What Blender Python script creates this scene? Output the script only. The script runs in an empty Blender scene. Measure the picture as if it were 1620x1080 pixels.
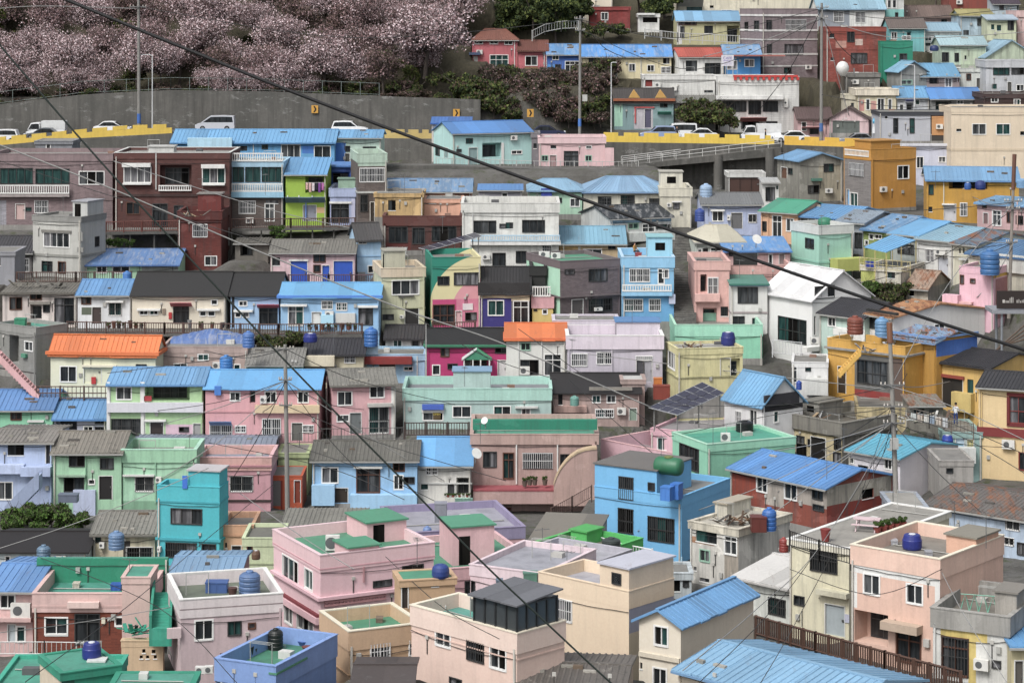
import bpy, math, random
import numpy as np
from mathutils import Vector, Matrix
R = random.Random(7)
# ------------------------------------------------------------------ camera, world, sun, exposure
sc = bpy.context.scene
COL = sc.collection
F, H0 = 3700.0, 0.0                       # focal length in photo pixels, photo row of the eye level
cam = bpy.data.cameras.new('camera'); cam.lens = F/1620*36; cam.sensor_width = 36
cam.sensor_fit = 'HORIZONTAL'; cam.shift_y = -(540-H0)/1620; cam.clip_start = 0.5; cam.clip_end = 3000
co = bpy.data.objects.new('camera', cam); co.rotation_euler = (math.pi/2, 0, 0); COL.objects.link(co); sc.camera = co
w = bpy.data.worlds.new('World'); sc.world = w; w.use_nodes = True
nt = w.node_tree; bg = nt.nodes['Background']
sky = nt.nodes.new('ShaderNodeTexSky'); sky.sky_type = 'NISHITA'; sky.sun_disc = False
SUN_EL, SUN_AZ = math.radians(52), math.radians(-145)      # azimuth from +Y, clockwise: behind the camera, to the left
sky.sun_elevation = SUN_EL; sky.sun_rotation = SUN_AZ; sky.air_density = 1.0; sky.dust_density = 5.0
hs = nt.nodes.new('ShaderNodeHueSaturation'); hs.inputs['Saturation'].default_value = 0.30
nt.links.new(sky.outputs[0], hs.inputs['Color']); nt.links.new(hs.outputs[0], bg.inputs[0])
bg.inputs[1].default_value = 0.12
sl = bpy.data.lights.new('sun', 'SUN'); sl.energy = 1.4; sl.angle = math.radians(14); sl.color = (1, .98, .955)
so = bpy.data.objects.new('sun', sl); COL.objects.link(so)
sd = Vector((math.sin(SUN_AZ)*math.cos(SUN_EL), math.cos(SUN_AZ)*math.cos(SUN_EL), math.sin(SUN_EL)))
so.rotation_euler = sd.to_track_quat('Z', 'Y').to_euler()
vs = sc.view_settings; vs.view_transform = 'Standard'; vs.look = 'None'; vs.gamma = 1; vs.use_curve_mapping = False
vs.exposure = 0.6
sc.cycles.max_bounces = 4; sc.cycles.diffuse_bounces = 2; sc.cycles.glossy_bounces = 2

# ------------------------------------------------------------------ placing: photo pixel + distance -> point
def P(px, py, Y): return Vector(((px-810)/F*Y, Y, -(py-H0)/F*Y))
_DY = [(-60,350),(0,336),(100,313),(205,291),(330,250),(450,231),(520,222),(600,212),(700,198),(800,184),(890,165),(940,150),(1000,137),(1080,123),(1150,114),(1300,102)]
def depth(py):
    return float(np.interp(py, [a for a, b in _DY], [b for a, b in _DY]))

# ------------------------------------------------------------------ materials (all procedural)
def lin(h):
    h = h.lstrip('#'); h = ''.join(x*2 for x in h) if len(h) == 3 else h; c = [int(h[i:i+2], 16)/255 for i in (0, 2, 4)]
    return tuple(x/12.92 if x <= .04045 else ((x+.055)/1.055)**2.4 for x in c)
PAL = dict(wh='#dcdcd8', w2='#c9cac6', cr='#d6cfb8', cr2='#e0d6c0', pk='#d8acae', pk2='#d9a2a6', lpk='#ddbfc4', mg='#c22a6e',
    mint='#a3d2b9', mnt2='#8fc9ae', teal='#2fa58c', lb='#a9cbe2', lb2='#8fbfe6', sky='#62add9', lav='#b9b6c6', lav2='#a9acc9',
    per='#b3c1e0', gr='#97968f', gr2='#b5b3ad', dg='#55544f', bk='#262626', brk='#6a4b46', prk='#8b7a7a', brn='#5d342d', red='#8c3330',
    must='#b87d27', yel='#d9b765', ylw='#d8a83c', peach='#dcae94', tan='#bb9b78', lime='#9dbb35', gwall='#a9cf9c', cyan='#3cb8c4',
    org='#e0692e', blu='#4f95dc', blu2='#78aede', blu3='#6d93c4', blu4='#3f7ed0', grn='#1f9a78', gfl='#35966c', tfl='#2aa389', mauve='#b1938c',
    salmon='#d59a80', olive='#a8ad72', purp='#4a4585', conc='#8d8b85', wood='#5f463c', dwood='#42352f', rust='#8f4f38', pipe='#c9c4bb')
def hexof(c): return PAL.get(c, c)
_M = {}
def newmat(name):
    m = bpy.data.materials.new(name); m.use_nodes = True
    n = m.node_tree; return m, n, n.nodes['Principled BSDF'], n.nodes.new('ShaderNodeNewGeometry')
def noise(n, g, scale, sx=1, sy=1, sz=1, detail=5, rough=.6):
    mp = n.nodes.new('ShaderNodeMapping'); mp.inputs['Scale'].default_value = (sx, sy, sz)
    n.links.new(g.outputs['Position'], mp.inputs[0])
    t = n.nodes.new('ShaderNodeTexNoise'); t.inputs['Scale'].default_value = scale; t.inputs['Detail'].default_value = detail
    t.inputs['Roughness'].default_value = rough
    n.links.new(mp.outputs[0], t.inputs[0]); return t.outputs[0]
def ramp(n, src, a, b, ca=(0,0,0,1), cb=(1,1,1,1)):
    r = n.nodes.new('ShaderNodeValToRGB'); r.color_ramp.elements[0].position = a; r.color_ramp.elements[1].position = b
    r.color_ramp.elements[0].color = ca; r.color_ramp.elements[1].color = cb
    n.links.new(src, r.inputs[0]); return r.outputs[0]
def mix(n, fac, a, b, mode='MIX'):
    x = n.nodes.new('ShaderNodeMix'); x.data_type = 'RGBA'; x.blend_type = mode
    for v, i in ((fac, 0), (a, 6), (b, 7)):
        if hasattr(v, 'is_output'): n.links.new(v, x.inputs[i])
        elif i == 0: x.inputs[0].default_value = v
        else: x.inputs[i].default_value = (v[0], v[1], v[2], 1)
    return x.outputs[2]
def mathn(n, op, a, b=0.0):
    x = n.nodes.new('ShaderNodeMath'); x.operation = op
    for i, v in enumerate((a, b)):
        if hasattr(v, 'is_output'): n.links.new(v, x.inputs[i])
        else: x.inputs[i].default_value = v
    return x.outputs[0]
def bump(n, src, b, strength=.3, dist=.03):
    x = n.nodes.new('ShaderNodeBump'); x.inputs['Strength'].default_value = strength; x.inputs['Distance'].default_value = dist
    n.links.new(src, x.inputs['Height']); n.links.new(x.outputs[0], b.inputs['Normal'])
KW, KR = 0.90, 0.74                       # wall / roof reflectance relative to the tone seen in daylight
def sc3(c, k):
    l = .3*c[0]+.55*c[1]+.15*c[2]; return tuple(min(.86, (x*.85+l*.15)*k) for x in c)
def wallmat(col, wear=.5, kind='plaster'):
    key = ('w', col, wear, kind)
    if key in _M: return _M[key]
    mural = col == 'MURAL'; col = '#0f8570' if mural else col
    c = sc3(lin(hexof(col)), KW)
    m, n, b, g = newmat(kind+'_wall'); b.inputs['Roughness'].default_value = .85
    st = ramp(n, noise(n, g, 1.0, 2.2, 2.2, .20, 6, .68), .47, .74)          # rain streaks
    bl = ramp(n, noise(n, g, .35, 1, 1, 1, 5, .6), .42, .75)                  # large blotches
    fi = noise(n, g, 7.0, 1, 1, 1, 4, .7)
    if mural:                              # painted sweeping bands: rings round a point of the facade
        ct = P(765, 492, 222); sp = n.nodes.new('ShaderNodeSeparateXYZ'); n.links.new(g.outputs['Position'], sp.inputs[0])
        dx = mathn(n, 'SUBTRACT', sp.outputs[0], ct.x); dz = mathn(n, 'SUBTRACT', sp.outputs[2], ct.z)
        ds = mathn(n, 'SQRT', mathn(n, 'ADD', mathn(n, 'MULTIPLY', dx, dx), mathn(n, 'MULTIPLY', dz, dz)))
        c = mix(n, mathn(n, 'LESS_THAN', ds, 3.0), mix(n, mathn(n, 'LESS_THAN', ds, 5.2), c, sc3(lin('#d8cf9a'), KW)), sc3(lin('#d8959e'), KW))
        o = mix(n, mathn(n, 'MULTIPLY', bl, .1), c, (.1, .1, .1)); n.links.new(o, b.inputs['Base Color']); _M[key] = m; return m
    o = mix(n, mathn(n, 'MULTIPLY', bl, .75*wear), c, tuple(x*.62 for x in c))
    grime = tuple(.30*x+.035 for x in c)
    rp = ramp(n, noise(n, g, .55, 1, 1, 1.3, 3, .5), .585, .592)              # repainted patches
    o = mix(n, mathn(n, 'MULTIPLY', rp, min(1, .9*wear+.15)), o, tuple(min(.84, 1.10*x+.02) for x in c))
    dr = ramp(n, noise(n, g, 1.0, 5.5, 5.5, .35, 4, .7), .60, .72)            # thin dark drips
    o = mix(n, mathn(n, 'MULTIPLY', dr, min(.8, .9*wear)), o, tuple(.45*x+.02 for x in c))
    rs = ramp(n, noise(n, g, 1.9, 2.5, 2.5, .5, 5, .75), .68, .76)            # rusty runs
    o = mix(n, mathn(n, 'MULTIPLY', rs, min(.7, .8*wear)), o, (.17, .10, .06))
    o = mix(n, mathn(n, 'MULTIPLY', st, min(1, 1.15*wear)), o, grime)
    ch = ramp(n, noise(n, g, 1.3, 1, 1, 1, 7, .7), .64, .70)                  # chipped spots
    o = mix(n, mathn(n, 'MULTIPLY', ch, .6*wear), o, tuple(x*.75+.06 for x in c))
    o = mix(n, .16, o, mix(n, fi, (0, 0, 0), (1, 1, 1)), 'OVERLAY')
    if kind == 'brick':
        bt = n.nodes.new('ShaderNodeTexBrick'); mp = n.nodes.new('ShaderNodeCombineXYZ'); sp = n.nodes.new('ShaderNodeSeparateXYZ')
        n.links.new(g.outputs['Position'], sp.inputs[0]); n.links.new(mathn(n, 'ADD', sp.outputs[0], sp.outputs[1]), mp.inputs[0]); n.links.new(sp.outputs[2], mp.inputs[1])
        n.links.new(mp.outputs[0], bt.inputs[0]); bt.inputs['Scale'].default_value = 2.2
        bt.inputs['Color1'].default_value = (1, 1, 1, 1); bt.inputs['Color2'].default_value = (.62, .62, .62, 1); bt.inputs['Mortar'].default_value = (1.0, 1.0, 1.0, 1)
        bt.inputs['Mortar Size'].default_value = .025; bt.inputs['Row Height'].default_value = .22; bt.inputs['Brick Width'].default_value = .9
        o = mix(n, .85, o, bt.outputs[0], 'MULTIPLY')
    if kind == 'siding':
        sp = n.nodes.new('ShaderNodeSeparateXYZ'); n.links.new(g.outputs['Position'], sp.inputs[0])
        fr = mathn(n, 'FRACT', mathn(n, 'MULTIPLY', sp.outputs[2], 3.6)); bump(n, fr, b, .8, .05)
    else: bump(n, fi, b, .25, .02)
    n.links.new(o, b.inputs['Base Color']); _M[key] = m; return m
VARS = {}
def roofmat(col, style, k=1.0):
    key = ('r', col, style, k)
    if key in _M: return _M[key]
    c = sc3(lin(hexof(col)), KR*k)
    if c[2] > 1.5*c[0]: c = (c[0]*.84+.036, c[1]*.89+.044, c[2]*.82+.052)      # sun-bleached blue paint
    m, n, b, g = newmat(style+'_roof'); b.inputs['Roughness'].default_value = .6
    bl = noise(n, g, .5, 1, 1, 1, 5, .65); fi = noise(n, g, 5.0, 1, 1, 1, 5, .7)
    wear = dict(rib=.35, tile=.25, asb=.7, rust=.9, tarp=.9, shin=.3, floor=.7, flat=.4)[style]
    o = mix(n, mathn(n, 'MULTIPLY', ramp(n, bl, .4, .75), wear*.6), c, tuple(.55*x+.02 for x in c))
    if style in ('tarp',):
        o = mix(n, mathn(n, 'MULTIPLY', ramp(n, noise(n, g, 1.1, 2.4, .6, .6, 6, .7), .5, .6), .75), o, tuple(.45*x+.19 for x in c))
    if style in ('rust',):
        o = mix(n, ramp(n, noise(n, g, .9, 1.6, .5, .5, 6, .7), .47, .6), o, (.20, .09, .05))
        o = mix(n, mathn(n, 'MULTIPLY', ramp(n, noise(n, g, 1.7, 2.0, .5, .5, 5, .7), .55, .62), .7), o, (.07, .045, .035))
    if style == 'asb':
        o = mix(n, mathn(n, 'MULTIPLY', ramp(n, noise(n, g, 2.1, 1, 1, 1, 6, .75), .55, .66), .8), o, (.06, .058, .05))
        o = mix(n, mathn(n, 'MULTIPLY', ramp(n, noise(n, g, .8, 1, 1, 1, 6, .75), .60, .68), .6), o, (.30, .28, .25))
    if style == 'floor':
        o = mix(n, mathn(n, 'MULTIPLY', ramp(n, noise(n, g, .9, 1, 1, 1, 7, .7), .46, .66), .6), o, tuple(.5*x+.02 for x in c))
        o = mix(n, mathn(n, 'MULTIPLY', ramp(n, noise(n, g, 2.3, 1, 1, 1, 5, .7), .60, .68), .35), o, tuple(.7*x+.08 for x in c))
    if style == 'shin':
        o = mix(n, mathn(n, 'MULTIPLY', ramp(n, fi, .45, .6), .5), o, tuple(.5*x for x in c))
    if style in ('rib', 'tile', 'flat'):
        o = mix(n, mathn(n, 'MULTIPLY', ramp(n, noise(n, g, 1.6, 1, 1, 1, 6, .7), .58, .70), wear*.9), o, tuple(.6*x+.10 for x in c))
        o = mix(n, mathn(n, 'MULTIPLY', ramp(n, noise(n, g, .9, 2.0, .4, .4, 6, .7), .60, .72), wear*.8), o, (.13, .075, .05))
    o = mix(n, .2, o, mix(n, fi, (0, 0, 0), (1, 1, 1)), 'OVERLAY')
    bump(n, fi, b, .3, .03); n.links.new(o, b.inputs['Base Color']); _M[key] = m; VARS[m.name] = (col, style); return m
def plain(col, rough=.6, k=.9, metal=0, vary=.25, spec=.5):
    key = ('p', col, rough, k, metal)
    if key in _M: return _M[key]
    c = sc3(lin(hexof(col)), k) if isinstance(col, str) else col
    m, n, b, g = newmat('painted_surface'); b.inputs['Roughness'].default_value = rough; b.inputs['Metallic'].default_value = metal
    b.inputs['Specular IOR Level'].default_value = spec
    o = mix(n, mathn(n, 'MULTIPLY', ramp(n, noise(n, g, 2.5, 1, 1, .5, 6, .7), .42, .72), vary*1.6), c, tuple(.5*x+.01 for x in c))
    n.links.new(o, b.inputs['Base Color']); _M[key] = m; return m
def glass(kind):
    key = ('g', kind)
    if key in _M: return _M[key]
    m, n, b, g = newmat('window_glass')
    c1, c2 = dict(dark=((.012, .014, .016), (.035, .04, .044)), green=((.01, .03, .03), (.03, .075, .07)), grey=((.025, .028, .03), (.085, .09, .095)),
        curtain=((.06, .06, .065), (.20, .20, .21)), void=((.006, .006, .006), (.014, .013, .012)), blue=((.02, .05, .09), (.06, .12, .2)))[kind]
    b.inputs['Roughness'].default_value = .9 if kind == 'void' else .22
    b.inputs['Specular IOR Level'].default_value = 0 if kind == 'void' else .4
    v = noise(n, g, 1.1, 3.0, 3.0, .35, 3, .5)
    n.links.new(mix(n, ramp(n, v, .4, .62), c1, c2), b.inputs['Base Color']); _M[key] = m; return m
# ------------------------------------------------------------------ mesh helpers
class MB:
    def __init__(s): s.v = []; s.f = []; s.m = []; s.mats = []
    def mi(s, mat):
        if mat not in s.mats: s.mats.append(mat)
        return s.mats.index(mat)
    def face(s, pts, mat):
        i = len(s.v); s.v += [tuple(p) for p in pts]; s.f.append(tuple(range(i, i+len(pts)))); s.m.append(s.mi(mat))
    def hexa(s, p, mat):                   # 8 points: bottom ring then top ring
        i = len(s.v); s.v += [tuple(q) for q in p]; k = s.mi(mat)
        for f in ((0,3,2,1),(4,5,6,7),(0,1,5,4),(1,2,6,5),(2,3,7,6),(3,0,4,7)):
            s.f.append(tuple(i+j for j in f)); s.m.append(k)
    def box(s, x0, y0, z0, x1, y1, z1, mat):
        s.hexa([(x0,y0,z0),(x1,y0,z0),(x1,y1,z0),(x0,y1,z0),(x0,y0,z1),(x1,y0,z1),(x1,y1,z1),(x0,y1,z1)], mat)
    def tube(s, pts, r, mat, n=6, r1=None):
        pts = [Vector(p) for p in pts]; i = len(s.v); k = s.mi(mat); L = len(pts)
        for a, p in enumerate(pts):
            t = (pts[min(a+1, L-1)]-pts[max(a-1, 0)]).normalized()
            u = t.cross(Vector((0, 0, 1)) if abs(t.z) < .95 else Vector((1, 0, 0))).normalized(); q = t.cross(u)
            rr = r if r1 is None else r+(r1-r)*a/(L-1)
            s.v += [tuple(p+(u*math.cos(2*math.pi*j/n)+q*math.sin(2*math.pi*j/n))*rr) for j in range(n)]
        for a in range(L-1):
            for j in range(n):
                s.f.append((i+a*n+j, i+a*n+(j+1) % n, i+(a+1)*n+(j+1) % n, i+(a+1)*n+j)); s.m.append(k)
        s.f.append(tuple(i+j for j in range(n))[::-1]); s.m.append(k)
        s.f.append(tuple(i+(L-1)*n+j for j in range(n))); s.m.append(k)
    def lathe(s, prof, mat, c=(0, 0, 0), n=20):       # prof: (radius, z)
        i = len(s.v); k = s.mi(mat)
        for r, z in prof: s.v += [(c[0]+r*math.cos(2*math.pi*j/n), c[1]+r*math.sin(2*math.pi*j/n), c[2]+z) for j in range(n)]
        for a in range(len(prof)-1):
            for j in range(n):
                s.f.append((i+a*n+j, i+a*n+(j+1) % n, i+(a+1)*n+(j+1) % n, i+(a+1)*n+j)); s.m.append(k)
        s.f.append(tuple(i+(len(prof)-1)*n+j for j in range(n))); s.m.append(k)
    def build(s, name, parent=None, smooth=False, loc=None):
        me = bpy.data.meshes.new(name); me.from_pydata(s.v, [], s.f)
        for m in s.mats: me.materials.append(m)
        me.polygons.foreach_set('material_index', s.m)
        if smooth: me.polygons.foreach_set('use_smooth', [True]*len(s.f))
        me.update(); o = bpy.data.objects.new(name, me); COL.objects.link(o)
        if parent: o.parent = parent
        if loc is not None: o.location = loc
        return o
def tag(o, label=None, cat=None, group=None, kind=None):
    for k, v in (('label', label), ('category', cat), ('group', group), ('kind', kind)):
        if v: o[k] = v
    return o
def empty(name, loc=(0, 0, 0), rz=0, label=None, cat=None, group=None):
    o = bpy.data.objects.new(name, None); o.empty_display_size = .3; o.location = loc; o.rotation_euler = (0, 0, rz); COL.objects.link(o)
    return tag(o, label, cat, group)
FOOT = []                                  # footprints for the ground: (x, y, rz, w, d, z)
HS = {}

RIB = dict(rib=(.42, .06, .045), asb=(.32, .15, .04), tile=(.30, .10, .05), rust=(.34, .14, .04), tarp=(.75, .05, .03))
def roof_slab(mb, a, b, c, d, mat, style, th=.10):
    """a-b eave (left to right), d-c ridge; thick slab with ribs down the slope."""
    a, b, c, d = map(Vector, (a, b, c, d)); n = (b-a).cross(d-a)
    if n.length < 1e-6: n = (b-a).cross(c-a)
    n.normalize(); n = n if n.z > 0 else -n; dn = Vector((0, 0, -th))
    Lw = (b-a).length; np_ = max(1, int(Lw/R.uniform(.9, 1.5)))
    if mat.name in VARS and style != 'shin' and np_ > 1:      # sheets laid side by side, each a little different
        cs, cst = VARS[mat.name]; vm = [roofmat(cs, cst, q) for q in (.78, .90, 1.0, 1.0, 1.12)]; sl_ = (d-a).normalized()
        for i in range(np_):
            t0, t1 = i/np_, (i+1)/np_; up = n*R.uniform(-.012, .012); ex = sl_*R.uniform(-.06, .05); m_ = R.choice(vm)
            q = [a.lerp(b, t0)+up+ex, a.lerp(b, t1)+up+ex, d.lerp(c, t1)+up, d.lerp(c, t0)+up]; mb.hexa([v+dn for v in q]+q, m_)
    else: mb.hexa([a+dn, b+dn, c+dn, d+dn, a, b, c, d], mat)
    if style in RIB:
        sp, wd, h = RIB[style]; L = max((b-a).length, .01); k = max(1, int(L/sp))
        for i in range(k+1):
            t0 = max(0, i/k-wd/2/L); t1 = min(1, i/k+wd/2/L)
            p = [a.lerp(b, t0), a.lerp(b, t1), d.lerp(c, t1), d.lerp(c, t0)]; up = n*h
            i0 = len(mb.v); mid = [p[0].lerp(p[1], .5), p[3].lerp(p[2], .5)]; km = mb.mi(mat)
            e = n*.002
            q = [p[0]+e, p[1]+e, p[2]+e, p[3]+e] + [p[0].lerp(p[1], .25)+up, p[0].lerp(p[1], .75)+up, p[3].lerp(p[2], .75)+up, p[3].lerp(p[2], .25)+up]
            mb.v += [tuple(x) for x in q]
            for f in ((4,5,6,7),(0,1,5,4),(1,2,6,5),(3,0,4,7),(2,3,7,6)): mb.f.append(tuple(i0+j for j in f)); mb.m.append(km)

class Face:
    def __init__(s, h, side, off=0.0): s.h = h; s.side = side; s.off = off
    def pt(s, u, z, d):
        if not s.side: return (u, d+s.off, z)
        return (d+s.off, u, z) if s.h.rz >= 0 else (s.h.W-d-s.off, u, z)
    def u(s, px):
        h = s.h; a = (px-810)/F
        if not s.side:
            X, Y = h.X0-s.off*h.s, h.Y0+s.off*h.c
            return (a*Y-X)/(h.c-a*h.s)
        e = s.off if h.rz >= 0 else h.W-s.off
        X, Y = h.X0+e*h.c, h.Y0+e*h.s
        return (X-a*Y)/(h.s+a*h.c)
    def z(s, u, py):
        x, y, _ = s.pt(u, 0, 0); Y = s.h.Y0+x*s.h.s+y*s.h.c
        return -(py-H0)/F*Y-s.h.zb
    def rect(s, x0, y0, x1, y1):
        u0, u1 = sorted((s.u(x0), s.u(x1))); um = (u0+u1)/2
        return u0, s.z(um, y1), u1, s.z(um, y0)
    def box(s, mb, u0, z0, d0, u1, z1, d1, mat):
        p = [s.pt(u0,z0,d0), s.pt(u1,z0,d0), s.pt(u1,z0,d1), s.pt(u0,z0,d1), s.pt(u0,z1,d0), s.pt(u1,z1,d0), s.pt(u1,z1,d1), s.pt(u0,z1,d1)]
        mb.hexa(p, mat)
    def wall(s, mb, width, z0, z1, holes, zones, mat):
        us = {0.0, width}; zs = {z0, z1}
        for a, b, c, d, *_ in holes+zones:
            for x in (a, c):
                if 0 < x < width: us.add(x)
            for x in (b, d):
                if z0 < x < z1: zs.add(x)
        us = sorted(us); zs = sorted(zs)
        for i in range(len(us)-1):
            if us[i+1]-us[i] < 1e-5: continue
            for j in range(len(zs)-1):
                if zs[j+1]-zs[j] < 1e-5: continue
                cu = (us[i]+us[i+1])/2; cz = (zs[j]+zs[j+1])/2
                if any(a < cu < c and b < cz < d for a, b, c, d, *_ in holes): continue
                m = mat
                for a, b, c, d, zm in zones:
                    if a < cu < c and b < cz < d: m = zm
                mb.face([s.pt(us[i],zs[j],0), s.pt(us[i+1],zs[j],0), s.pt(us[i+1],zs[j+1],0), s.pt(us[i],zs[j+1],0)], m)
        for a, b, c, d, dep in holes:
            for q in ([(a,b,0),(a,d,0),(a,d,dep),(a,b,dep)], [(c,b,0),(c,b,dep),(c,d,dep),(c,d,0)], [(a,b,0),(a,b,dep),(c,b,dep),(c,b,0)],
                      [(a,d,0),(c,d,0),(c,d,dep),(a,d,dep)], [(a,b,dep),(a,d,dep),(c,d,dep),(c,b,dep)]):
                mb.face([s.pt(*x) for x in q], mat)
FRC = dict(d='#3a3a3a', b='#5e3b2c', k='#4a78c8', n=None, w='#e2e2df', g='#8fb5a0', r='#7d2d28')
def window(fc, r, fl, root, tall=False, dep=.12):
    u0, z0, u1, z1 = r; W, H = u1-u0, z1-z0
    col = '#e2e2df'
    for k in 'dbkgr':
        if k.upper() in fl: col = FRC[k]
    fm = plain(col, .5, .95, vary=.15); pk = 'void' if 'o' in fl else R.choice(['dark','dark','grey','grey','green','curtain'])
    for k, v in (('c','curtain'),('t','green'),('x','dark'),('y','grey')):
        if k in fl: pk = v
    mb = MB(); t = min(.055, W*.12, H*.12); bare = 'N' in fl
    fr0, fr1 = -.035, dep-.03
    if not bare:
        o = .035 if 'D' not in fl else .01
        fc.box(mb, u0-o, z0-o, fr0, u0+t, z1+o, fr1, fm); fc.box(mb, u1-t, z0-o, fr0, u1+o, z1+o, fr1, fm)
        fc.box(mb, u0+t, z0-o, fr0-.03, u1-t, z0+t, fr1, fm); fc.box(mb, u0+t, z1-t, fr0, u1-t, z1+o, fr1, fm)
        n = 1 if W < .7 else 2 if W < 1.9 else 3 if W < 2.8 else 4
        for i in range(1, n):
            x = u0+W*i/n; fc.box(mb, x-t*.5, z0+t, .02, x+t*.5, z1-t, fr1, fm)
        if tall or H > 1.7:
            zz = z0+H*(.72 if tall else .45); fc.box(mb, u0+t, zz-.03, .03, u1-t, zz+.03, fr1, fm)
    else: fc.box(mb, u0-.03, z0-.06, -.04, u1+.03, z0, .02, fm)
    wo = mb.build('glass_door' if tall else 'window', root)
    mb = MB()
    if W > .75 and 'o' not in fl and R.random() < .7:         # sashes that differ: one open, one curtained, one clear
        ns = 2 if W < 1.9 else 3; base_ = pk
        for i in range(ns):
            k_ = base_ if R.random() < .5 else R.choice(['dark','void','grey','curtain','green','dark'])
            dd = R.uniform(0, .02); fc.box(mb, u0+W*i/ns, z0, dep-.02-dd, u0+W*(i+1)/ns, z1, dep+.015, glass(k_))
    else: fc.box(mb, u0, z0, dep-.02, u1, z1, dep+.015, glass(pk))
    mb.build('pane', wo)
    if 'h' in fl or 'q' in fl:
        gm = plain('#dedede' if 'q' in fl else '#3c3c3c', .5); mb = MB(); n = max(3, int(W/.17))
        for i in range(n+1):
            x = u0+.02+(W-.04)*i/n; fc.box(mb, x-.016, z0+.02, -.085, x+.016, z1-.02, -.06, gm)
        for zz in (z0+.03, (z0+z1)/2, z1-.03): fc.box(mb, u0-.04, zz-.02, -.06, u1+.04, zz+.02, -.03, gm)
        mb.build('grille', wo)
    if 'a' in fl:
        mb = MB(); am = plain('#d3d0c8', .7); fc.box(mb, u0-.25, z1+.10, -.45, u1+.25, z1+.18, 0, am); mb.build('awning', root)
def ac_unit(fc, r, root):
    u0, z0, u1, z1 = r; mb = MB(); fc.box(mb, u0, z0, -.36, u1, z1, -.05, plain('#dad9d3', .5)); o = mb.build('air_conditioner', root)
    mb = MB(); cu = u0+(u1-u0)*.36; cz = (z0+z1)/2; rr = min((z1-z0)*.33, (u1-u0)*.28)
    ring = [fc.pt(cu+rr*math.cos(a*math.pi/7), cz+rr*math.sin(a*math.pi/7), -.366) for a in range(14)]
    mb.face(ring, plain('#5a5c5e', .6)); mb.build('fan', o)
def balustrade(fc, r, out, col, root):
    u0, z0, u1, z1 = r; m = plain(col, .6, .95); mb = MB(); H = z1-z0
    for d0, a, b in ((-out, u0, u1),):
        fc.box(mb, a, z1-.12, d0-.06, b, z1, d0+.10, m); fc.box(mb, a, z0, d0-.06, b, z0+.12, d0+.10, m)
        n = max(3, int((b-a)/.24))
        for i in range(n+1):
            x = a+.06+(b-a-.12)*i/n; fc.box(mb, x-.045, z0+.12, d0-.03, x+.045, z1-.12, d0+.06, m)
    return mb.build('balustrade', root)

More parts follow.
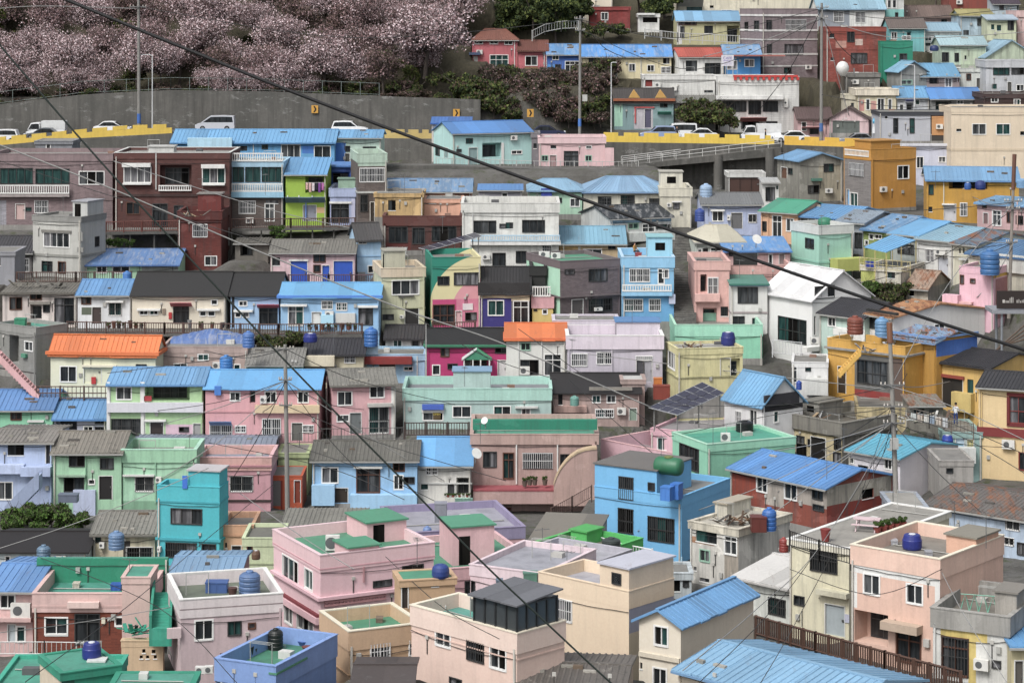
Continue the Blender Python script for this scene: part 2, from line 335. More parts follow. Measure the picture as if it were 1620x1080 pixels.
class HB: pass
def H(key, label, x0, x1, yt, yb, wall, roof, feats='', d=None, rz=0, xs=None, dep=6.5, wear=.5, kind='plaster', name='house', cat='house', gut=True, pipe=True, foot=True):
    h = HB(); HS[key] = h
    if xs is not None:                     # turn the house so that its visible side is about as deep as it should be
        Yc0 = d or depth(yb); sg = 1 if rz >= 0 else -1; best = None
        for t in range(4, 60):
            q = math.radians(t*sg); X = ((x0 if sg > 0 else x1)-810)/F*Yc0; a = (xs-810)/F; dn = math.sin(q)+a*math.cos(q)
            if dn*sg <= .02: continue
            Dq = (X-a*Yc0)/dn
            if not 2.0 < Dq < dep+.5: continue
            e = abs(t-abs(rz))
            if best is None or e < best[0]: best = (e, t*sg)
        if best: rz = best[1]
        else: xs = None
    h.rz = math.radians(rz); h.s, h.c = math.sin(h.rz), math.cos(h.rz); s, c = h.s, h.c
    Yc = d or depth(yb); h.Yc = Yc; zt = -(yt-H0)/F*Yc; h.zb = zb = -(yb-H0)/F*Yc
    near = x0 if rz >= 0 else x1; Xn = (near-810)/F*Yc
    a = ((x1 if rz >= 0 else x0)-810)/F
    h.W = W = ((a*Yc-Xn) if rz >= 0 else (Xn-a*Yc))/(c-a*s)
    if xs is not None:
        a = (xs-810)/F; h.D = D = (Xn-a*Yc)/(s+a*c)
    else: h.D = D = dep
    h.X0, h.Y0 = (Xn, Yc) if rz >= 0 else (Xn-W*c, Yc-W*s)
    root = h.root = empty(name, (h.X0, h.Y0, zb), h.rz, label, cat, 'houses crowded on the hillside' if cat == 'house' else None)
    if foot: FOOT.append((h.X0, h.Y0, h.rz, W, D, zb))
    wm = wallmat(wall, wear, kind); T = zt-zb
    ff, sf = Face(h, False), Face(h, True)
    fl_holes, sd_holes, fz, sz, todo = [], [], [], [], []
    rk = roof[0]; Tw = T
    if rk == 'flat':
        ph = roof[3] if len(roof) > 3 else .6; Tw = T-ph
    for tok in feats.split(';'):
        t = tok.split()
        if not t: continue
        k = t[0]; side = k[0] == 's'; k = k[1:] if side else k
        fc = sf if side else ff; n = []
        for q in t[1:]:
            try: n.append(float(q))
            except ValueError: n.append(q)
        if k == 'u':
            todo.append(('w', fc, fc.rect(*n[:4]), .03, n[4:])); continue
        if k in ('w', 'g', 'd', 'v'):
            r = list(fc.rect(*n[:4])); lim = D if side else W
            r[0] = max(.06, min(r[0], lim-.2)); r[2] = min(lim-.06, max(r[2], r[0]+.15)); r[1] = max(.0, r[1]); r[3] = min(r[3], (Tw if rk == 'flat' else T+(9 if rk in ('gablef',) or side else 0))-.08)
            if r[3]-r[1] < .12: continue
            dp = dict(w=.12, g=.16, d=.14, v=1.3)[k]
            if k == 'v': dp = n[4] if len(n) > 4 and not isinstance(n[4], str) else 1.3
            top = r[3]; hh = [r[0], r[1], r[2], min(top, T-.05 if rk != 'flat' else Tw-.05), dp]
            if r[1] < T-.3: (sd_holes if side else fl_holes).append(tuple(hh))
            else: dp = 0.0
            todo.append((k, fc, tuple(r), dp, n[4:]))
        elif k == 'z':
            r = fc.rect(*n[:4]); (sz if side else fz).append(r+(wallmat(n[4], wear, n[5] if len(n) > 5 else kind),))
        else: todo.append((k, fc, n, 0, None))
    # wall
    mb = MB(); B = -2.0
    ff.wall(mb, W, B, Tw, fl_holes, fz, wm)
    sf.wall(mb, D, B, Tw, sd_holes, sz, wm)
    ox = W if rz >= 0 else 0
    mb.face([(ox,0,B),(ox,D,B),(ox,D,Tw),(ox,0,Tw)], wm); mb.face([(0,D,B),(W,D,B),(W,D,Tw),(0,D,Tw)], wm)
    if rk == 'flat': mb.face([(0,0,Tw),(W,0,Tw),(W,D,Tw),(0,D,Tw)], wm)
    ov = .32; h.roofz = zt
    style = roof[2] if rk != 'flat' else 'floor'
    if rk in ('gable', 'shed', 'gablef', 'hip', 'shedb'):
        col = roof[3]; rm = roofmat(col, style); yr = roof[1]; rb = MB()
        if rk == 'gable' or rk == 'hip':
            vr = D/2; nx, ny = ((0, vr) if rz >= 0 else (W, vr)); Yr = h.Y0+nx*s+ny*c
            rise = max(.35, -(yr-H0)/F*Yr-zt); k = rise/vr; zo = T+.03-ov*k; zr = T+.03+rise
            i = 0 if rk == 'gable' else min(vr*.9, W*.3)
            o2 = .22
            roof_slab(rb, (-o2,-ov,zo), (W+o2,-ov,zo), (W+o2-i,vr,zr), (-o2+i,vr,zr), rm, style)
            roof_slab(rb, (W+o2,D+ov,zo), (-o2,D+ov,zo), (-o2+i,vr,zr), (W+o2-i,vr,zr), rm, style)
            rb.box(-o2+i, vr-.12, zr-.02, W+o2-i, vr+.12, zr+.06, rm)
            if i:
                rb.face([(-o2,-ov,zo),(-o2+i,vr,zr),(-o2,D+ov,zo)], rm); rb.face([(W+o2,-ov,zo),(W+o2,D+ov,zo),(W+o2-i,vr,zr)], rm)
            else:
                for x in (0, W): mb.face([(x,0,T),(x,D,T),(x,vr,T+rise)], wm)
        elif rk == 'gablef':
            Yr = h.Y0+W/2*s; rise = max(.3, -(yr-H0)/F*Yr-zt); k = rise/(W/2); zo = T+.03-ov*k; zr = T+.03+rise; u = W/2
            roof_slab(rb, (-ov,D+.2,zo), (-ov,-.3,zo), (u,-.3,zr), (u,D+.2,zr), rm, style)
            roof_slab(rb, (W+ov,-.3,zo), (W+ov,D+.2,zo), (u,D+.2,zr), (u,-.3,zr), rm, style)
            rb.box(u-.12, -.3, zr-.02, u+.12, D+.2, zr+.06, rm)
            for y in (0, D): mb.face([(0,y,T),(W,y,T),(u,y,T+rise)], wm)
        elif rk == 'shed':
            Yr = h.Y0+((0 if rz >= 0 else W))*s+D*c; rise = max(.2, -(yr-H0)/F*Yr-zt); k = rise/D
            roof_slab(rb, (-.15,-ov,T+.03-ov*k), (W+.15,-ov,T+.03-ov*k), (W+.15,D+.1,T+.03+rise), (-.15,D+.1,T+.03+rise), rm, style)
            for x in (0, W): mb.face([(x,0,T),(x,D,T),(x,D,T+rise)], wm)
            mb.face([(0,D,T),(W,D,T),(W,D,T+rise),(0,D,T+rise)], wm)
        ro = rb.build('roof', root)
        if gut and rk in ('gable', 'shed', 'hip'):
            g = MB(); gm = plain('#bdbdb8' if R.random() < .5 else col, .5, .6)
            kk = rise/(D/2 if rk != 'shed' else D); zg = T+.03-ov*kk-.16
            g.box(-.2, -ov-.12, zg-.02, W+.2, -ov-.002, zg+.09, gm); g.build('gutter', root)
    elif rk == 'flat':
        fcol = roof[1]; pc = roof[2] if len(roof) > 2 and roof[2] else wall; out = roof[4] if len(roof) > 4 else .12
        cap = roof[5] if len(roof) > 5 else None
        rb = MB(); rb.box(.02, .02, Tw+.004, W-.02, D-.02, Tw+.06, roofmat(fcol, 'floor')); rb.build('roof', root)
        if ph > .08:
            pm = wallmat(pc, wear, 'plaster'); t = .16; pb = MB(); zl = Tw-.30
            cm = wallmat(cap or pc, wear*.6, 'plaster') if cap else pm
            for x0_, y0_, x1_, y1_ in ((-out,-out,W+out,t), (-out,D-t,W+out,D+out), (-out,t+.001,t,D-t-.001), (W-t,t+.001,W+out,D-t-.001)):
                pb.box(x0_, y0_, zl, x1_, y1_, T-.06, pm)
                pb.box(x0_-(.03 if x0_ < 0 else -.0), y0_-(.03 if y0_ < 0 else 0), T-.058, x1_+(.03 if x1_ > W else 0), y1_+(.03 if y1_ > D else 0), T, cm)
            pb.build('parapet', root)
        h.roofz = zb+Tw+.06
        if W > 3 and D > 3 and cat == 'house':
            q = MB(); gm = plain('#9a9a94', .6); v0 = R.uniform(.6, D-1.0)
            q.tube([(.4, v0, Tw+.12), (W-.5, v0+R.uniform(-.3, .3), Tw+.12)], .04, gm, 5); q.build('roof_pipe', root)
            q = MB(); u0_, v0_ = R.uniform(.5, W-1.4), R.uniform(D*.5, D-1.2); q.box(u0_, v0_, Tw+.062, u0_+R.uniform(.4, .9), v0_+.5, Tw+R.uniform(.2, .5), plain(R.choice(['#b5b3ad','#8a6a5a','#5a5a5c','#c9c9c4']), .7)); q.build('roof_box', root)
            if R.random() < .6:
                q = MB(); u0_, v0_ = R.uniform(.4, W-1.8), R.uniform(.5, D-1.0); rm_ = plain('#a9aaa6', .4)
                for x_ in (0, 1.3): q.tube([(u0_+x_, v0_, Tw+.06), (u0_+x_, v0_, Tw+1.3)], .025, rm_, 5)
                for y_ in (-.2, 0, .2): q.tube([(u0_, v0_+y_, Tw+1.28), (u0_+1.3, v0_+y_, Tw+1.28)], .012, rm_, 4)
                q.build('drying_rack', root)
    mb.build('wall', root)
    if rk == 'gable' and style in ('asb', 'rust', 'tarp', 'rib') and W > 3 and cat == 'house':
        for i in range(4 if style != 'rib' else 2):            # stones and boards weighing the sheets down
            u = R.uniform(.3, W-1.2); v = R.uniform(.1, D/2-.3); z = T+.03+rise/(D/2)*v; q = MB(); l = R.uniform(.25, .9); q.box(u, v, z-.05, u+l, v+.22, z+R.uniform(.1, .2), plain(R.choice(['#8a877e','#6a5a4a','#a29e94','#5a5652']), .9)); q.build('roof_weight', root)
    # features
    for k, fc, r, dp, ex in todo:
        if k in ('w', 'g'):
            fl = ''.join(str(e) for e in ex)
            window(fc, r, fl, root, tall=(k == 'g'), dep=dp or .03)
        elif k == 'd':
            u0, z0, u1, z1 = r; col = ex[0] if ex else '#6b6f75'; m = plain(col, .5); db = MB()
            fc.box(db, u0, z0, dp-.05, u1, z1, dp+.01, m); wd = u1-u0
            fr = plain('#d8d8d4', .5)
            fc.box(db, u0-.06, z0, -.03, u0, z1+.06, dp-.02, fr); fc.box(db, u1, z0, -.03, u1+.06, z1+.06, dp-.02, fr); fc.box(db, u0, z1, -.03, u1, z1+.06, dp-.02, fr)
            do = db.build('door', root)
            kb = MB(); fc.box(kb, u0+wd*.84, z0+.9, dp-.11, u0+wd*.93, z0+1.05, dp-.05, plain('#9a9a98', .3, metal=.8)); kb.build('handle', do)
        elif k == 'v':
            u0, z0, u1, z1 = r
            vf = Face(h, fc.side, dp); a, b = u0+.12*(u1-u0), u1-.12*(u1-u0)
            window(vf, (a, z0+.02, b, z0+(z1-z0)*.82), 'Dx', root, tall=True, dep=-.01)
        elif k == 'b':
            nm, xa, ya, xb, yb_, out, col = r[:7]; u0, z0, u1, z1 = fc.rect(xa, ya, xb, yb_); bb = MB()
            fc.box(bb, u0, z0, -out, u1, z1, -.003, wallmat(col, wear*.8) if len(r) < 8 else plain(col, .45)); bb.build(nm, root)
        elif k == 'c':                      # sloping canopy: x0 y0 x1 y1 out colour (ribbed sheet)
            xa, ya, xb, yb_, out, col = r[:6]; u0, z0, u1, z1 = fc.rect(xa, ya, xb, yb_); bb = MB()
            roof_slab(bb, fc.pt(u0,z0,-out), fc.pt(u1,z0,-out), fc.pt(u1,z1,-.01), fc.pt(u0,z1,-.01), roofmat(col, 'rib'), 'rib', .05)
            cp = plain('#8d8d88', .5)
            bb.build('canopy', root)
        elif k == 'r':
            xa, ya, xb, yb_, out, col = r[:6]; balustrade(fc, fc.rect(xa, ya, xb, yb_), out, col, root)
        elif k == 'l':
            ya, yb_, out, col = r[:4]; um = (W if rz < 0 else 0); bb = MB(); z1 = ff.z(um, ya); z0 = ff.z(um, yb_); m = wallmat(col, wear)
            bb.box(-out, -out, z0, W+out, -.003, z1, m)
            if rz >= 0: bb.box(-out, .001, z0, -.003, D, z1, m)
            else: bb.box(W+.003, .001, z0, W+out, D, z1, m)
            bb.build('ledge', root)
        elif k == 'p':
            x, ya, yb_, col = r[:4]; u = fc.u(x); bb = MB(); z1 = fc.z(u, ya); z0 = fc.z(u, yb_)
            fc.box(bb, u-.05, z0, -.11, u+.05, z1, -.02, plain(col, .5)); bb.build('downpipe', root)
        elif k == 'a': ac_unit(fc, fc.rect(*r[:4]), root)
        elif k == 'hut':
            xa, xb, yt_, v0, dd, col, cap = r[:7]; dd = min(dd, D-v0-.02); hf = Face(h, False, v0); u0, u1 = hf.u(xa), hf.u(xb); z1 = hf.z((u0+u1)/2, yt_); zb_ = h.roofz-zb; z1 = max(z1, zb_+.4); u0 = max(u0, -.02); u1 = min(u1, W+.0)
            bb = MB(); bb.box(u0, v0, zb_-.02, u1, v0+dd, z1-.1, wallmat(col, wear)); ho = bb.build('roof_hut', root)
            bb = MB(); bb.box(u0-.12, v0-.12, z1-.098, u1+.12, v0+dd+.12, z1, roofmat(cap, 'flat')); bb.build('hut_roof', ho)
            if len(r) > 7:
                bb = MB(); m = glass('void'); hh = z1-zb_
                if r[7] in ('L', 'B'):
                    bb.box(u0+(u1-u0)*.15, v0-.02, zb_+.02, u0+(u1-u0)*.15+min(.75, (u1-u0)*.4), v0-.005, zb_+min(1.85, hh*.82), m)
                elif r[7] == 'W': bb.box(u0+(u1-u0)*.3, v0-.02, zb_+hh*.45, u0+(u1-u0)*.7, v0-.005, zb_+hh*.75, m)
                elif r[7] == 'S': 
                    e = (u0-.02, u0-.005) if rz >= 0 else (u1+.005, u1+.02); bb.box(e[0], v0+.2, zb_+.02, e[1], v0+min(1.0, dd*.7), zb_+min(1.85, hh*.82), m)
                bb.build('hut_door', ho)
    if pipe and cat == 'house' and W > 3:
        u = W-.12 if R.random() < .5 else .12; bb = MB(); bb.box(u-.05, -.12, -.5, u+.05, -.015, Tw-.05, plain('#c2beb4' if R.random() < .6 or wall == 'MURAL' else wall, .6)); bb.build('downpipe', root)
    if cat == 'house' and W > 3:
        bb = MB(); u = R.uniform(.3, W-.5); z = R.uniform(.9, min(2.2, max(1, Tw-.6)))
        if not any(a-.2 < u < b+.2 and c_-.2 < z < d_+.3 for a, c_, b, d_, *_ in fl_holes):
            bb.box(u, -.14, z, u+.26, -.004, z+.34, plain('#a9a9a4', .5)); bb.build('meter_box', root)
    if cat == 'house' and W > 3.5:
        if R.random() < .55:
            bb = MB(); bb.box(-.03, -.035, -1.5, W+.03, -.003, R.uniform(.25, .5), wallmat('#8f8d88', .8))
            if not any(x[1] < .5 for x in fl_holes): bb.build('plinth', root)
        zc = min(T, Tw)-R.uniform(.25, .6); bb = MB(); n = 7; sag = R.uniform(.05, .3)
        bb.tube([(W*i/n, -.05, zc-sag*math.sin(math.pi*i/n)-R.uniform(0, .06)) for i in range(n+1)], .018, plain('#1d1d1d', .8), 4); bb.build('wall_cable', root)
        if R.random() < .2 and T > 2.6:
            for tr in range(6):
                u = R.uniform(.3, W-1.1); z = R.uniform(.5, min(T, Tw)-.9)
                if not any(a-.1 < u+.8 and u < b+.1 and c_-.1 < z+.6 and z < d_+.1 for a, c_, b, d_, *_ in fl_holes): ac_unit(ff, (u, z, u+.8, z+.58), root); break
        for i in range(2):
            u = R.uniform(.4, W-.6); z = R.uniform(1.8, max(1.9, min(T, Tw)-.5))
            if not any(a-.15 < u+.1 and u < b+.15 and c_-.15 < z+.15 and z < d_+.15 for a, c_, b, d_, *_ in fl_holes):
                bb = MB(); bb.box(u, -.09, z, u+.2, -.004, z+.2, plain('#b9b7b0', .5)); bb.box(u+.07, -.05, z-.8, u+.12, -.004, z, plain('#3a3a38', .5)); bb.build('junction_box', root)
    return h
def on(key, px, py):                       # the point of a house's roof seen at this pixel
    z = HS[key].roofz; Y = -z*F/(py-H0); return Vector(((px-810)/F*Y, Y, z))
# ------------------------------------------------------------------ houses, far rows first (photo pixels: x0 x1 eave base)
# far top
H('T1','plain cream tower block rising behind the small red brick annex on the top slope',909,969,-30,48,'cr2',('flat','conc'),'',d=332,dep=8)
H('T2','small red brick annex with one white window below the cream tower on the top slope',933,997,11,50,'red',('flat','conc',None,.2),'w 951 20 962 32;z 933 11 997 16 #7a3a34',d=326,kind='brick',dep=5)
H('T3','white open shed with a dark doorway half behind the evergreen by the top path',1010,1043,22,50,'wh',('flat','gr',None,.2),'w 1017 26 1040 36 N o;b awning 1008 21 1036 24 .6 wh',d=325,dep=4,name='shed',cat='shed')
H('T4','long cream building at the very top edge with a white sloping awning',1072,1290,-25,24,'cr',('flat','conc'),'w 1141 16 1158 20 d;c 1072 10 1112 -2 1.6 wh;w 1086 11 1111 18 N;w 1123 9 1129 13 N o',d=334,dep=8)
H('T5','olive yellow house under a plain light blue roof left of the purple grey block',1071,1170,32,70,'#b9b587',('gable',18,'flat','blu2'),'w 1074 32 1102 40 B;w 1114 41 1128 53 N;v 1150 41 1169 67 .9;z 1071 25 1079 70 wh;w 1076 42 1083 60 D',d=318,dep=7)
H('T6','purple grey brick block of three storeys with white bands and a slanted left face',1206,1293,14,122,'#8b7d80',('flat','gr',None,.5,.05),'l 23 26 .06 wh;l 47 50 .06 wh;l 62 64 .06 w2;l 85 88 .05 w2;w 1212 32 1221 48 D;w 1243 31 1275 48 D q y;w 1213 70 1221 87 D;w 1241 70 1271 87 D;sw 1178 35 1184 49 D;sw 1193 33 1201 49 D;sw 1192 70 1200 80 D;w 1240 107 1252 116 D;l 104 106 .05 w2',d=309,rz=9,xs=1171,kind='brick')
H('T7','coral pink house with brown hipped roof and a wide glass door below the evergreens',747,819,62,121,'#c0646c',('hip',46,'tile','#8a5646'),'g 775 87 804 115 w t;w 751 63 764 70 w;w 775 63 788 70 w;w 798 63 811 71 w;d 743 90 755 117 wh;b awning 742 83 760 87 .6 #4a5a7a;p 814 62 117 wh',d=312,dep=7)
H('T7b','low coral pink wing with brown roof joined to the coral house',820,866,79,121,'#c0646c',('gable',64,'tile','#7c4a3e'),'w 831 89 850 104 w;b planter 830 106 851 115 .15 #8a6a4a;p 861 79 117 wh',d=311,dep=6)
H('T7c','small mustard cottage mostly hidden behind the leaning cherry trunk',706,743,77,121,'#b59a56',('gable',70,'flat','#7a7468'),'w 714 84 724 99 w;p 740 78 118 wh',d=315,dep=5)
H('T8','cobalt blue cottage under a sky blue tarpaulin roof beside the coral wing',866,918,85,121,'#3f6fc0',('gable',70,'tarp','blu'),'g 894 97 917 118 w y;w 874 87 884 95;z 866 102 880 121 blu;w 878 102 887 118 D',d=310,dep=6)
H('T9','long pale yellow cottage with a bright blue tarpaulin roof behind the utility pole',919,1062,88,123,'#d9cda4',('gable',71,'tarp','#3d92e8'),'w 931 91 943 100 N;d 932 105 942 122 dg;g 955 97 976 122 w q;w 995 101 1005 113 w k;w 1024 103 1035 113 w;w 1049 91 1059 101 N;w 1046 106 1062 116 w q;z 919 103 931 123 w2;p 1014 88 118 w2',d=309,dep=6)
H('T10','white house with a red tiled gable roof facing left above the white cafe',1075,1145,89,122,'wh',('gable',76,'tile','#c05848'),'w 1085 96 1103 113 N;g 1115 100 1140 121 D x',d=306,rz=5,xs=1062,dep=6)
H('T11','bright blue cottage with faded blue roof and pergola behind the hanging cafe sign',1146,1203,85,122,'#3f8fd0',('gable',71,'tarp','#6f9fd8'),'w 1150 96 1166 110 w;w 1178 94 1193 106 w;b pergola_beam 1160 87 1240 89 1.5 #a05a50',d=307,dep=6)
H('T12a','white painted block with a dark red door below the red roofed house',1018,1131,119,168,'wh',('flat','gr','#d0d0cc',.3),'d 1021 121 1032 137 #8c2f2a;a 1036 131 1045 138;w 1114 143 1128 147 N',d=301,kind='siding',dep=5)
H('T12','white two storey cafe with flat awnings, wide windows and red fringed terrace',1136,1264,121,208,'wh',('flat','conc',None,.5,.05),'b terrace_fringe 1160 119 1262 122 .3 #c8332c;b terrace_fringe 1161 122 1165 127 .3 #c8332c;b terrace_fringe 1170 122 1174 127 .3 #c8332c;b terrace_fringe 1179 122 1183 127 .3 #c8332c;b terrace_fringe 1188 122 1192 127 .3 #c8332c;b terrace_fringe 1197 122 1201 127 .3 #c8332c;b terrace_fringe 1206 122 1210 127 .3 #c8332c;b terrace_fringe 1215 122 1219 127 .3 #c8332c;b terrace_fringe 1224 122 1228 127 .3 #c8332c;b terrace_fringe 1233 122 1237 127 .3 #c8332c;b terrace_fringe 1242 122 1246 127 .3 #c8332c;b terrace_fringe 1251 122 1255 127 .3 #c8332c;b terrace_fringe 1260 122 1264 127 .3 #c8332c;w 1143 160 1181 177 D x;w 1184 160 1204 181 D x;w 1207 160 1231 177 D x;b awning 1132 151 1238 157 1.2 wh;c 1170 192 1212 185 1.4 #d07070;v 1172 190 1206 205 1.2;w 1212 192 1230 204 D x;a 1240 155 1246 170',d=298,kind='siding',dep=8)
H('T13','dark tiled cottage with murals, red door frame and two gilded dormers by the road',972,1066,161,204,'#7d9a9c',('gable',140,'tile','#4a4644'),'z 972 161 985 200 mint;z 1003 170 1033 204 #b9b5bb;d 1020 173 1030 202 #57536b;b door_frame 1003 169 1035 171 .15 #c05050;b door_frame 1004 170 1006 195 .15 #c05050;w 1044 163 1056 170 D;c 1040 181 1062 176 .6 teal;b eave_board 970 156 1068 160 .5 #a05a34',d=296,dep=6,gut=False)
H('T13b','grey low shed with a corrugated roof between the mural cottage and the cafe',1067,1132,160,204,'#8d8b85',('shed',146,'asb','#7c7c76'),'w 1075 165 1090 175 N',d=297,dep=6,name='shed',cat='shed')
# right top
H('R1','half grey half white house with a pale blue roof at the top right edge',1294,1400,13,46,'wh',('gable',-6,'rib','#90b5d2'),'z 1294 13 1344 46 #8f949c;w 1319 18 1335 35 q;w 1353 19 1369 36 q',d=322,dep=8)
H('R2','narrow turquoise house with white upper windows at the top right edge',1401,1430,-10,50,'#7fc0ba',('gable',-20,'rib','#90b5d2'),'z 1401 -20 1430 15 w2;w 1404 0 1410 13;w 1412 0 1418 13;w 1416 20 1421 30 D',d=324)
H('R7','pinkish cottage with a wide brown tiled roof high on the right slope',1428,1508,26,40,'#c0a4a0',('gable',9,'tile','#77645c'),'w 1489 31 1498 36 D',d=326)
H('R8','dark red windowless block at the top right edge above the pale blue house',1502,1571,-25,40,'#8a4236',('flat','conc'),'',d=330)
H('R9','weathered pale blue house with a yellow flat roof edge below the dark red block',1519,1571,24,62,'#a5bccb',('gable',15,'flat','#a39a5e'),'w 1546 30 1554 41 D;w 1524 48 1533 57 N;l 22 25 .2 #a8a060',d=318,wear=.8)
H('R10','pale blue house with a dark purple gable at the top right corner',1571,1612,5,40,'#b2c3cc',('gable',-9,'tile','#4a3d4a'),'w 1581 6 1588 16 D;w 1609 10 1612 16 D',d=326)
H('R11','pale green house with three small dark windows near the right edge',1562,1608,30,68,'#c3c9a8',('gable',24,'flat','#a9bccb'),'w 1568 39 1573 47 N;w 1577 40 1584 49 N;w 1594 32 1604 48 D',d=314)
H('R12','pale pink house cut by the right edge near the top',1609,1650,17,72,'#d6b4b0',('flat','conc'),'w 1613 3 1618 10',d=316)
H('R3','rust red two storey building with patched plaster beside the tall street pole',1307,1402,43,128,'#934438',('flat','conc',None,.3,.05),'l 76 79 .05 #8a3f34;w 1340 48 1352 67 D;w 1312 54 1320 60 N;w 1346 84 1372 101 D h;w 1314 91 1320 96 N;z 1322 65 1339 78 #c08f80;z 1353 62 1365 72 #cdb4a8;z 1368 46 1402 62 #7d3a30',d=306,wear=.7,kind='brick')
H('R4','plain emerald green block with a single dark window',1393,1444,65,118,'#0f8468',('flat','grn',None,.2,.02),'w 1423 85 1435 97 D',d=304,wear=.25,dep=5)
H('R5','turquoise cottage with brown tiled roof above the emerald green block',1407,1464,43,80,'#6fb9bd',('gable',28,'tile','#6e625c'),'w 1410 51 1419 62;w 1427 57 1441 63 w q;v 1435 50 1441 62 .4',d=314,dep=6)
H('R6','white house with pale blue roof and balcony right of the turquoise cottage',1450,1518,48,80,'wh',('gable',36,'rib','#93b4d0'),'w 1454 54 1463 62 D;w 1463 58 1474 65 w;w 1453 68 1472 73 N',d=315,dep=6,wear=.6)
H('R13','pale mint house with whitish blue roof and two tall dark windows',1488,1560,70,108,'#b9cdb8',('gable',57,'rib','#a9c4d2'),'w 1490 83 1501 98 D;w 1510 84 1517 98 D;w 1526 88 1529 95 N;z 1520 78 1560 108 #bccbb0;b balcony 1520 102 1560 111 .5 #a9b8a0',d=308,dep=6,wear=.7)
H('R14','pale green gabled house with stained plaster near the right edge',1560,1640,90,118,'#bccab0',('gablef',64,'rib','#8fb0cc'),'',d=306,dep=6,rz=10,xs=1534,wear=.8)
H('R17','pale grey building with a long strip window at the right edge',1560,1640,96,150,'#b9bcc0',('flat','conc'),'w 1571 106 1597 119 D;w 1600 106 1640 118 D;w 1569 133 1577 141 N;d 1594 130 1600 147 dg;w 1608 134 1620 144',d=299)
H('R15','low house under a sky blue lean to roof between two pale houses',1457,1518,120,142,'#9a8a88',('shed',100,'rib','#5f9fd0'),'v 1470 122 1485 133 .6;w 1495 124 1506 138;d 1529 118 1535 130 #8a3a34',d=301,dep=5)
H('R15b','pale house with brown shutter and grey door behind the sky blue lean to',1519,1560,108,142,'#c9cdc6',('flat','conc',None,.2),'w 1529 117 1536 127 B;d 1545 124 1556 140 dg',d=303,dep=5)
H('R16','grey block cottage with a blue gabled roof right of the white dish',1424,1466,112,142,'#8a8c88',('gablef',97,'rib','#7fb0d6'),'w 1426 127 1443 134 G',d=300,rz=14,xs=1397,dep=5,wear=.6)
H('R26','bare concrete block under the rust red building beside the white dish',1338,1392,116,152,'#7f7d78',('flat','conc',None,.2),'b pipework 1350 108 1352 120 .2 #777',d=301,wear=.8,dep=5)
H('R18','cream shop with painted flowers and flat eave beside the blue roofs',1357,1418,141,190,'#d9cfae',('flat','conc','cr2',.5,.3),'w 1370 157 1376 174 y;w 1388 156 1399 174 y;w 1405 157 1411 175 y;z 1359 158 1367 176 #cf8f86;z 1378 160 1386 177 #d09a90',d=294,dep=6)
H('R18b','low cream kiosk wall left of the cream flower shop',1338,1358,150,186,'cr',('flat','conc',None,.3),'w 1346 163 1351 172 N',d=295,dep=4)
H('R19','low white shop with two small awnings under a sky blue roof',1420,1470,153,184,'#c9ccd0',('gable',137,'rib','#5f9fd6'),'w 1423 165 1430 176;v 1434 164 1444 178 .5;w 1448 158 1455 166;c 1432 162 1446 157 .8 #6a6ab8',d=294,dep=6)
H('R20','low cluttered shop under a vivid blue ridge roof by the brown hut',1473,1552,155,184,'#8e8f8c',('gable',139,'flat','#3f86d8'),'w 1514 159 1524 165;v 1480 160 1505 176 1;w 1540 158 1552 166 D',d=293,dep=6)
H('R21','dark brown timber hut with two little white windows on the cream block',1556,1640,148,176,'#463433',('flat','conc',None,.3),'w 1568 155 1579 162 w y;w 1604 157 1614 166 w y',d=287,kind='siding',wear=.2)
H('R25','small pink shop with steep brown roofs and a tiny white gable by the road',1262,1316,187,216,'#caa6a6',('gable',170,'tile','#5f4c4a'),'w 1268 193 1276 207;c 1268 203 1300 200 .9 #d89a98;v 1280 202 1298 213 .6',d=294,dep=6)
H('R24','pale pink chapel like hall with dark brown gable and a grey mural',1312,1374,188,216,'#cdb1b3',('gablef',170,'tile','#4b3a38'),'p 1307 190 213 #4b3a38;z 1317 191 1360 212 #5d6560;w 1336 183 1340 187 N',d=291,rz=-8,xs=1380,dep=7)
H('R23','pale grey cabin with two slit windows and a wooden screen corner',1391,1504,177,229,'#aeb1b9',('flat','conc','#3d3f46',.15,.1),'w 1413 187 1421 211 D;w 1439 187 1447 211 D;z 1472 178 1504 229 #3d3a38;b timber_screen 1474 184 1503 214 .06 #c08a54;w 1400 184 1404 188 N o',d=284,dep=6,wear=.15)
H('R23b','white lavender ground floor under the grey cabin with two windows',1425,1503,229,296,'#c4c7d8',('flat','conc',None,.1),'w 1450 248 1461 266;w 1485 248 1496 257;l 227 231 .3 #d0d2da;p 1430 235 290 gr',d=282,dep=5,wear=.3)
H('R22','big smooth cream building with two shuttered windows at the right edge',1505,1660,170,300,'#dbc9ae',('flat','conc',None,.3,.02),'w 1538 196 1560 213 y;w 1576 196 1598 213 t;w 1513 204 1521 208 N;w 1614 208 1624 214 N;l 235 239 .04 #cdbb9f;w 1536 263 1554 269 N',d=279,dep=8,wear=.22)
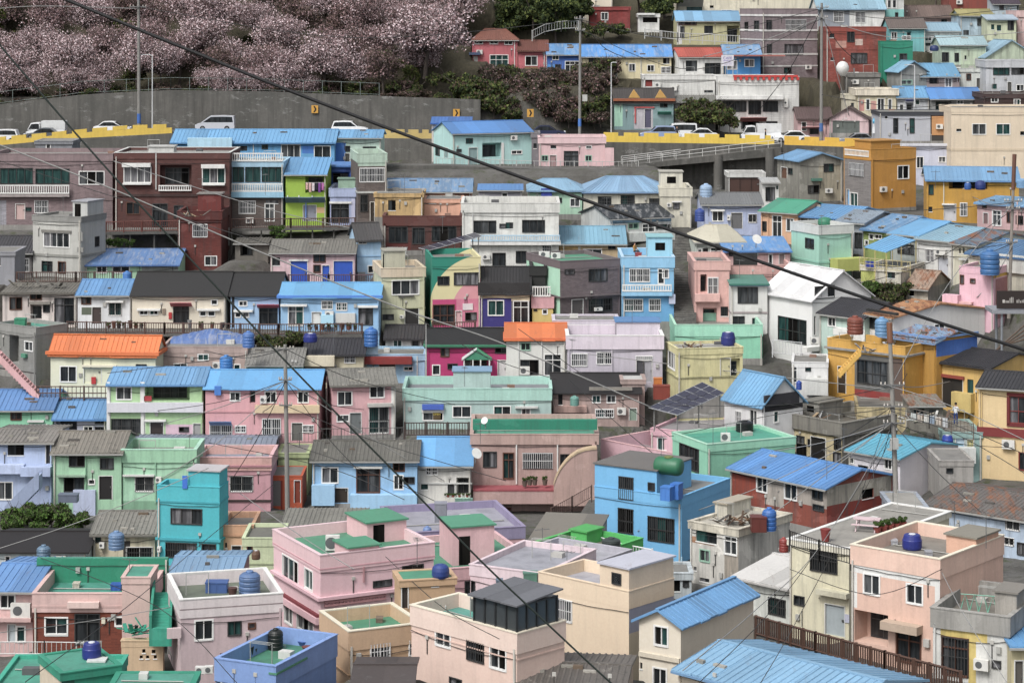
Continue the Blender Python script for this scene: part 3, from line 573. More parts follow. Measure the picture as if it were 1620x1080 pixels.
# second band
H('B1a','long sky blue house with pale blue parapet box under a wide bright blue roof',272,529,224,272,'#5fa9dc',('gable',205,'rib','#64a8e4'),'w 445 229 475 250;w 497 231 523 254;w 414 229 424 236 D;w 371 231 391 238 D;b parapet_box 298 218 368 243 .8 #a9d3e8;z 478 231 497 243 blu4;p 401 224 250 w2',d=262,dep=8)
H('B1b','pale mint house with bright blue roof left of the concrete wall',530,603,217,272,'#b9d2c2',('gable',206,'rib','#6aaeea'),'z 530 226 547 262 blu4;w 546 231 554 240 D;w 574 232 595 240 D;d 546 243 553 258 dg',d=264,dep=7)
H('B1c','deep blue awning hut between the lime house and mint house',516,556,262,300,'#3a62b8',('shed',258,'flat','blu4'),'v 522 272 553 290 1',d=256,dep=3)
H('B2b','small house with a cobalt blue roof behind the cyan gabled house',683,745,194,260,'#cfcac6',('shed',185,'rib','#2f6fc8'),'',d=283,dep=4)
H('B2','cyan gabled house with vivid blue roof and a large dark opening by the wall',716,841,210,266,'#b1dcd8',('gable',193,'flat','#3f86da'),'w 737 219 748 227 D;v 763 226 794 249 1.4;d 742 234 755 263 #8aa5a5;w 809 238 826 244;w 722 236 730 241 D;b counter 793 226 797 260 .1 wh;sw 689 231 696 246 D;sd 703 234 709 250 #8aa5a5',d=276,rz=10,xs=686,wear=.25)
H('B3','pale pink flat roofed house with grey gate and small extension',853,957,217,268,'#d9b4b6',('flat','conc','#dab9bb',.45,.15),'w 857 246 867 255 G;d 870 246 880 265 #a08080;g 892 239 915 265 D y;w 926 246 936 255 G;w 871 230 880 235 N;w 927 231 936 235 y;b extension 957 234 971 266 .4 #d9b4b6',d=274,dep=6,wear=.3)
H('B3g','narrow grey block squeezed between the cyan and pink houses',841,853,210,268,'#77757a',('flat','conc',None,.3),'w 844 227 849 235 N',d=278,dep=5)
H('B4g','grey box hut with a white window behind the purple brick terrace',56,114,223,262,'#7f8288',('flat','gr',None,.1),'w 73 225 80 237',d=266,dep=5,name='hut',cat='hut')
H('B4','purple grey brick house with wide balcony glazing and white balustrade',-15,178,243,362,'#8a7678',('flat','gr',None,.5,.08),'w 0 266 52 291 D t;w 56 267 110 291 D t;r -15 292 111 306 .5 wh;w 125 271 165 292 w;l 312 317 .06 #7c6a6b;b balcony_slab -15 306 111 311 .5 #a59a98;d 25 323 39 347 #c9a9a4;w 55 317 76 337 q;w 40 328 50 334 D;z -15 317 10 362 #9a98a0',d=249,kind='brick',dep=9)
H('B5','brown brick house with three white framed bay windows and roof terrace',182,363,241,366,'#5d3732',('flat','conc','#5d3732',.4,.08,'w2'),'w 196 264 239 289 w c;b awning 194 258 239 264 .5 wh;v 253 261 303 293 1.1;r 251 293 303 302 .12 wh;w 320 266 356 290 w c;b awning 319 260 356 266 .5 wh;b window_ledge 195 289 239 292 .4 wh;b window_ledge 320 290 356 293 .4 wh;l 307 311 .1 #3e2724;w 200 320 221 339 B x;g 241 322 265 358 D x;w 275 325 290 345 D x;p 247 241 300 w2;hut 235 275 231 2.0 2 w2 w2',d=247,kind='brick',dep=9,wear=.35)
H('B5t','dark red brick outbuilding with peeling maroon parapet below the brown house',282,350,334,425,'#6e3029',('flat','conc','#5c2622',.6,.12),'w 305 355 328 375 w q y;w 324 405 343 420 w c;l 350 352 .1 #4a211e;hut 313 350 306 1.2 2.2 #702c28 #8a8580',d=241,kind='brick',wear=.7,dep=6)
H('B6','pale blue three storey house with white balustrades over a dark brick base',367,448,256,368,'#9cc3da',('flat','gr','#9cc3da',.25,.05),'w 368 263 386 288 D t;w 388 263 412 288 D t;w 414 264 447 288 D t;r 367 242 448 255 .1 wh;r 367 290 448 303 .4 wh;b balcony 366 303 449 312 .45 #8fbfd8;z 366 313 450 368 #655a55 brick;g 419 322 434 350 w y;w 378 318 404 338 q y;w 421 317 440 322 N',d=249,dep=8,wear=.3)
H('B7','lime green house with a laundry balcony and a blue glazed canopy',452,516,275,364,'#96b82c',('shed',249,'rib','#5fa6e6'),'v 483 277 513 305 1.2;c 452 320 515 311 .9 #6d8fc0;d 480 325 500 350 #8a8d9a;z 497 328 513 337 #d8b080;p 484 312 345 #5a8ad8;p 455 309 320 wh;p 473 309 320 wh;p 494 309 320 wh',d=249,dep=7,wear=.2)
H('B8','narrow lavender blue house with a dark glass door beside the lime house',522,562,298,362,'#a3aed0',('flat','conc','#a9b6d8',.6,.12),'g 524 322 552 352 D x;b lintel 521 319 556 322 .12 wh;z 556 315 562 362 #b9bcd6;hut 535 562 282 .8 1.5 #8fae98 #7d9c88',d=249,dep=7,wear=.4)
H('B9','pale green and grey brick tower house beside the long faded blue roof',566,612,243,356,'#6b605c',('flat','conc','#aec6b4',.7,.05),'w 569 266 608 288 w y q;z 566 255 612 263 #aec6b4 plaster;l 303 306 .08 #b5b8b4;d 586 320 592 350 #3a3530;z 566 306 590 345 #5d534f;w 570 308 582 335 D h',d=247,kind='brick',rz=6,xs=555,dep=9)
H('B10','salmon house with a long faded blue tarpaulin roof below the stone wall',612,745,302,345,'#c98d70',('gable',283,'tarp','#6a93c6'),'w 724 308 735 317 N;z 711 302 745 345 #9a5f48',d=252,dep=8)
H('B11','mustard stained rooftop block with one small dark window',593,669,306,350,'#c4a268',('flat','conc',None,.1),'w 614 317 626 333 N;hut 669 700 317 .5 2 #8a9aa5 #b0b2b0 L',d=245,dep=6,wear=.9)
H('B11b','salmon rooftop wall right of the mustard stained block',671,731,315,352,'#dba58a',('flat','conc',None,.1),'w 672 315 690 322 N',d=247,dep=5,wear=.3)
H('B12','dark maroon house with wide dark glazing behind the solar canopy',607,729,341,402,'#56332e',('flat','conc','#5f352f',.75,.12),'w 615 359 645 384 D x;w 652 360 672 386 D x;w 683 358 722 382 D x;z 606 384 650 402 #6a2e2a',d=241,dep=7,wear=.35,kind='brick')
H('B13','white three storey house with black windows and a blue trimmed balcony',731,884,321,424,'#d8d8d2',('flat','conc','#d3d3cd',.7,.12),'w 749 349 785 369 D x;w 790 354 800 361 D;w 826 348 862 368 D x;w 800 352 812 362 N;r 745 371 886 381 .5 #a9cbe0;b balcony 743 380 887 387 .52 wh;w 779 400 800 421 D x;w 816 397 833 416 D x;w 858 388 873 398 D q;a 763 402 775 410;hut 730 760 335 .3 2 #d3d3cd #bdbdb8;p 748 325 420 w2',d=239,dep=8,wear=.4)
H('B13g','lavender grey hut with blue shed roof behind the white three storey house',757,826,300,345,'#a9a6b0',('shed',292,'rib','#4f8fdc'),'w 794 305 803 315',d=249,dep=5,kind='siding',wear=.2)
H('B14','pale mint house with pale blue roof behind the thick cable',836,921,300,345,'#a8d0b4',('hip',283,'rib','#88b2da'),'w 874 313 889 321 D;w 902 314 917 327 w y;b blue_sheet 856 298 873 320 .3 #2b3f98',d=252,dep=7)
H('B15','cream house with a broad light blue hipped roof and three grilled windows',923,1060,302,342,'#cdc9b8',('hip',279,'rib','#86acd8'),'w 946 311 967 327 D h;g 982 309 1004 329 D h;w 1027 314 1046 327 D h;w 1008 322 1013 326 N',d=252,dep=8)
H('B16','cream corner tower house with a stair head right of the blue hipped roof',1045,1094,297,358,'#cfcab6',('flat','conc','#d2cdb9',.65,.1),'w 1065 320 1075 331 D;b hood 1063 318 1078 320 .3 wh;hut 1043 1080 271 .3 2.4 #d5d1bf #b8b5a8 W;a 1055 321 1062 327',d=250,dep=7)
H('B17','white house with a patched black and blue roof and glazed porch',966,1062,345,382,'#c4c6c3',('gable',326,'tarp','#30363c'),'z 966 345 1062 352 #8fb4d0;w 973 355 992 372 w y;w 994 353 1010 362 G;g 1016 354 1036 376 w y;w 1038 355 1055 362 D;v 1056 355 1066 372 .7;b porch_wall 990 366 1062 380 .9 #c3c8c4',d=244,rz=14,xs=919,dep=7,wear=.6)
H('B18','tan house with a broad light blue roof behind the mint parapet',885,989,384,425,'#b9a27c',('gable',358,'rib','#79aed0'),'w 962 388 974 394 D;w 923 394 952 402 w;z 885 384 920 410 #c9a86c',d=240,dep=8)
H('B19','long periwinkle house with a grey tiled roof beside the alley tanks',1111,1205,322,370,'#aab6d6',('gable',305,'tile','#77797a'),'w 1127 334 1144 350 w;b hood 1124 331 1146 334 .35 wh;d 1157 337 1174 362 #6a6a6c;w 1184 339 1197 352 w h;a 1150 340 1155 348',d=244,dep=7,wear=.4)
H('B20','garage with a brown slatted door under the road ramp',1152,1210,273,312,'#8c8a86',('flat','conc','w2',.25,.1),'d 1154 277 1206 305 #4d342c;b shutter_slats 1170 277 1171 305 .02 #3a2822;b shutter_slats 1188 277 1189 305 .02 #3a2822',d=268,dep=4,wear=.6,name='garage',cat='garage',pipe=False)
H('B21','stained bare concrete house with a blue roof below the road barrier',1266,1332,254,318,'#8c8a80',('gablef',242,'rib','#6fa2d6'),'w 1303 259 1319 272 D;w 1278 293 1296 306 D;b awning 1283 282 1298 286 .5 #4a7a6a;sw 1247 266 1254 276 D;sd 1236 265 1245 282 #6a4a38;z 1295 262 1332 318 #a39b86;a 1305 298 1315 305',d=258,rz=20,xs=1230,dep=6,wear=.95)
H('B22','tall mustard corner building with brick side and white balustrade terrace',1378,1449,236,335,'#be8626',('flat','conc',None,.9,.02),'w 1420 262 1438 283 w y;sz 1336 253 1378 335 #85807e brick;sw 1344 258 1367 279 D q;sw 1345 305 1357 326 t;l 253 254 .05 #be8626;sd 1340 300 1344 324 blu2;hut 1378 1424 222 1.0 3 #be8626 #be8626;sr 1337 237 1375 247 .02 wh',d=254,rz=28,xs=1335,dep=7,wear=.25)
H('B23','mustard yellow house with a blue roof and an open upper veranda',1466,1612,285,352,'#bf8f22',('gable',265,'rib','#6b9fd4'),'v 1501 281 1562 299 1.5;w 1469 292 1477 308 D;d 1494 323 1512 350 #c9c9cc;w 1519 321 1530 342 q;b hood 1490 322 1510 324 .4 wh;w 1468 327 1475 335 N;p 1493 287 330 #d0c8b0',d=243,rz=-8,dep=9,wear=.3)
H('B24','dusty pink house with a pale blue roof cut by the right edge',1546,1650,327,366,'#bf9c9c',('gable',317,'rib','#7aa8d6'),'w 1554 318 1561 329 B;d 1556 337 1563 354 #7a6060;g 1570 333 1584 357 w y;w 1593 335 1598 352 B;w 1607 341 1619 355 D;p 1610 318 360 #d8b0a8',d=233,dep=8,rz=-42)
H('B25','peach cottage with an emerald green roof at the head of the blue roof row',1204,1262,336,385,'#d4a682',('gable',318,'flat','#1f9d78'),'g 1222 341 1237 377 w x;w 1244 346 1256 366 w x;w 1206 350 1213 366 D;p 1216 333 380 #d4a682',d=239,dep=7,rz=-38,wear=.35)
H('B26a','periwinkle cottage under a long blue roof next to the emerald roof',1262,1340,345,392,'#9fb0cc',('gable',328,'rib','#5f9edc'),'w 1266 345 1290 352 y;w 1318 346 1348 358 y;p 1300 341 380 w2',d=236,dep=8,rz=-38)
H('B26b','cottage under a weathered grey blue roof in the middle of the blue row',1325,1368,352,400,'#9aa0a8',('gable',335,'asb','#93a3b2'),'w 1352 368 1364 392 D',d=233,dep=7,rz=-40)
H('B26c','olive walled cottage under a worn steel blue roof with little square windows',1366,1410,365,430,'#8a9a52',('gable',343,'tarp','#5f92c8'),'w 1375 370 1382 379;w 1384 371 1395 378;w 1368 380 1374 388',d=230,dep=9,rz=-50)
H('B26d','cottage under a clean bright blue roof in the blue row',1409,1454,372,430,'#9fa5a0',('gable',351,'flat','#62abe8'),'w 1420 386 1446 402 D',d=226.6,dep=9,rz=-50)
H('B26e','white cottage with grilled window under a pale streaked blue roof',1452,1508,381,450,'#d6d6d2',('gable',361,'rib','#8ab0cc'),'w 1464 394 1478 415 q;a 1481 394 1499 403;d 1484 407 1500 435 #c0c4cc;p 1453 383 432 wh',d=222.8,dep=9,rz=-50,wear=.35)
H('B26f','cream cottage under a dark grey blue corrugated roof',1508,1546,387,450,'#cfcbb4',('gable',368,'rust','#5c708a'),'w 1517 392 1520 401 N;w 1523 392 1526 401 N;b hood 1522 408 1534 411 .5 w2;z 1536 404 1546 440 #9aa0a6',d=219.6,dep=9,rz=-50)
H('B26g','cream house under a wide steel blue roof behind the big blue tank',1532,1630,408,460,'#d0cbb8',('gable',386,'rib','#4f80b8'),'b white_wall 1580 404 1640 432 .3 #d9d8d0',d=214,dep=9,rz=-48)
H('B27','mint corner house with a white parapet and curved lime balcony',1296,1349,357,442,'#9cd0bd',('flat','conc','#c9cdc9',.6,.1),'sw 1274 377 1288 393 D;l 414 417 .05 #8ac4b0;w 1299 430 1308 437 w;b balcony 1313 407 1360 426 1.4 #b0b658;sd 1275 419 1288 437 #5a5a5a;w 1352 370 1357 392 D',d=229,rz=25,xs=1252,dep=7,wear=.25)
H('B29','low white house with a cream tarpaulin roof right of the stair alley',1100,1178,381,414,'#c2cac0',('hip',356,'flat','#cfc9b2'),'w 1112 393 1120 408 D;g 1124 392 1142 410 w x;w 1104 394 1110 404',d=233,dep=8,wear=.6)
H('B29b','pink house under a crumpled bright blue tarpaulin roof with a dish',1146,1250,396,420,'#cfa8a6',('shed',374,'tarp','#4a92e0'),'w 1153 396 1161 405 D;d 1233 402 1241 418 #8a7a7a;w 1216 402 1222 418 w',d=229,dep=7,wear=.5)
H('B30','pale pink stair fronted house with tall white grille window by the alley',1099,1154,413,516,'#d6a79e',('flat','conc','#d8aba2',.55,.1),'v 1108 434 1118 462 1;w 1120 439 1136 465 q;b balcony 1099 464 1138 476 .6 #d8aba2;v 1112 487 1134 512 1;w 1140 485 1152 500 N',d=221,dep=8,wear=.35)
H('B30b','white walled house with green roof and dark trimmed window by the pink house',1156,1214,448,520,'#d3d3cf',('shed',436,'flat','#3f8a78'),'w 1167 454 1199 480 D y;b fascia 1154 448 1216 452 .3 #7a9cc8;l 493 496 .05 #9a8f8f;w 1158 500 1178 515 D x;w 1190 503 1200 515 D',d=219,dep=5,wear=.3)
H('B30c','pink parapet roof terrace behind the green roofed white house',1155,1252,419,460,'#cf9f98',('flat','conc',None,.6,.05),'b black_sheet 1160 400 1198 419 .1 bk',d=224,dep=6,wear=.4)
H('B31','crisp white modern house with angular roof, skylight and tall glass doors',1285,1378,473,576,'#e0e0de',('gablef',428,'flat','#f0f0f0'),'w 1289 452 1320 472 x D;sw 1231 503 1276 541 D x;w 1288 500 1291 530 N;l 471 474 .02 #e0e0de;b balcony 1268 546 1310 553 .8 wh',d=214,rz=32,xs=1205,dep=8,wear=.06,gut=False,pipe=False)
H('B32','little shed with a rusty patched sheet roof beside the dark bush',1433,1468,455,486,'#b3a896',('gable',429,'rust','#a9907c'),'w 1438 459 1446 468 N o;sz 1468 445 1506 486 #9a9a92',d=219,rz=-24,xs=1504,dep=5,wear=.8,name='shed',cat='shed')
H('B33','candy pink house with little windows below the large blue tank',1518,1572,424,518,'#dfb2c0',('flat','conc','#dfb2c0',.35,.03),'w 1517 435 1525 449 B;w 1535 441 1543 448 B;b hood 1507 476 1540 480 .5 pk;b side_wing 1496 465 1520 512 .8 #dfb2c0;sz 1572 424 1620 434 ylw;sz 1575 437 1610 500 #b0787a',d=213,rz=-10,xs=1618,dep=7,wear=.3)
H('B35','pale mint house with a dark charcoal roof behind the thick cable',1297,1368,502,590,'#b4ccc2',('gable',479,'tile','#3d3d42'),'w 1310 502 1322 516 w;z 1322 519 1368 590 wh;w 1310 533 1322 552 w y;w 1328 538 1343 550 w;w 1328 552 1341 570 w y;b parapet_wall 1322 520 1350 530 .4 wh',d=209,rz=-45,dep=7,wear=.4)
H('B36','white flank house with an orange rusted sheet roof and dark edging',1372,1413,502,560,'#d6d4d0',('gable',480,'rust','#c08a5a'),'w 1376 498 1390 520 D;sw 1478 512 1495 520 w;b dark_edge 1374 491 1422 495 .3 bk',d=207,rz=-50,xs=1558,dep=11,wear=.2)
H('B37','ochre house under a faded patched blue roof with a deep blue gable end',1396,1481,541,640,'#b8892c',('gable',523,'rust','#88a8d4'),'sz 1472 500 1550 560 #3f6fc0;l 533 536 .2 #6a94cc',d=203,rz=-50,xs=1546,dep=6,wear=.4)
# third band left
H('C1','pale grey corner house with a dark trimmed picture window and side diamond',52,128,343,438,'#b4b4ae',('flat','conc','#8a8a86',.3,.08),'w 69 368 110 391 d x;b lintel 66 364 113 368 .12 #77756f;l 404 408 .08 #8e8e88;g 66 413 83 430 D x;w 92 414 104 432 B x;b quoin 124 367 131 381 .04 #8a8a86;b quoin 122 391 132 399 .04 #8a8a86;sw 150 374 157 390 D;b crest 52 355 128 356.2 .05 #9c9c96;hut 115 155 318 1.2 3 #b9bbb8 #a9abb2 B',d=235,rz=-22,xs=167,dep=7,wear=.35)
H('C2','low house with a dark grey roof and white grille window at the left edge',-15,50,398,440,'#6f6c6a',('gable',373,'tile','#47464a'),'w 25 409 46 430 q',d=237,dep=7)
H('C2b','plain pale grey block cut by the left edge',-20,23,398,448,'#8f9096',('flat','conc',None,.1),'w -10 408 1 420 N',d=229,dep=5,wear=.3)
H('C3','mint cottage with a worn blue and white tarpaulin roof',135,282,417,448,'#a3cfae',('gable',394,'tarp','#4f7cc0'),'w 153 421 169 432 w x;w 178 421 205 432 w x;z 208 418 224 440 #9fc8a4;z 224 418 282 448 #8a8f8a',d=236,dep=8)
H('C4','old whitewashed cottage with a flat grey rubble covered roof',4,121,462,516,'#d4c8c2',('shed',441,'asb','#7b776e'),'w 15 470 35 490 D B y;g 86 471 117 512 D y;w 48 461 66 474 B x;v 48 481 66 505 .6;w 68 482 79 494 D;b hood 47 477 80 481 .3 #8a857d;z 66 499 84 516 #d9cfc8',d=224,dep=7,wear=.7)
H('C5','white cottage with a ribbed sky blue roof and a brown window',123,207,465,517,'#dadcde',('gable',442,'rib','#5d9ade'),'w 129 469 144 481 B x;w 172 479 192 499 w h;b hood 168 475 196 478 .4 wh;d 146 486 160 512 #4a3f3c;z 129 486 146 498 #5f6858;b meter 163 478 168 485 .1 gr2',d=223,dep=7,wear=.3)
H('C6','long cream cottage under a black shingle roof with a pink door awning',209,357,466,517,'#d8ceba',('gable',430,'shin','#2f2e2d'),'w 221 491 234 498 w x;w 237 491 250 498 w x;b hood 217 488 254 491 .3 wh;w 316 492 326 500 w x;w 329 492 340 500 w x;b hood 312 488 348 491 .3 wh;w 334 474 344 482 w x;g 274 484 299 511 D x;c 270 484 304 477 .7 #dd7a84;b fire_box 267 494 272 504 .12 #b5262a;b meter 257 488 262 497 .1 #8a7a6a',d=221,dep=9,wear=.15,gut=False)
H('C7','pale blue cottage under the end of the black shingle roof',364,441,466,518,'#96b9dc',('gable',431,'shin','#2f2e2d'),'z 357 466 371 518 #3a3738;w 372 494 381 502 w;w 384 494 394 502 w;b hood 370 490 400 493 .3 wh;g 410 487 439 513 D x;c 407 486 442 480 .6 #dd6478;w 378 476 391 484 y',d=221.3,dep=9,wear=.15,gut=False)
H('C8','light blue row house with a long bright blue roof and white grilles',444,600,469,520,'#8fbbe0',('gable',447,'flat','#5fb0ee'),'l 467 471 .35 #4a86d8;w 509 476 526 489 q;w 532 479 549 491 q;w 532 496 562 510 q;b grille_box 531 495 562 510 .25 w2;g 456 484 480 515 w y;g 567 486 590 514 D y;b hood 444 481 486 484 .4 wh;b hood 566 483 598 486 .4 wh;d 494 494 508 514 wh;b tank_box 508 497 528 516 .5 #a9d8ee',d=220,dep=7,wear=.2,gut=False)
H('C9','pale pink shed row with cobalt blue doors under a broken grey asbestos roof',428,561,398,450,'#d3b2b8',('gable',379,'asb','#7f7c74'),'d 460 413 486 447 #1f54c0;d 528 413 558 447 #1f54c0;d 510 420 521 447 #1f54c0;w 496 402 515 415 w B;w 496 419 507 431 B;w 430 407 443 420 N;b door_frame 457 410 488 413 .1 wh',d=234,dep=7,wear=.55)
H('C10','tall narrow light blue house with a dark grey roof by the cream block',565,603,378,445,'#9fc2de',('gable',353,'tile','#4c4a4a'),'w 567 379 580 386 w;l 405 406.5 .05 #86b0d4;w 582 420 591 432 w;b shed_box 565 430 577 446 .5 #8a8d8f',d=236,rz=12,xs=553,dep=7,wear=.3)
H('C11','cream green two storey house with a big dark window and roof hut',604,672,424,520,'#c3c4a2',('flat','conc','#d2c0a4',.6,.1),'w 620 443 663 466 w x;l 487 489 .04 #a9aa88;w 605 497 623 506 D x;d 641 487 662 516 #2e2c2b;b bracket 630 467 655 469 .2 dg;a 632 498 638 503;hut 608 641 396 1.2 2.4 #bdbba4 #a8a698 S',d=223,rz=8,xs=591,dep=7,wear=.5)
H('C12','mural house with teal, cream and pink sweeping bands over a magenta ground floor',684,760,407,518,'MURAL',('flat','conc',None,.6,.03),'w 692 437 711 451 D x;w 718 431 757 451 D c;z 682 473 760 518 #d07894;z 684 474 722 518 #c23f78;w 684 482 719 513 B x;w 736 494 754 507 D x;b sign_board 732 480 748 490 .08 #d9cfd2;d 721 492 730 515 pk',d=222.5,rz=4,xs=673,dep=8,wear=.2)
H('C13','cream and purple house with dark cladding and a charcoal roof',760,838,463,517,'#d9c9a8',('gable',422,'tile','#2e2d2e'),'z 758 472 809 517 #37307a;w 772 475 797 499 w t;z 757 447 838 463.5 #2c2b2c;g 812 476 836 512 w x;z 809 476 838 517 #6a6668;b siding 756 447 839 463 .1 #2b2a2b;w 770 443 800 451 N;w 790 440 805 448 N',d=221.5,dep=8,wear=.2,gut=False)
H('C13b','dark cladded upper box with a strip window above the purple wall',840,863,421,466,'#2a2a2a',('flat','#2e2d2e'),'',d=224,dep=6,wear=.1,foot=False)
H('C14','small yellow house with a pink parapet next to the orange roof',842,875,470,520,'#d2b866',('flat','conc','#cf9ba0',.75,.1),'w 858 489 866 497 k;w 844 489 850 492 D;r 842 453 871 469 .0 wh',d=222,dep=6,wear=.25)
H('C15','grey brick fronted house with mint side wall and green roof floor',886,981,413,512,'#716568',('flat','gfl','#716568',.45,.02),'w 931 425 961 445 D y;w 893 426 909 434 D;l 469 471 .25 #645a5c;d 905 474 922 506 #54504f;w 931 472 968 492 D h x;a 939 486 951 491;sz 832 405 886 512 #a9d9bd plaster;z 886 472 981 512 #625759',d=221.5,rz=14,xs=833,dep=8,kind='brick',wear=.25)
H('C16','sky blue two storey house with white balustrade balcony by the stair alley',985,1066,406,516,'#7fb9de',('flat','sky','#86bfe2',.75,.1,'lb'),'w 996 425 1028 446 q;g 1041 425 1051 449 w x;r 984 449 1062 460 .5 wh;b balcony 983 459 1063 467 .52 #86bfe2;w 988 473 1017 492 q;w 1027 473 1045 492 q;w 1048 426 1058 440 w;z 983 466 1066 516 #5fa2d2;hut 1025 1066 374 2.0 3 #98d0e6 #8fc9d8 W;b sign_disc 1058 465 1068 480 .3 #b9c0d8',d=221,dep=8,wear=.25)
# fourth band
H('D1','grey sided corner house with an emerald flat roof at the left edge',-6,57,518,600,'#8f8f8b',('flat','tfl','#8f8f8b',.4,.03),'w 39 540 52 555 w;v 15 530 30 574 1;b box 37 559 44 565 .3 #4a8a70;sw 85 530 91 543;z -6 585 57 600 #3a3634',d=211,rz=-38,xs=106,dep=5,kind='siding',wear=.35)
H('D2','cream cottage under a vivid orange ribbed roof with a red fire box',80,246,560,616,'#d8d8bc',('gable',531,'rib','#ea7a30'),'w 95 579 121 604 w x;b hood 131 577 185 580 .3 cr;d 133 583 160 606 #d8d8bc;b fire_box 145 596 152 607 .12 #b5262a;w 215 576 232 580 D;l 557 562 .38 #de7030;b meter 125 590 130 596 .1 gr',d=208,rz=-5,xs=261,dep=7,wear=.12,gut=False,pipe=False)
H('D3','dusty mauve block house with a flat top behind the blue tank',256,391,548,600,'#b09a92',('flat','conc',None,.3,.03),'w 313 560 330 570 w;w 275 575 296 581 w;a 337 572 350 583;w 370 576 380 585 w',d=211,dep=6,wear=.4)
H('D4','teal cottage with a grey asbestos roof left of the beige tiled house',391,477,575,605,'#7fb3a8',('gable',551,'asb','#8c8a84'),'w 395 583 420 592 w x;w 436 587 462 596 w x;b hood 430 584 470 586 .3 wh',d=209,dep=7)
H('D9','beige cottage with charcoal tiled roof and a white window',481,575,559,612,'#c9c0a2',('gable',535,'tile','#3c3b40'),'w 545 561 562 574 w q;b parapet_box 477 561 530 577 .9 #d2c8ae;d 499 584 518 605 #3a332c',d=212,dep=7,wear=.35)
H('D10','small whitish house with a charcoal tiled roof beside the blue tank',610,668,534,575,'#bdbdb9',('gable',514,'tile','#3c3a3e'),'w 622 538 636 550 w;w 652 538 662 550 D;z 650 534 668 575 #8d8b87',d=219,dep=6,wear=.4)
H('D10b','light blue yard house with a red awning and water tank on top',577,672,560,612,'#9cc4e0',('flat','conc','#9cc4e0',.3,.05),'b awning 577 563 652 574 .8 #8a2c2a;d 600 573 625 600 #5a4642;w 639 580 653 586 k;p 660 563 600 w2;b tank_stand 577 546 598 560 .2 #a9cfe6',d=214,dep=5,wear=.4)
H('D11','magenta house with a black roof and a green and white gabled porch',675,815,547,604,'#b8286c',('gable',519,'shin','#262627'),'w 697 549 711 564 B x;w 684 577 696 593 w x;w 708 575 724 584 D x;d 734 568 744 594 dg;g 745 570 770 592 B x;w 783 546 803 559 D x;d 788 570 800 600 #d3d0d0;w 802 568 814 590 D x;l 545 548 .3 #2f7a5a;p 674 550 600 wh',d=212,dep=7,wear=.15,gut=False)
H('D12','white house with dark windows under a bright orange roof',801,895,536,600,'#d5d5cf',('gable',511,'flat','#ea7c38'),'w 824 542 839 554 G x;g 861 560 888 594 w x;w 823 569 852 592 D x;a 822 579 838 592;l 534 537 .3 #d86a36;p 857 540 595 wh;p 820 540 595 wh;z 800 533 895 541 #55524e',d=211,dep=7,wear=.2,gut=False)
H('D13','lavender house with a bent parapet terrace and white grille windows',898,1048,530,606,'#bfb8c4',('flat','#b9b3bf','#d5c9d4',.95,.14,'wh'),'w 904 559 929 579 q;w 944 557 968 576 q;w 1006 563 1032 569 w q;d 1019 570 1031 604 #a9a8b0;d 1007 570 1018 592 #4a4a50;hut 975 1048 508 3.5 3 #cfc6d0 #4a86cc S;p 968 545 590 #c9c2cc;sz 1048 545 1056 606 #d8b84a',d=209,dep=7,wear=.3)
H('D13b','lavender back wall terrace above the bent parapet with a grey door',876,978,506,545,'#c6bec9',('flat','conc',None,.2),'d 931 509 948 530 #aeb4c0',d=216,dep=4,wear=.3)
H('D14b','mint green walled roof terrace behind the cream yellow house',1068,1206,513,575,'#8fd2b4',('flat','conc','#98d8bc',.8,.05,'mint'),'z 1170 527 1206 575 #86cfae',d=214,dep=8,wear=.25)
H('D14','cream yellow corner house with a stained flat roof and a numbered door',1072,1175,551,635,'#cfc892',('flat','#b5b3ac',None,.3,.05),'v 1140 567 1171 597 .5;d 1140 567 1155 597 #cfc998;l 596 598 .1 #a9a578;sw 1057 556 1068 583 w y',d=206,rz=10,xs=1054,dep=7,wear=.6)
H('D5','pale green house with a white balcony band under a sky blue ribbed roof',172,321,606,698,'#a9cd98',('gable',581,'rib','#6ba6e2'),'v 230 603 300 634 1.6;w 184 612 208 632 w;b balcony 170 636 322 651 .35 #cfcfd6;w 176 662 223 685 D y h;d 238 668 258 690 #3a302e;w 283 675 299 683 D;d 306 670 320 694 #a0a0a0;z 226 651 230 698 wh;z 262 671 320 698 #d5b5c4;b hood 229 663 263 666 .3 wh;b pillar 222 604 229 636 .1 wh;b pillar 223 652 228 696 .1 wh;b pillar 169 604 174 698 .1 wh;z 170 606 175 698 wh;b planter 228 626 240 634 .1 #a83038',d=199.5,dep=7,wear=.2)
H('D6','pink two storey house with a cream band and bright blue roof behind the utility pole',325,505,613,700,'#d79fa4',('gable',585,'flat','#5aabf0'),'w 364 620 380 634 w;w 419 619 437 637 w x;w 471 619 488 637 w x;b balcony 404 640 506 652 .4 #d3bd98;l 650 652.5 .05 #c08a90;w 332 672 367 695 q;c 332 672 367 664 .7 #7a96d8;w 372 673 389 684 q;w 415 662 444 692 q w;d 462 669 478 697 #6a6a66;w 479 672 496 684 q w;a 412 625 422 637;b blue_box 340 610 350 624 .3 blu4;v 395 617 404 637 .4',d=199,dep=7,wear=.25,gut=False)
H('D7','mint cottage under a weathered blue roof at the left edge',-12,83,646,685,'#85c9a4',('gable',616,'rib','#4f84cc'),'w 17 652 34 664 B;b hood 44 664 70 667 .3 w2;w 46 671 74 680 w q',d=203,dep=7,wear=.25)
H('D8','lavender cottage under a tidy ribbed blue roof by the lattice fence',86,168,660,695,'#b3b5c6',('gable',630,'rib','#5d9ade'),'v 88 664 122 682 1;w 150 662 168 670 D;w 132 674 147 682 w;w 150 675 168 683 D',d=202,dep=7,wear=.3)
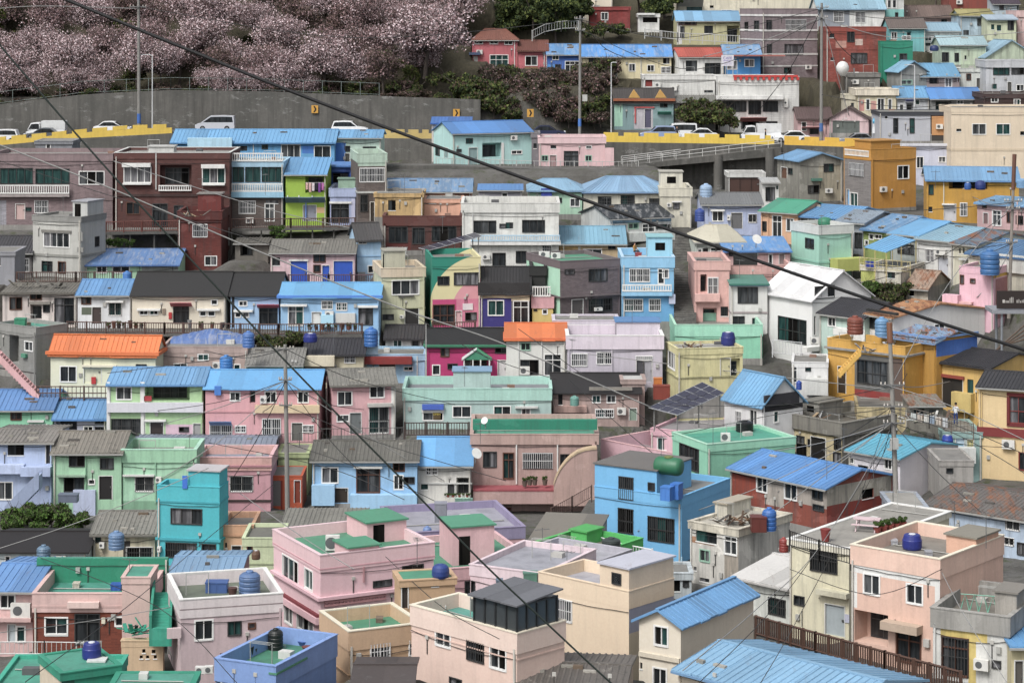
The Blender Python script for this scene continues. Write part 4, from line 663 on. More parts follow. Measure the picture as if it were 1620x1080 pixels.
H('D15','dusty pink two storey cottage with a grey asbestos gable roof and grilles',525,626,608,697,'#d2a2a6',('gable',584,'asb','#84827a'),'w 534 619 557 641 w x;w 585 611 608 629 w x;w 584 644 615 685 w h y;d 554 653 571 686 #6f7576;w 533 656 552 667 w y;b hood 581 637 620 642 .5 gr2;z 619 608 626 697 wh',d=200,rz=6,xs=517,dep=7,wear=.3)
H('D16','pale mint grey house with a long parapet, rooftop box and a shop window',638,872,614,676,'#a9c4bf',('flat','#8c8b92','#a3cfc2',.75,.08),'w 669 652 701 665 k x;b shop_hood 668 639 702 647 .35 #3f62c0;b window_frame 667 648 703 652 .1 wh;w 716 642 745 660 w x;w 781 642 808 661 w x;w 825 646 839 660 w;b hood 815 642 851 645 .3 w2;hut 717 776 586 1.0 2.5 #a9c4bf #7fa6d0',d=202,dep=6.5,wear=.3)
H('D17','dusty mauve house with a black sagging roof and mossy gable walls',875,1012,620,672,'#ae968f',('gable',590,'shin','#2b2a2b'),'w 937 625 950 637 w;w 960 625 974 637 w;w 942 647 971 660 w q;a 976 644 990 655;w 883 620 890 640 N;b balcony 876 641 928 651 .5 #b8968c;d 996 646 1007 665 #8aa08f;w 995 612 1014 623 D;b gable_wall 932 612 1000 617 .2 #8a857c;w 884 656 911 662 w',d=204,dep=8,wear=.6,gut=False)
H('D17h','mauve rooftop hut with white roof vents right of the black sagging roof',984,1020,600,650,'#a8928b',('flat','w2',None,.1),'',d=205,dep=3,wear=.5,foot=False)
H('D20','white gabled house with pale blue left roof slope and dark right gable',1206,1270,640,690,'#d9d9d9',('gablef',597,'rib','#6aaae2'),'sw 1164 650 1173 668 w q;sw 1186 648 1198 672 w;w 1224 650 1232 668 w;z 1206 640 1270 648 #2e2e33;b dark_board 1208 622 1262 640 .2 #2f2f36',d=197,rz=36,xs=1146,dep=8,wear=.2)
H('D21','small white house with a blue water drum on its lower roof',1253,1310,573,628,'#d8d8d6',('flat','conc',None,.2,.03),'w 1274 581 1283 587 D;g 1254 578 1261 605 w y;b lower_roof 1275 597 1310 622 1.0 w2',d=205,rz=-8,dep=5,wear=.4)
H('D22','unfinished bare concrete house with a cream ground floor and open rooftop',1241,1332,668,745,'#7e7b72',('flat','#6f6d66',None,.9,.25),'z 1243 684 1340 745 #c9b98e;w 1260 689 1273 702 D;w 1259 701 1276 721 N o;d 1283 692 1306 730 #23211f;w 1320 694 1336 712 D h;w 1318 716 1344 736 D;w 1278 694 1282 706 D;hut 1256 1296 633 2.2 3 #85827a #7a776e W',d=195,rz=-45,xs=1437,dep=8,wear=.95)
H('D22b','stained tan flat block in front of the cluttered terrace',1356,1436,645,720,'#b3a478',('flat','#8a8880',None,.1,.02),'',d=199,rz=-6,dep=6,wear=.9)
H('D38','mustard building with a wire glass front, red base and outside stair',1310,1432,548,660,'#c8962c',('flat','conc','#cf9c34',.8,.05),'z 1410 560 1434 660 #5f4d45;z 1352 560 1410 622 #63625f;w 1356 570 1404 608 D y;z 1352 618 1408 650 #8a2e2a;l 562 565 .25 #8d8b87;z 1310 563 1352 660 #c8962c;d 1326 580 1338 622 #403428',d=202,rz=-40,xs=1470,dep=3.4,wear=.35)
H('D39','yellow house with dark red pilasters under a broad charcoal roof',1442,1568,581,660,'#d3ac5a',('gable',559,'tile','#37363a'),'w 1448 575 1464 595 R x;b pilaster 1440 566 1447 624 .1 #8c3a2a;b pilaster 1480 570 1487 640 .1 #8c3a2a;d 1491 598 1523 645 #2c2a28;b door_frame 1488 593 1526 598 .15 #8c3a2a;b sill 1444 596 1474 600 .15 #8c3a2a;z 1443 602 1464 614 #6a6866;a 1458 617 1471 624;w 1530 600 1540 622 N;b lean_to 1511 620 1542 650 .6 #c9b064',d=200,rz=-45,dep=8,wear=.3)
H('D40','butter yellow house with dark tiled roof, maroon window frame and base band',1548,1660,617,762,'#dcc08c',('gable',592,'tile','#3a3a3e'),'w 1597 628 1640 670 R x;b window_frame 1593 622 1645 627 .12 #6e2426;b window_frame 1593 671 1645 675 .12 #6e2426;b window_frame 1593 627 1597 671 .12 #6e2426;b base_band 1546 678 1660 692 .15 #7d2c2c;a 1586 695 1606 709;w 1612 716 1640 744 R x;p 1553 620 680 #d0b070',d=193,rz=-22,dep=8,wear=.15)
H('D23','blue green annex with pale doors under the cluttered terrace',1493,1553,683,760,'#8fb0ac',('flat','conc',None,.2,.1),'d 1512 690 1526 712 #b5cfe0;d 1530 695 1540 712 #d8cf8a;b lower_wall 1511 706 1541 730 .8 #d3d6d2;w 1532 698 1537 710 N',d=195,dep=6,wear=.4)
H('D24','white house with a cyan ribbed roof and a tall white gable end',1343,1424,724,800,'#dcd8de',('gable',700,'rib','#4fb6dc'),'w 1399 726 1411 742 C k x;w 1358 736 1373 746 D;w 1345 724 1351 733 y;b yard_wall 1388 746 1420 764 .3 #8a8a86;sw 1470 743 1486 765 G t',d=186,rz=-45,xs=1516,dep=8,wear=.15)
H('D24b','small grey concrete annex right of the white gable end',1486,1540,728,790,'#a5a19b',('flat','#8f8d88',None,.15,.05),'w 1497 740 1508 748 D',d=183,dep=5,wear=.6)
# fifth band
H('E1','lavender blue corner house with a stepped outside stair at the left edge',-12,83,698,806,'#aebfe0',('gable',678,'asb','#8c8780'),'w 12 700 38 720 N x;d 73 698 82 733 #2c2c30;b balcony -12 733 40 747 .6 #b5c4e4;b landing 36 736 83 750 .9 #a9b9da;w -5 762 20 790 y;z 40 745 83 806 #a3b3d6;b side_box 120 770 155 812 1.2 #b5c0dc',d=185,dep=7,wear=.4)
H('E2','long pale green two storey house with a patched asbestos roof and black door',84,192,714,812,'#9cc9a6',('gable',682,'asb','#8b857a'),'w 109 720 134 738 D x;w 158 724 180 742 D y;w 101 755 133 778 D x;b hood 91 750 136 753 .4 #8aa890;d 157 753 177 790 #232021;p 136 714 800 #7fae8c;w 140 758 150 766 y',d=184,dep=7,wear=.55)
H('E2b','pale green annex with a ledge parapet and white framed window',194,309,710,812,'#9fcfae',('flat','conc','#97c9a6',.75,.12,'mint'),'w 214 754 243 777 w h y;z 155 792 309 812 #7aa889;b hood 195 750 245 752.5 .3 w2;p 246 725 795 #8fc0a0;a 247 753 256 762',d=184.2,dep=4.5,wear=.4)
H('E3','dusty pink house with a grey blue roof behind the cyan tower',311,428,722,806,'#c4919a',('flat','#8a97a8','#d2a49c',.8,.1,'pk'),'w 364 753 400 777 w h x;w 366 708 388 718 D;b ledge_band 350 735 430 738 .2 #b57f88;l 790 793 .1 #3a2e2c',d=187,dep=5,wear=.3)
H('E3b','grey blue ridge roof house seen edge on behind the green and pink houses',200,430,709,760,'#8d96a6',('gable',697,'rib','#8b96a8'),'',d=193,dep=6)
H('E3o','bright orange and red garden sheds beside the utility pole base',422,478,752,805,'#c2552e',('flat','conc',None,.1,.02),'z 431 754 445 800 #7a7672;z 444 752 447 805 #8a3020;d 466 760 475 795 #8a3a24',d=189,dep=4,wear=.3,name='shed',cat='shed')
H('E3p','pale olive wall house behind the orange sheds',440,487,716,780,'#a3b07c',('flat','conc',None,.1),'',d=194,dep=4,wear=.5)
H('E4','turquoise tower house with a stepped roof box and wide barred window',249,347,770,905,'#36b3bf',('flat','conc','#36b3bf',.9,.02),'w 270 804 320 829 D c;l 794 797 .06 #2da3b0;l 853 857 .12 #2da3b0;w 262 858 311 882 D h x;w 319 860 342 880 D x;a 251 863 256 871;hut 298 347 743 .15 3 #36b3bf #c6c2c4;b blue_box 289 752 297 772 .1 #2f6fd0',d=166,rz=-10,xs=361,dep=6,wear=.12)
H('E5','cream cottage with a corrugated asbestos roof left of the turquoise tower',147,245,842,895,'#cfc6a8',('gable',808,'asb','#87857c'),'w 200 865 241 882 h x;z 195 855 206 895 #3a332c;w 148 846 160 858 D;a 158 856 166 865',d=168,dep=7,wear=.8)
H('E6','low whitewashed cottage under a black felt roof by the thicket',-12,137,871,920,'#c3cfd0',('gable',840,'shin','#262223'),'w 8 879 16 888 w x;w 110 881 122 890 N;a 88 878 105 890;w 8 891 16 896 w',d=166,dep=7,wear=.6,gut=False)
H('E35','peach stair block between the turquoise tower and the pale green house',350,400,830,900,'#d2a684',('flat','conc','#c99a78',.5,.05),'d 367 863 381 882 #2f2a28;w 356 858 359 866 N;l 845 848 .1 #b98c6c',d=167,dep=4.5,wear=.5)
H('E36','pale green flat house behind the pink corner house',384,445,850,930,'#c3cfa6',('flat','#7a786f',None,.3,.05),'w 391 856 399 872 B x;w 405 898 421 906 D;l 890 892 .06 #b3c096',d=163,dep=4.5,wear=.4)
H('E37','low house under a wide grey corrugated roof above the pink corner terrace',442,572,842,880,'#8f8a82',('shed',818,'asb','#848279'),'',d=168,dep=7,wear=.6)
H('E7','light blue house with an asbestos roof, brown sliding door and yard wall',494,660,726,806,'#8ebce2',('gable',697,'asb','#706e66'),'w 509 739 535 764 w x;g 564 740 601 779 w B x;b hood 560 737 605 740 .3 w2;w 622 732 640 745 B x;w 623 751 638 774 y;w 638 754 656 765 D x;d 526 772 550 795 #3a3028;b yard_wall 494 765 530 797 .6 #98c4e6;b yard_wall 555 780 660 808 .7 #9ac8ea',d=186,dep=7,wear=.25)
H('E8','whitewashed house with a bright blue tarpaulin roof and small terrace plants',661,745,733,812,'#d3d1ca',('gable',691,'flat','#5aa8ee'),'w 674 738 692 751 w q;w 666 765 677 774 N;d 708 765 719 786 #3f4042;v 722 755 744 783 .9;b terrace 720 787 748 791 .5 #8fbfae;b low_wall 668 797 748 815 .7 #d9d8d2;l 763 765 .1 w2',d=187,dep=7,wear=.5)
H('E9','dusty mauve house with a green parapet roof and a curved outside staircase',746,945,686,806,'#b0928a',('flat','#1f9a78','#b79a90',.55,.12),'w 764 714 786 739 D x;g 796 716 813 757 B x;w 827 716 874 741 D q x;w 886 718 902 738 D x;b green_parapet 748 664 945 680 -.5 #16866a;p 817 703 765 wh;p 882 703 765 wh;b terrace 749 768 884 790 1.6 #b79690;b terrace_trim 749 767 884 770 1.64 #a04a52;w 755 800 785 815 G x;w 790 803 808 818 R x;z 746 795 810 818 #8d7a74',d=189,dep=9,wear=.5)
H('E10','pink flat roofed house with a tall sloping parapet behind the green terrace',952,1064,716,806,'#d7aab4',('flat','#9a949c','#deb4be',1.6,.06,'pk'),'w 979 741 996 756 w;d 1041 676 1052 700 #8a5a60',d=192,rz=-48,dep=6,wear=.2)
H('E10b','grey paved terrace with a pink rim under the solar panel rack',1030,1160,688,740,'#d8aab6',('flat','#9b979a','#d8aab6',.3,.06),'w 1040 692 1056 712 y',d=198,rz=-26,dep=8,wear=.3)
H('E11','mint green corner house with a turquoise flat roof and barred window',1119,1258,702,815,'#88cbac',('flat','#2ba78a','#92d2b4',.35,.05,'mint'),'sw 1075 705 1106 742 D x;z 1119 702 1258 815 #82c6a7',d=185,rz=24,xs=1064,dep=8,wear=.2)
H('E12','sky blue three storey corner house with a green tank on its roof',941,1078,785,905,'#68b2e2',('flat','conc','#68b2e2',.5,.02),'w 978 804 1002 843 D x h;w 1025 818 1067 857 D x h;sw 1085 885 1095 895 D;hut 941 1039 737 .02 5.5 #68b2e2 #74706c;u 979 754 1002 790 D x h;u 1025 763 1036 776 D x;p 1079 880 905 #a9d4ec',d=172,rz=-32,xs=1155,dep=8,wear=.1)
H('E13','rust red brick house with a bright blue ribbed roof and a cement gable',1156,1308,771,850,'#8a4434',('gable',742,'rib','#4a90e0'),'w 1197 754 1214 778 w x;w 1241 765 1261 790 w x;w 1285 776 1302 790 D x;w 1286 798 1304 808 D;z 1210 755 1240 800 #b0a79c;z 1262 770 1308 800 #a39a90;sz 1308 740 1410 790 #a8a294;sz 1308 790 1410 850 #8a3428;sw 1364 773 1382 788 N o;z 1156 752 1198 800 #94402c',d=174,rz=-26,xs=1412,dep=7,wear=1.0)
H('E15','light blue long house under a rotting corrugated roof at the right edge',1464,1660,827,890,'#aec0d4',('gable',793,'rust','#6c6864'),'w 1479 826 1492 840 w q;w 1591 817 1613 838 w h;w 1588 850 1604 862 w h;w 1609 858 1625 878 D;d 1466 826 1474 848 #c9d4de',d=168,rz=-40,dep=9,wear=.6)
H('E15g','grey wire mesh lean to between the terrace and the light blue house',1412,1466,800,850,'#9aa3b0',('flat','#aaa79f',None,.1),'w 1425 808 1446 832 q;b rust_panel 1424 806 1446 834 .1 #a0805c',d=171,dep=5,wear=.7)
# foreground
H('E14','peeling whitewashed house with a slumped dirty roof and debris',1092,1168,836,945,'#cfccc4',('flat','#c3bdae','#c9c2b0',.25,.12),'w 1101 836 1134 858 N x;w 1107 869 1123 888 G y;z 1092 850 1130 860 #a87a58;g 1146 848 1166 877 w y;w 1097 896 1102 902 N;w 1107 914 1122 920 N;z 1146 845 1168 945 #a89e90;hut 1104 1150 792 3 3 #c9c4b4 #b8ad98',d=160,rz=-40,xs=1250,dep=6,wear=1.0)
H('E19','low white house with a pale patched sheet roof beside the cream house',1165,1250,928,985,'#d0d3cc',('gable',894,'flat','#d6d4d0'),'w 1216 946 1243 973 D x h;w 1170 936 1188 962 N;b awning 1176 930 1186 933 .4 w2',d=147,rz=-45,dep=8,wear=.5)
H('E16','cream two storey house with a rooftop terrace and big barred window',1249,1343,866,1022,'#d8d2b4',('flat','#a39f96','#d8d3c0',.12,.12,'wh'),'w 1282 866 1325 905 D x h;w 1256 942 1273 957 D x;d 1306 957 1336 1005 #a9b4b8;b hood 1297 933 1345 941 .5 #c4c0a8;b sign_board 1337 971 1344 984 .06 #b9bcd0;b gas_pipe 1269 965 1270 990 .1 #8a8a80',d=142,rz=-38,dep=13,wear=.45)
H('E17','peach house with a white framed front, roof terrace and grey stair hut',1347,1487,883,1068,'#d9b3a0',('flat','#8f8a80','#dfbba8',.85,.05,'cr2'),'w 1366 908 1392 940 w x;w 1434 924 1460 955 w x;z 1347 905 1356 960 wh;z 1479 905 1487 1068 wh;z 1347 870 1487 916 wh;v 1352 968 1405 1018 1.4;g 1418 1000 1457 1048 B x;b hood 1402 983 1460 996 .7 #b5a08c;b meter_row 1463 1010 1472 1022 .2 gr2;hut 1497 1545 846 4.2 2.7 #d8a98e #8f8a7c',d=129,rz=-20,xs=1587,dep=7,wear=.22)
H('E18','white and ochre house with a grey parapet terrace at the bottom right corner',1476,1596,974,1085,'#cfcfca',('flat','#8d877c','#97958f',.8,.12),'z 1488 985 1562 1012 #c9b25c;g 1490 1008 1532 1068 B x h;w 1569 1044 1584 1057 D;z 1532 1010 1544 1085 #c9b25c;hut 1574 1616 935 1.5 2 #9b968d #8a857c',d=125,rz=-28,xs=1650,dep=7,wear=.6)
H('E18b','ochre side house with a blue sheet roof at the bottom right edge',1600,1680,1020,1110,'#c8bd92',('shed',993,'rib','#4f9ade'),'d 1606 1045 1618 1100 #5a5650',d=124,dep=5,wear=.4)
H('E21','long low house under a wide corrugated pale blue roof along the bottom edge',1074,1330,1122,1180,'#d0c4b0',('gable',1076,'rib','#7fb0de'),'w 1100 1100 1110 1110',d=114,rz=-44,dep=7,wear=.2)
H('E22','cream gabled house with a sky blue ribbed roof and two white windows',1011,1077,988,1112,'#ddd3c0',('gablef',963,'rib','#5a9ada'),'w 1035 990 1057 1021 w t;w 1033 1056 1055 1090 w t;b ledge 1012 1035 1076 1042 .12 #d0c6b2;w 1004 1046 1010 1056 N',d=126,rz=-34,xs=1192,dep=9,wear=.12,gut=False,pipe=False)
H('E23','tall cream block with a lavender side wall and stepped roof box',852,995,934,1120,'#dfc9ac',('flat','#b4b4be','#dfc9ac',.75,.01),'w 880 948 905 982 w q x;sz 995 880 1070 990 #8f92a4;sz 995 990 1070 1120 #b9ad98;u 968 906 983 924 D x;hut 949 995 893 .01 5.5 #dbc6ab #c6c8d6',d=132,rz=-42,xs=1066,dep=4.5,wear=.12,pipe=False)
H('E23c','low lavender grey terrace wall behind the tall cream block',818,935,890,960,'#a9a8b2',('flat','#b4b4bc',None,.4,.05),'',d=144,rz=-36,dep=4.5,wear=.3)
H('E24','bright green walled roof yard in front of the sky blue house',843,940,874,935,'#46ad54',('flat','#8a8478','#46b455',.7,.05),'hut 903 928 838 3.5 1.8 #46b455 #46b455',d=153,rz=-38,dep=5.5,wear=.2)
H('E39','house with a stained grey sloping roof above the bright green yard',838,936,858,900,'#a39a90',('shed',822,'flat','#857f74'),'',d=163,rz=-10,dep=8,wear=.8)
H('E26f','pink house with a purple rimmed lavender roof floor and grey chimney',640,830,842,960,'#d9aab0',('flat','#a9a8b4','#8f86a6',.55,.05),'',d=158,rz=14,dep=8.5,wear=.25)
H('E26','pink house with a green roof floor and a green topped stair hut',688,850,900,1010,'#dcadb2',('flat','#35966c','#dcb0b4',.5,.05),'w 735 918 752 940 D x;hut 716 782 830 2.2 3.0 #dcb0b4 #3a9a72 L;w 700 886 712 900 B x',d=147,rz=18,dep=9,wear=.3)
H('E26t','low pink and grey roof terrace in front of the lavender floor',744,860,906,1000,'#d6bcc2',('flat','#a7a8b2','#dac6cc',.4,.05),'w 735 918 752 940 D x',d=139,rz=-28,dep=7,wear=.3)
H('E25','pink corner house with white windows, maroon trims and green roof floor',507,686,877,1045,'#e2bcc2',('flat','#35966c','#e2bec2',.75,.06,'lpk'),'w 636 893 670 910 D x;w 590 917 620 928 D x;l 899 901 .08 #cf9ca4;sw 447 882 472 919 w t;sw 482 900 495 932 w t;l 944 949 .25 #e0b6be;sb maroon_band 433 949 506 953 .2 #7a3038;sb balcony 431 953 507 963 .3 #e2b8be;sw 450 952 463 986 w y;sw 470 962 496 1000 w y;r 513 944 610 953 .05 #c58f92;p 575 895 920 #b98a8e;hut 581 645 822 4.0 3.2 #dfb2b6 #35966c L;hut 552 600 862 .02 2.2 #dfb2b6 #35966c',d=139,rz=22,xs=433,dep=7.5,wear=.12,pipe=False)
H('E27','tan corner house with a green roof floor and a tan stair hut',552,668,997,1100,'#c2a07c',('flat','#2a9468','#c7a684',.8,.06,'cr'),'w 586 1006 617 1042 w q;w 647 1002 664 1036 w q;l 1066 1068 .1 #b08e6a',d=126,rz=24,xs=507,dep=5.5,wear=.15)
H('E28','pale pink cream house with white windows and a dark glass roof room',651,818,1000,1120,'#dcbfb0',('flat','#3aa396','#e0c8ba',.8,.06,'cr2'),'w 689 980 713 1022 w x;w 739 1014 766 1046 D h x;w 775 1015 801 1058 w x;w 711 1072 731 1085 D;l 1043 1045 .04 #cfb0a2',d=119,rz=-45,xs=893,dep=4.0,wear=.12)
H('E29','cornflower blue house with a cluttered green roof terrace at the bottom',341,436,1052,1130,'#6f92cc',('flat','#2f8f66','#7a9bd4',.9,.05),'w 350 1062 362 1082 w k;hut 430 470 1065 .02 3 #5a80c4 #2f8f66',d=119,rz=-10,xs=532,dep=6.2,wear=.2)
H('E30','lavender pink corner house with a grey green roof and white parapet',286,446,947,1080,'#c9b3b6',('flat','#6f7a68','#d6cccc',.8,.06,'wh'),'w 308 980 337 1012 w x;w 360 982 382 1005 D x;w 393 985 404 994 B;l 963 965 .06 #b9a3a6;sd 262 1025 272 1055 #8a8a88;b hydrangea_box 264 992 286 1008 .2 #d0bcbc',d=132,rz=10,xs=266,dep=6.3,wear=.25)
H('E31','brick fronted house with pale pink parapet and an emerald walled terrace',53,234,937,1035,'#7c3a26',('flat','#2a9f88','#d3b0aa',.85,.08),'w 71 976 107 1003 w t;g 118 970 158 1019 D x;w 182 975 218 990 w x;l 957 960 .1 #c9a6a0;b window_hood 108 950 158 959 .4 #dcc0b8;b meter 161 976 167 985 .15 cr;w 72 988 107 1004 N t',d=139,dep=6,kind='brick',wear=.3)
H('E31b','emerald green stepped wall terrace behind the brick fronted house',58,266,883,960,'#178868',('flat','#2aa084','#178868',0.02,.0),'',d=144.6,dep=.3,wear=.25)
H('E31h','small pale pink roof hut with a green top on the emerald terrace',193,237,912,960,'#cdaea6',('flat','#2aa084',None,.12,.05),'',d=138.6,dep=3,wear=.2,name='roof_hut',cat='hut',foot=False)
H('E32','pink cottage with a sky blue ribbed roof and an outdoor unit at the left edge',-20,52,932,1035,'#cda9a6',('gable',892,'rib','#5d96e2'),'w 0 940 24 962 w x;a 19 952 50 975;b ledge -20 974 52 980 .5 #c9a6a2;d 13 988 24 1016 #b9c4c8;w 26 990 40 1015 w;l 980 982 .1 #8a6a66',d=141,rz=-3,dep=8,wear=.35)
H('E34','mauve cottage with a pale blue ribbed roof behind the corner house',271,378,906,960,'#b48f92',('gable',880,'rib','#84acdc'),'w 305 903 322 910 D;z 275 905 322 930 #a07a7e',d=151,dep=6,wear=.3)
H('E33','emerald roofed low house across the bottom left corner',-20,165,1096,1190,'#1b8d72',('flat','#2aa88c','#2aa88c',.25,.05),'',d=118,dep=7,wear=.3)
H('E33h','emerald roof hut with a pale side door and blue barrel on top',97,190,1063,1150,'#1b8d72',('flat','#2a9f84',None,.12,.08),'z 97 1060 118 1150 #2a5a4e;sz 60 1040 97 1150 #cdbfa8',d=114,rz=20,xs=63,dep=3.2,wear=.3)
H('E33c','emerald flat roof at the bottom edge right of the roof hut',170,300,1092,1180,'#1b8d72',('flat','#2aa088',None,.1,.1),'',d=112,dep=3.2,wear=.3)
H('E33d','peach garden wall block with square vents below the green stair',192,258,1012,1062,'#cdb08c',('flat','#2a9f84',None,.1,.02),'w 225 1026 230 1032 N o;w 240 1027 246 1033 N o;w 221 1036 226 1041 N o;w 231 1036 236 1041 N o;w 243 1036 248 1041 N o',d=134,dep=.5,wear=.3)
H('E38','low house under a dark brown roof at the bottom edge',560,650,1085,1120,'#7a5a4a',('gable',1060,'flat','#4f4644'),'',d=116,dep=5)
H('E38b','low cream house under a grey brown tiled roof at the bottom edge',820,985,1090,1130,'#cdb8a4',('gable',1052,'asb','#6c6660'),'',d=118,rz=-8,dep=6)

H('X1','white stall box with a tin roof between the brown garage and the stained concrete house',1206,1232,288,330,'#cfd0cc',('shed',281,'rib','#b5b7b5'),'w 1211 296 1226 318 D x;w 1228 294 1231 300 N',d=256,dep=3,wear=.5)
H('X2','dark open lean to with junk under the brown walkway left of the pink sheds',372,424,384,410,'#6a665e',('shed',376,'asb','#6a665e'),'v 380 388 400 405 .8',d=240,dep=3,wear=.9,name='shed',cat='shed')
H('X3','small tin roofed lean to beside the mustard corner building',1336,1366,342,368,'#8d8b88',('shed',334,'rib','#9aa0a8'),'w 1342 346 1352 356 D;d 1356 345 1364 366 #c9ccd0',d=248,dep=3,wear=.6,name='shed',cat='shed')
H('X4','grey plank lean to between the orange roofed white house and lavender terrace',896,906,548,598,'#8a8a86',('shed',540,'asb','#77756f'),'',d=210.5,dep=3,wear=.8,name='shed',cat='shed')
H('X5','whitewashed lean to with dark opening left of the peeling whitewashed house',1056,1094,905,950,'#b9c2c6',('flat','conc',None,.2),'w 1064 915 1076 935 N o;w 1080 918 1090 928 D',d=158,dep=3,wear=.8)
H('X6','beige block hut with washing behind the crumpled blue tarpaulin roof',1180,1206,452,470,'#b9a898',('flat','conc',None,.2),'w 1186 456 1196 464 D',d=224,dep=3,wear=.7)
H('X7','small pale blue shed under the solar canopy beside the mural house',612,640,400,428,'#a9b5b9',('shed',394,'rib','#b0b2ae'),'w 618 406 632 418 D x',d=230,dep=3,wear=.6,name='shed',cat='shed')
H('X8','dull tin shed behind the cluttered terrace fence',1440,1492,640,676,'#7a766c',('shed',632,'rust','#8a8880'),'v 1446 646 1462 670 .8;w 1470 648 1484 662 D',d=197,dep=4,wear=.9,name='shed',cat='shed')

H('E27h','tan stair hut with green top and narrow dark door by the tan corner house',634,720,917,1010,'#bf9d78',('flat','#2f9a70',None,.1,.1),'d 636 924 645 962 #3a332e;w 683 919 694 927 N o',d=131,rz=12,xs=624,dep=3.2,wear=.2,name='stair_hut',cat='hut')
# ------------------------------------------------------------------ road, walls, ramp
def add_foot(x, y, w_, d_, z, rz=0): FOOT.append((x, y, rz, w_, d_, z))
YR = 287.0
ROADP = [(-280,250),(-80,238),(0,229),(60,224),(130,217),(200,211),(270,209),(420,212),(600,217),(680,218),(800,220),(955,222),(1100,224),(1220,227),(1395,233),(1470,236)]
def road_z(px): return -np.interp(px, [a for a, b in ROADP], [b for a, b in ROADP])/F*YR
asph = plain((.055,.055,.058), .9, vary=.3)
mb = MB()
for (a, _), (b, _) in zip(ROADP[:-1], ROADP[1:]):
    xa, xb = (a-810)/F*YR, (b-810)/F*YR; za, zb = road_z(a), road_z(b)
    mb.hexa([(xa,YR,za-.3),(xb,YR,zb-.3),(xb,YR+8,zb-.3),(xa,YR+8,za-.3),(xa,YR,za),(xb,YR,zb),(xb,YR+8,zb),(xa,YR+8,za)], asph)
    add_foot(xa, YR-.2, xb-xa, 8.4, min(za, zb)-.35)
tag(mb.build('road'), kind='structure')
mb = MB(); lm = plain('#d6d6d2', .7)
for i in range(60):
    px = -60+i*25; xa, xb = (px-810)/F*YR, (px+12-810)/F*YR
    mb.hexa([(xa,YR+4,road_z(px)+.004),(xb,YR+4,road_z(px+12)+.004),(xb,YR+4.14,road_z(px+12)+.004),(xa,YR+4.14,road_z(px)+.004)]+[(xa,YR+4,road_z(px)+.008),(xb,YR+4,road_z(px+12)+.008),(xb,YR+4.14,road_z(px+12)+.008),(xa,YR+4.14,road_z(px)+.008)], lm)
tag(mb.build('road_markings'), kind='structure')
def barrier(label, pa, pb, col, step=32, gap=9):
    mb = MB(); m = wallmat(col, .22); px = pa
    while px < pb-.1:
        q = min(px+step, pb); Y = YR-.35
        def seg(x0, x1, h0, h1):
            a, b = (x0-810)/F*Y, (x1-810)/F*Y; za, zb = road_z(x0), road_z(x1)
            mb.hexa([(a,Y,za+h0),(b,Y,zb+h0),(b,Y+.3,zb+h0),(a,Y+.3,za+h0),(a,Y,za+h1),(b,Y,zb+h1),(b,Y+.3,zb+h1),(a,Y+.3,za+h1)], m)
        seg(px, q, -.25, .55); g = min(gap, (q-px)*.4); seg(px, q-g, .552, .98); px = q
    tag(mb.build('road_barrier'), label, 'barrier', 'yellow notched barriers along the hill road')
barrier('yellow notched concrete barrier along the left end of the hill road', -270, 272, '#d8b632')
barrier('faded yellow notched barrier between the bright blue roof and the cyan house', 602, 684, '#c0a860', 22, 6)
barrier('bright yellow notched barrier above the concrete ramp', 955, 1225, '#e2c02c')
barrier('deep yellow notched barrier behind the stained concrete house and mustard building', 1241, 1396, '#e6b522')
def concmat(dark=.5):
    key = ('conc', dark)
    if key in _M: return _M[key]
    m, n, b, g = newmat('stained_concrete'); b.inputs['Roughness'].default_value = .9
    st = ramp(n, noise(n, g, 1.0, 1.6, 1.6, .10, 6, .7), .42, .66); bl = ramp(n, noise(n, g, .22, 1, 1, 1, 6, .65), .38, .66); fi = noise(n, g, 3.5, 1, 1, 1, 6, .75)
    o = mix(n, mathn(n, 'MULTIPLY', st, .8*dark+.2), (.125, .12, .11), (.035, .035, .032))
    o = mix(n, mathn(n, 'MULTIPLY', bl, .85), o, (.07, .07, .064)); 
    o = mix(n, mathn(n, 'MULTIPLY', ramp(n, noise(n, g, .35, 1, 1, 2.4, 8, .8), .57, .63), .6), o, (.26, .26, .25))
    o = mix(n, .25, o, mix(n, fi, (0, 0, 0), (1, 1, 1)), 'OVERLAY'); bump(n, fi, b, .4, .05)
    n.links.new(o, b.inputs['Base Color']); _M[key] = m; return m
def stonemat():
    m, n, b, g = newmat('rubble_stone'); b.inputs['Roughness'].default_value = .95
    v = n.nodes.new('ShaderNodeTexVoronoi'); v.inputs['Scale'].default_value = 2.2; n.links.new(g.outputs['Position'], v.inputs['Vector'])
    o = mix(n, .6, (.13, .12, .11), v.outputs['Color'], 'MULTIPLY'); d = ramp(n, v.outputs['Distance'], .25, .55)
    o = mix(n, d, mix(n, ramp(n, noise(n, g, 1.2), .4, .7), (.16, .15, .14), (.09, .10, .06)), (.02, .02, .018)); bump(n, d, b, -.9, .15); n.links.new(o, b.inputs['Base Color']); return m
STONE = stonemat()
def ribbon(name, label, pts, Y, t, mat, cat='wall', group=None):
    """wall standing at distance Y: pts = (px, top py, bottom py)"""
    mb = MB()
    for (a, t0, b0), (b, t1, b1) in zip(pts[:-1], pts[1:]):
        ya, yb = (Y(a), Y(b)) if callable(Y) else (Y, Y)
        p = [P(a, b0, ya), P(b, b1, yb), P(a, t0, ya), P(b, t1, yb)]; o = Vector((0, t, 0))
        mb.hexa([p[0], p[1], p[1]+o, p[0]+o, p[2], p[3], p[3]+o, p[2]+o], mat)
    return tag(mb.build(name), label, cat, group)
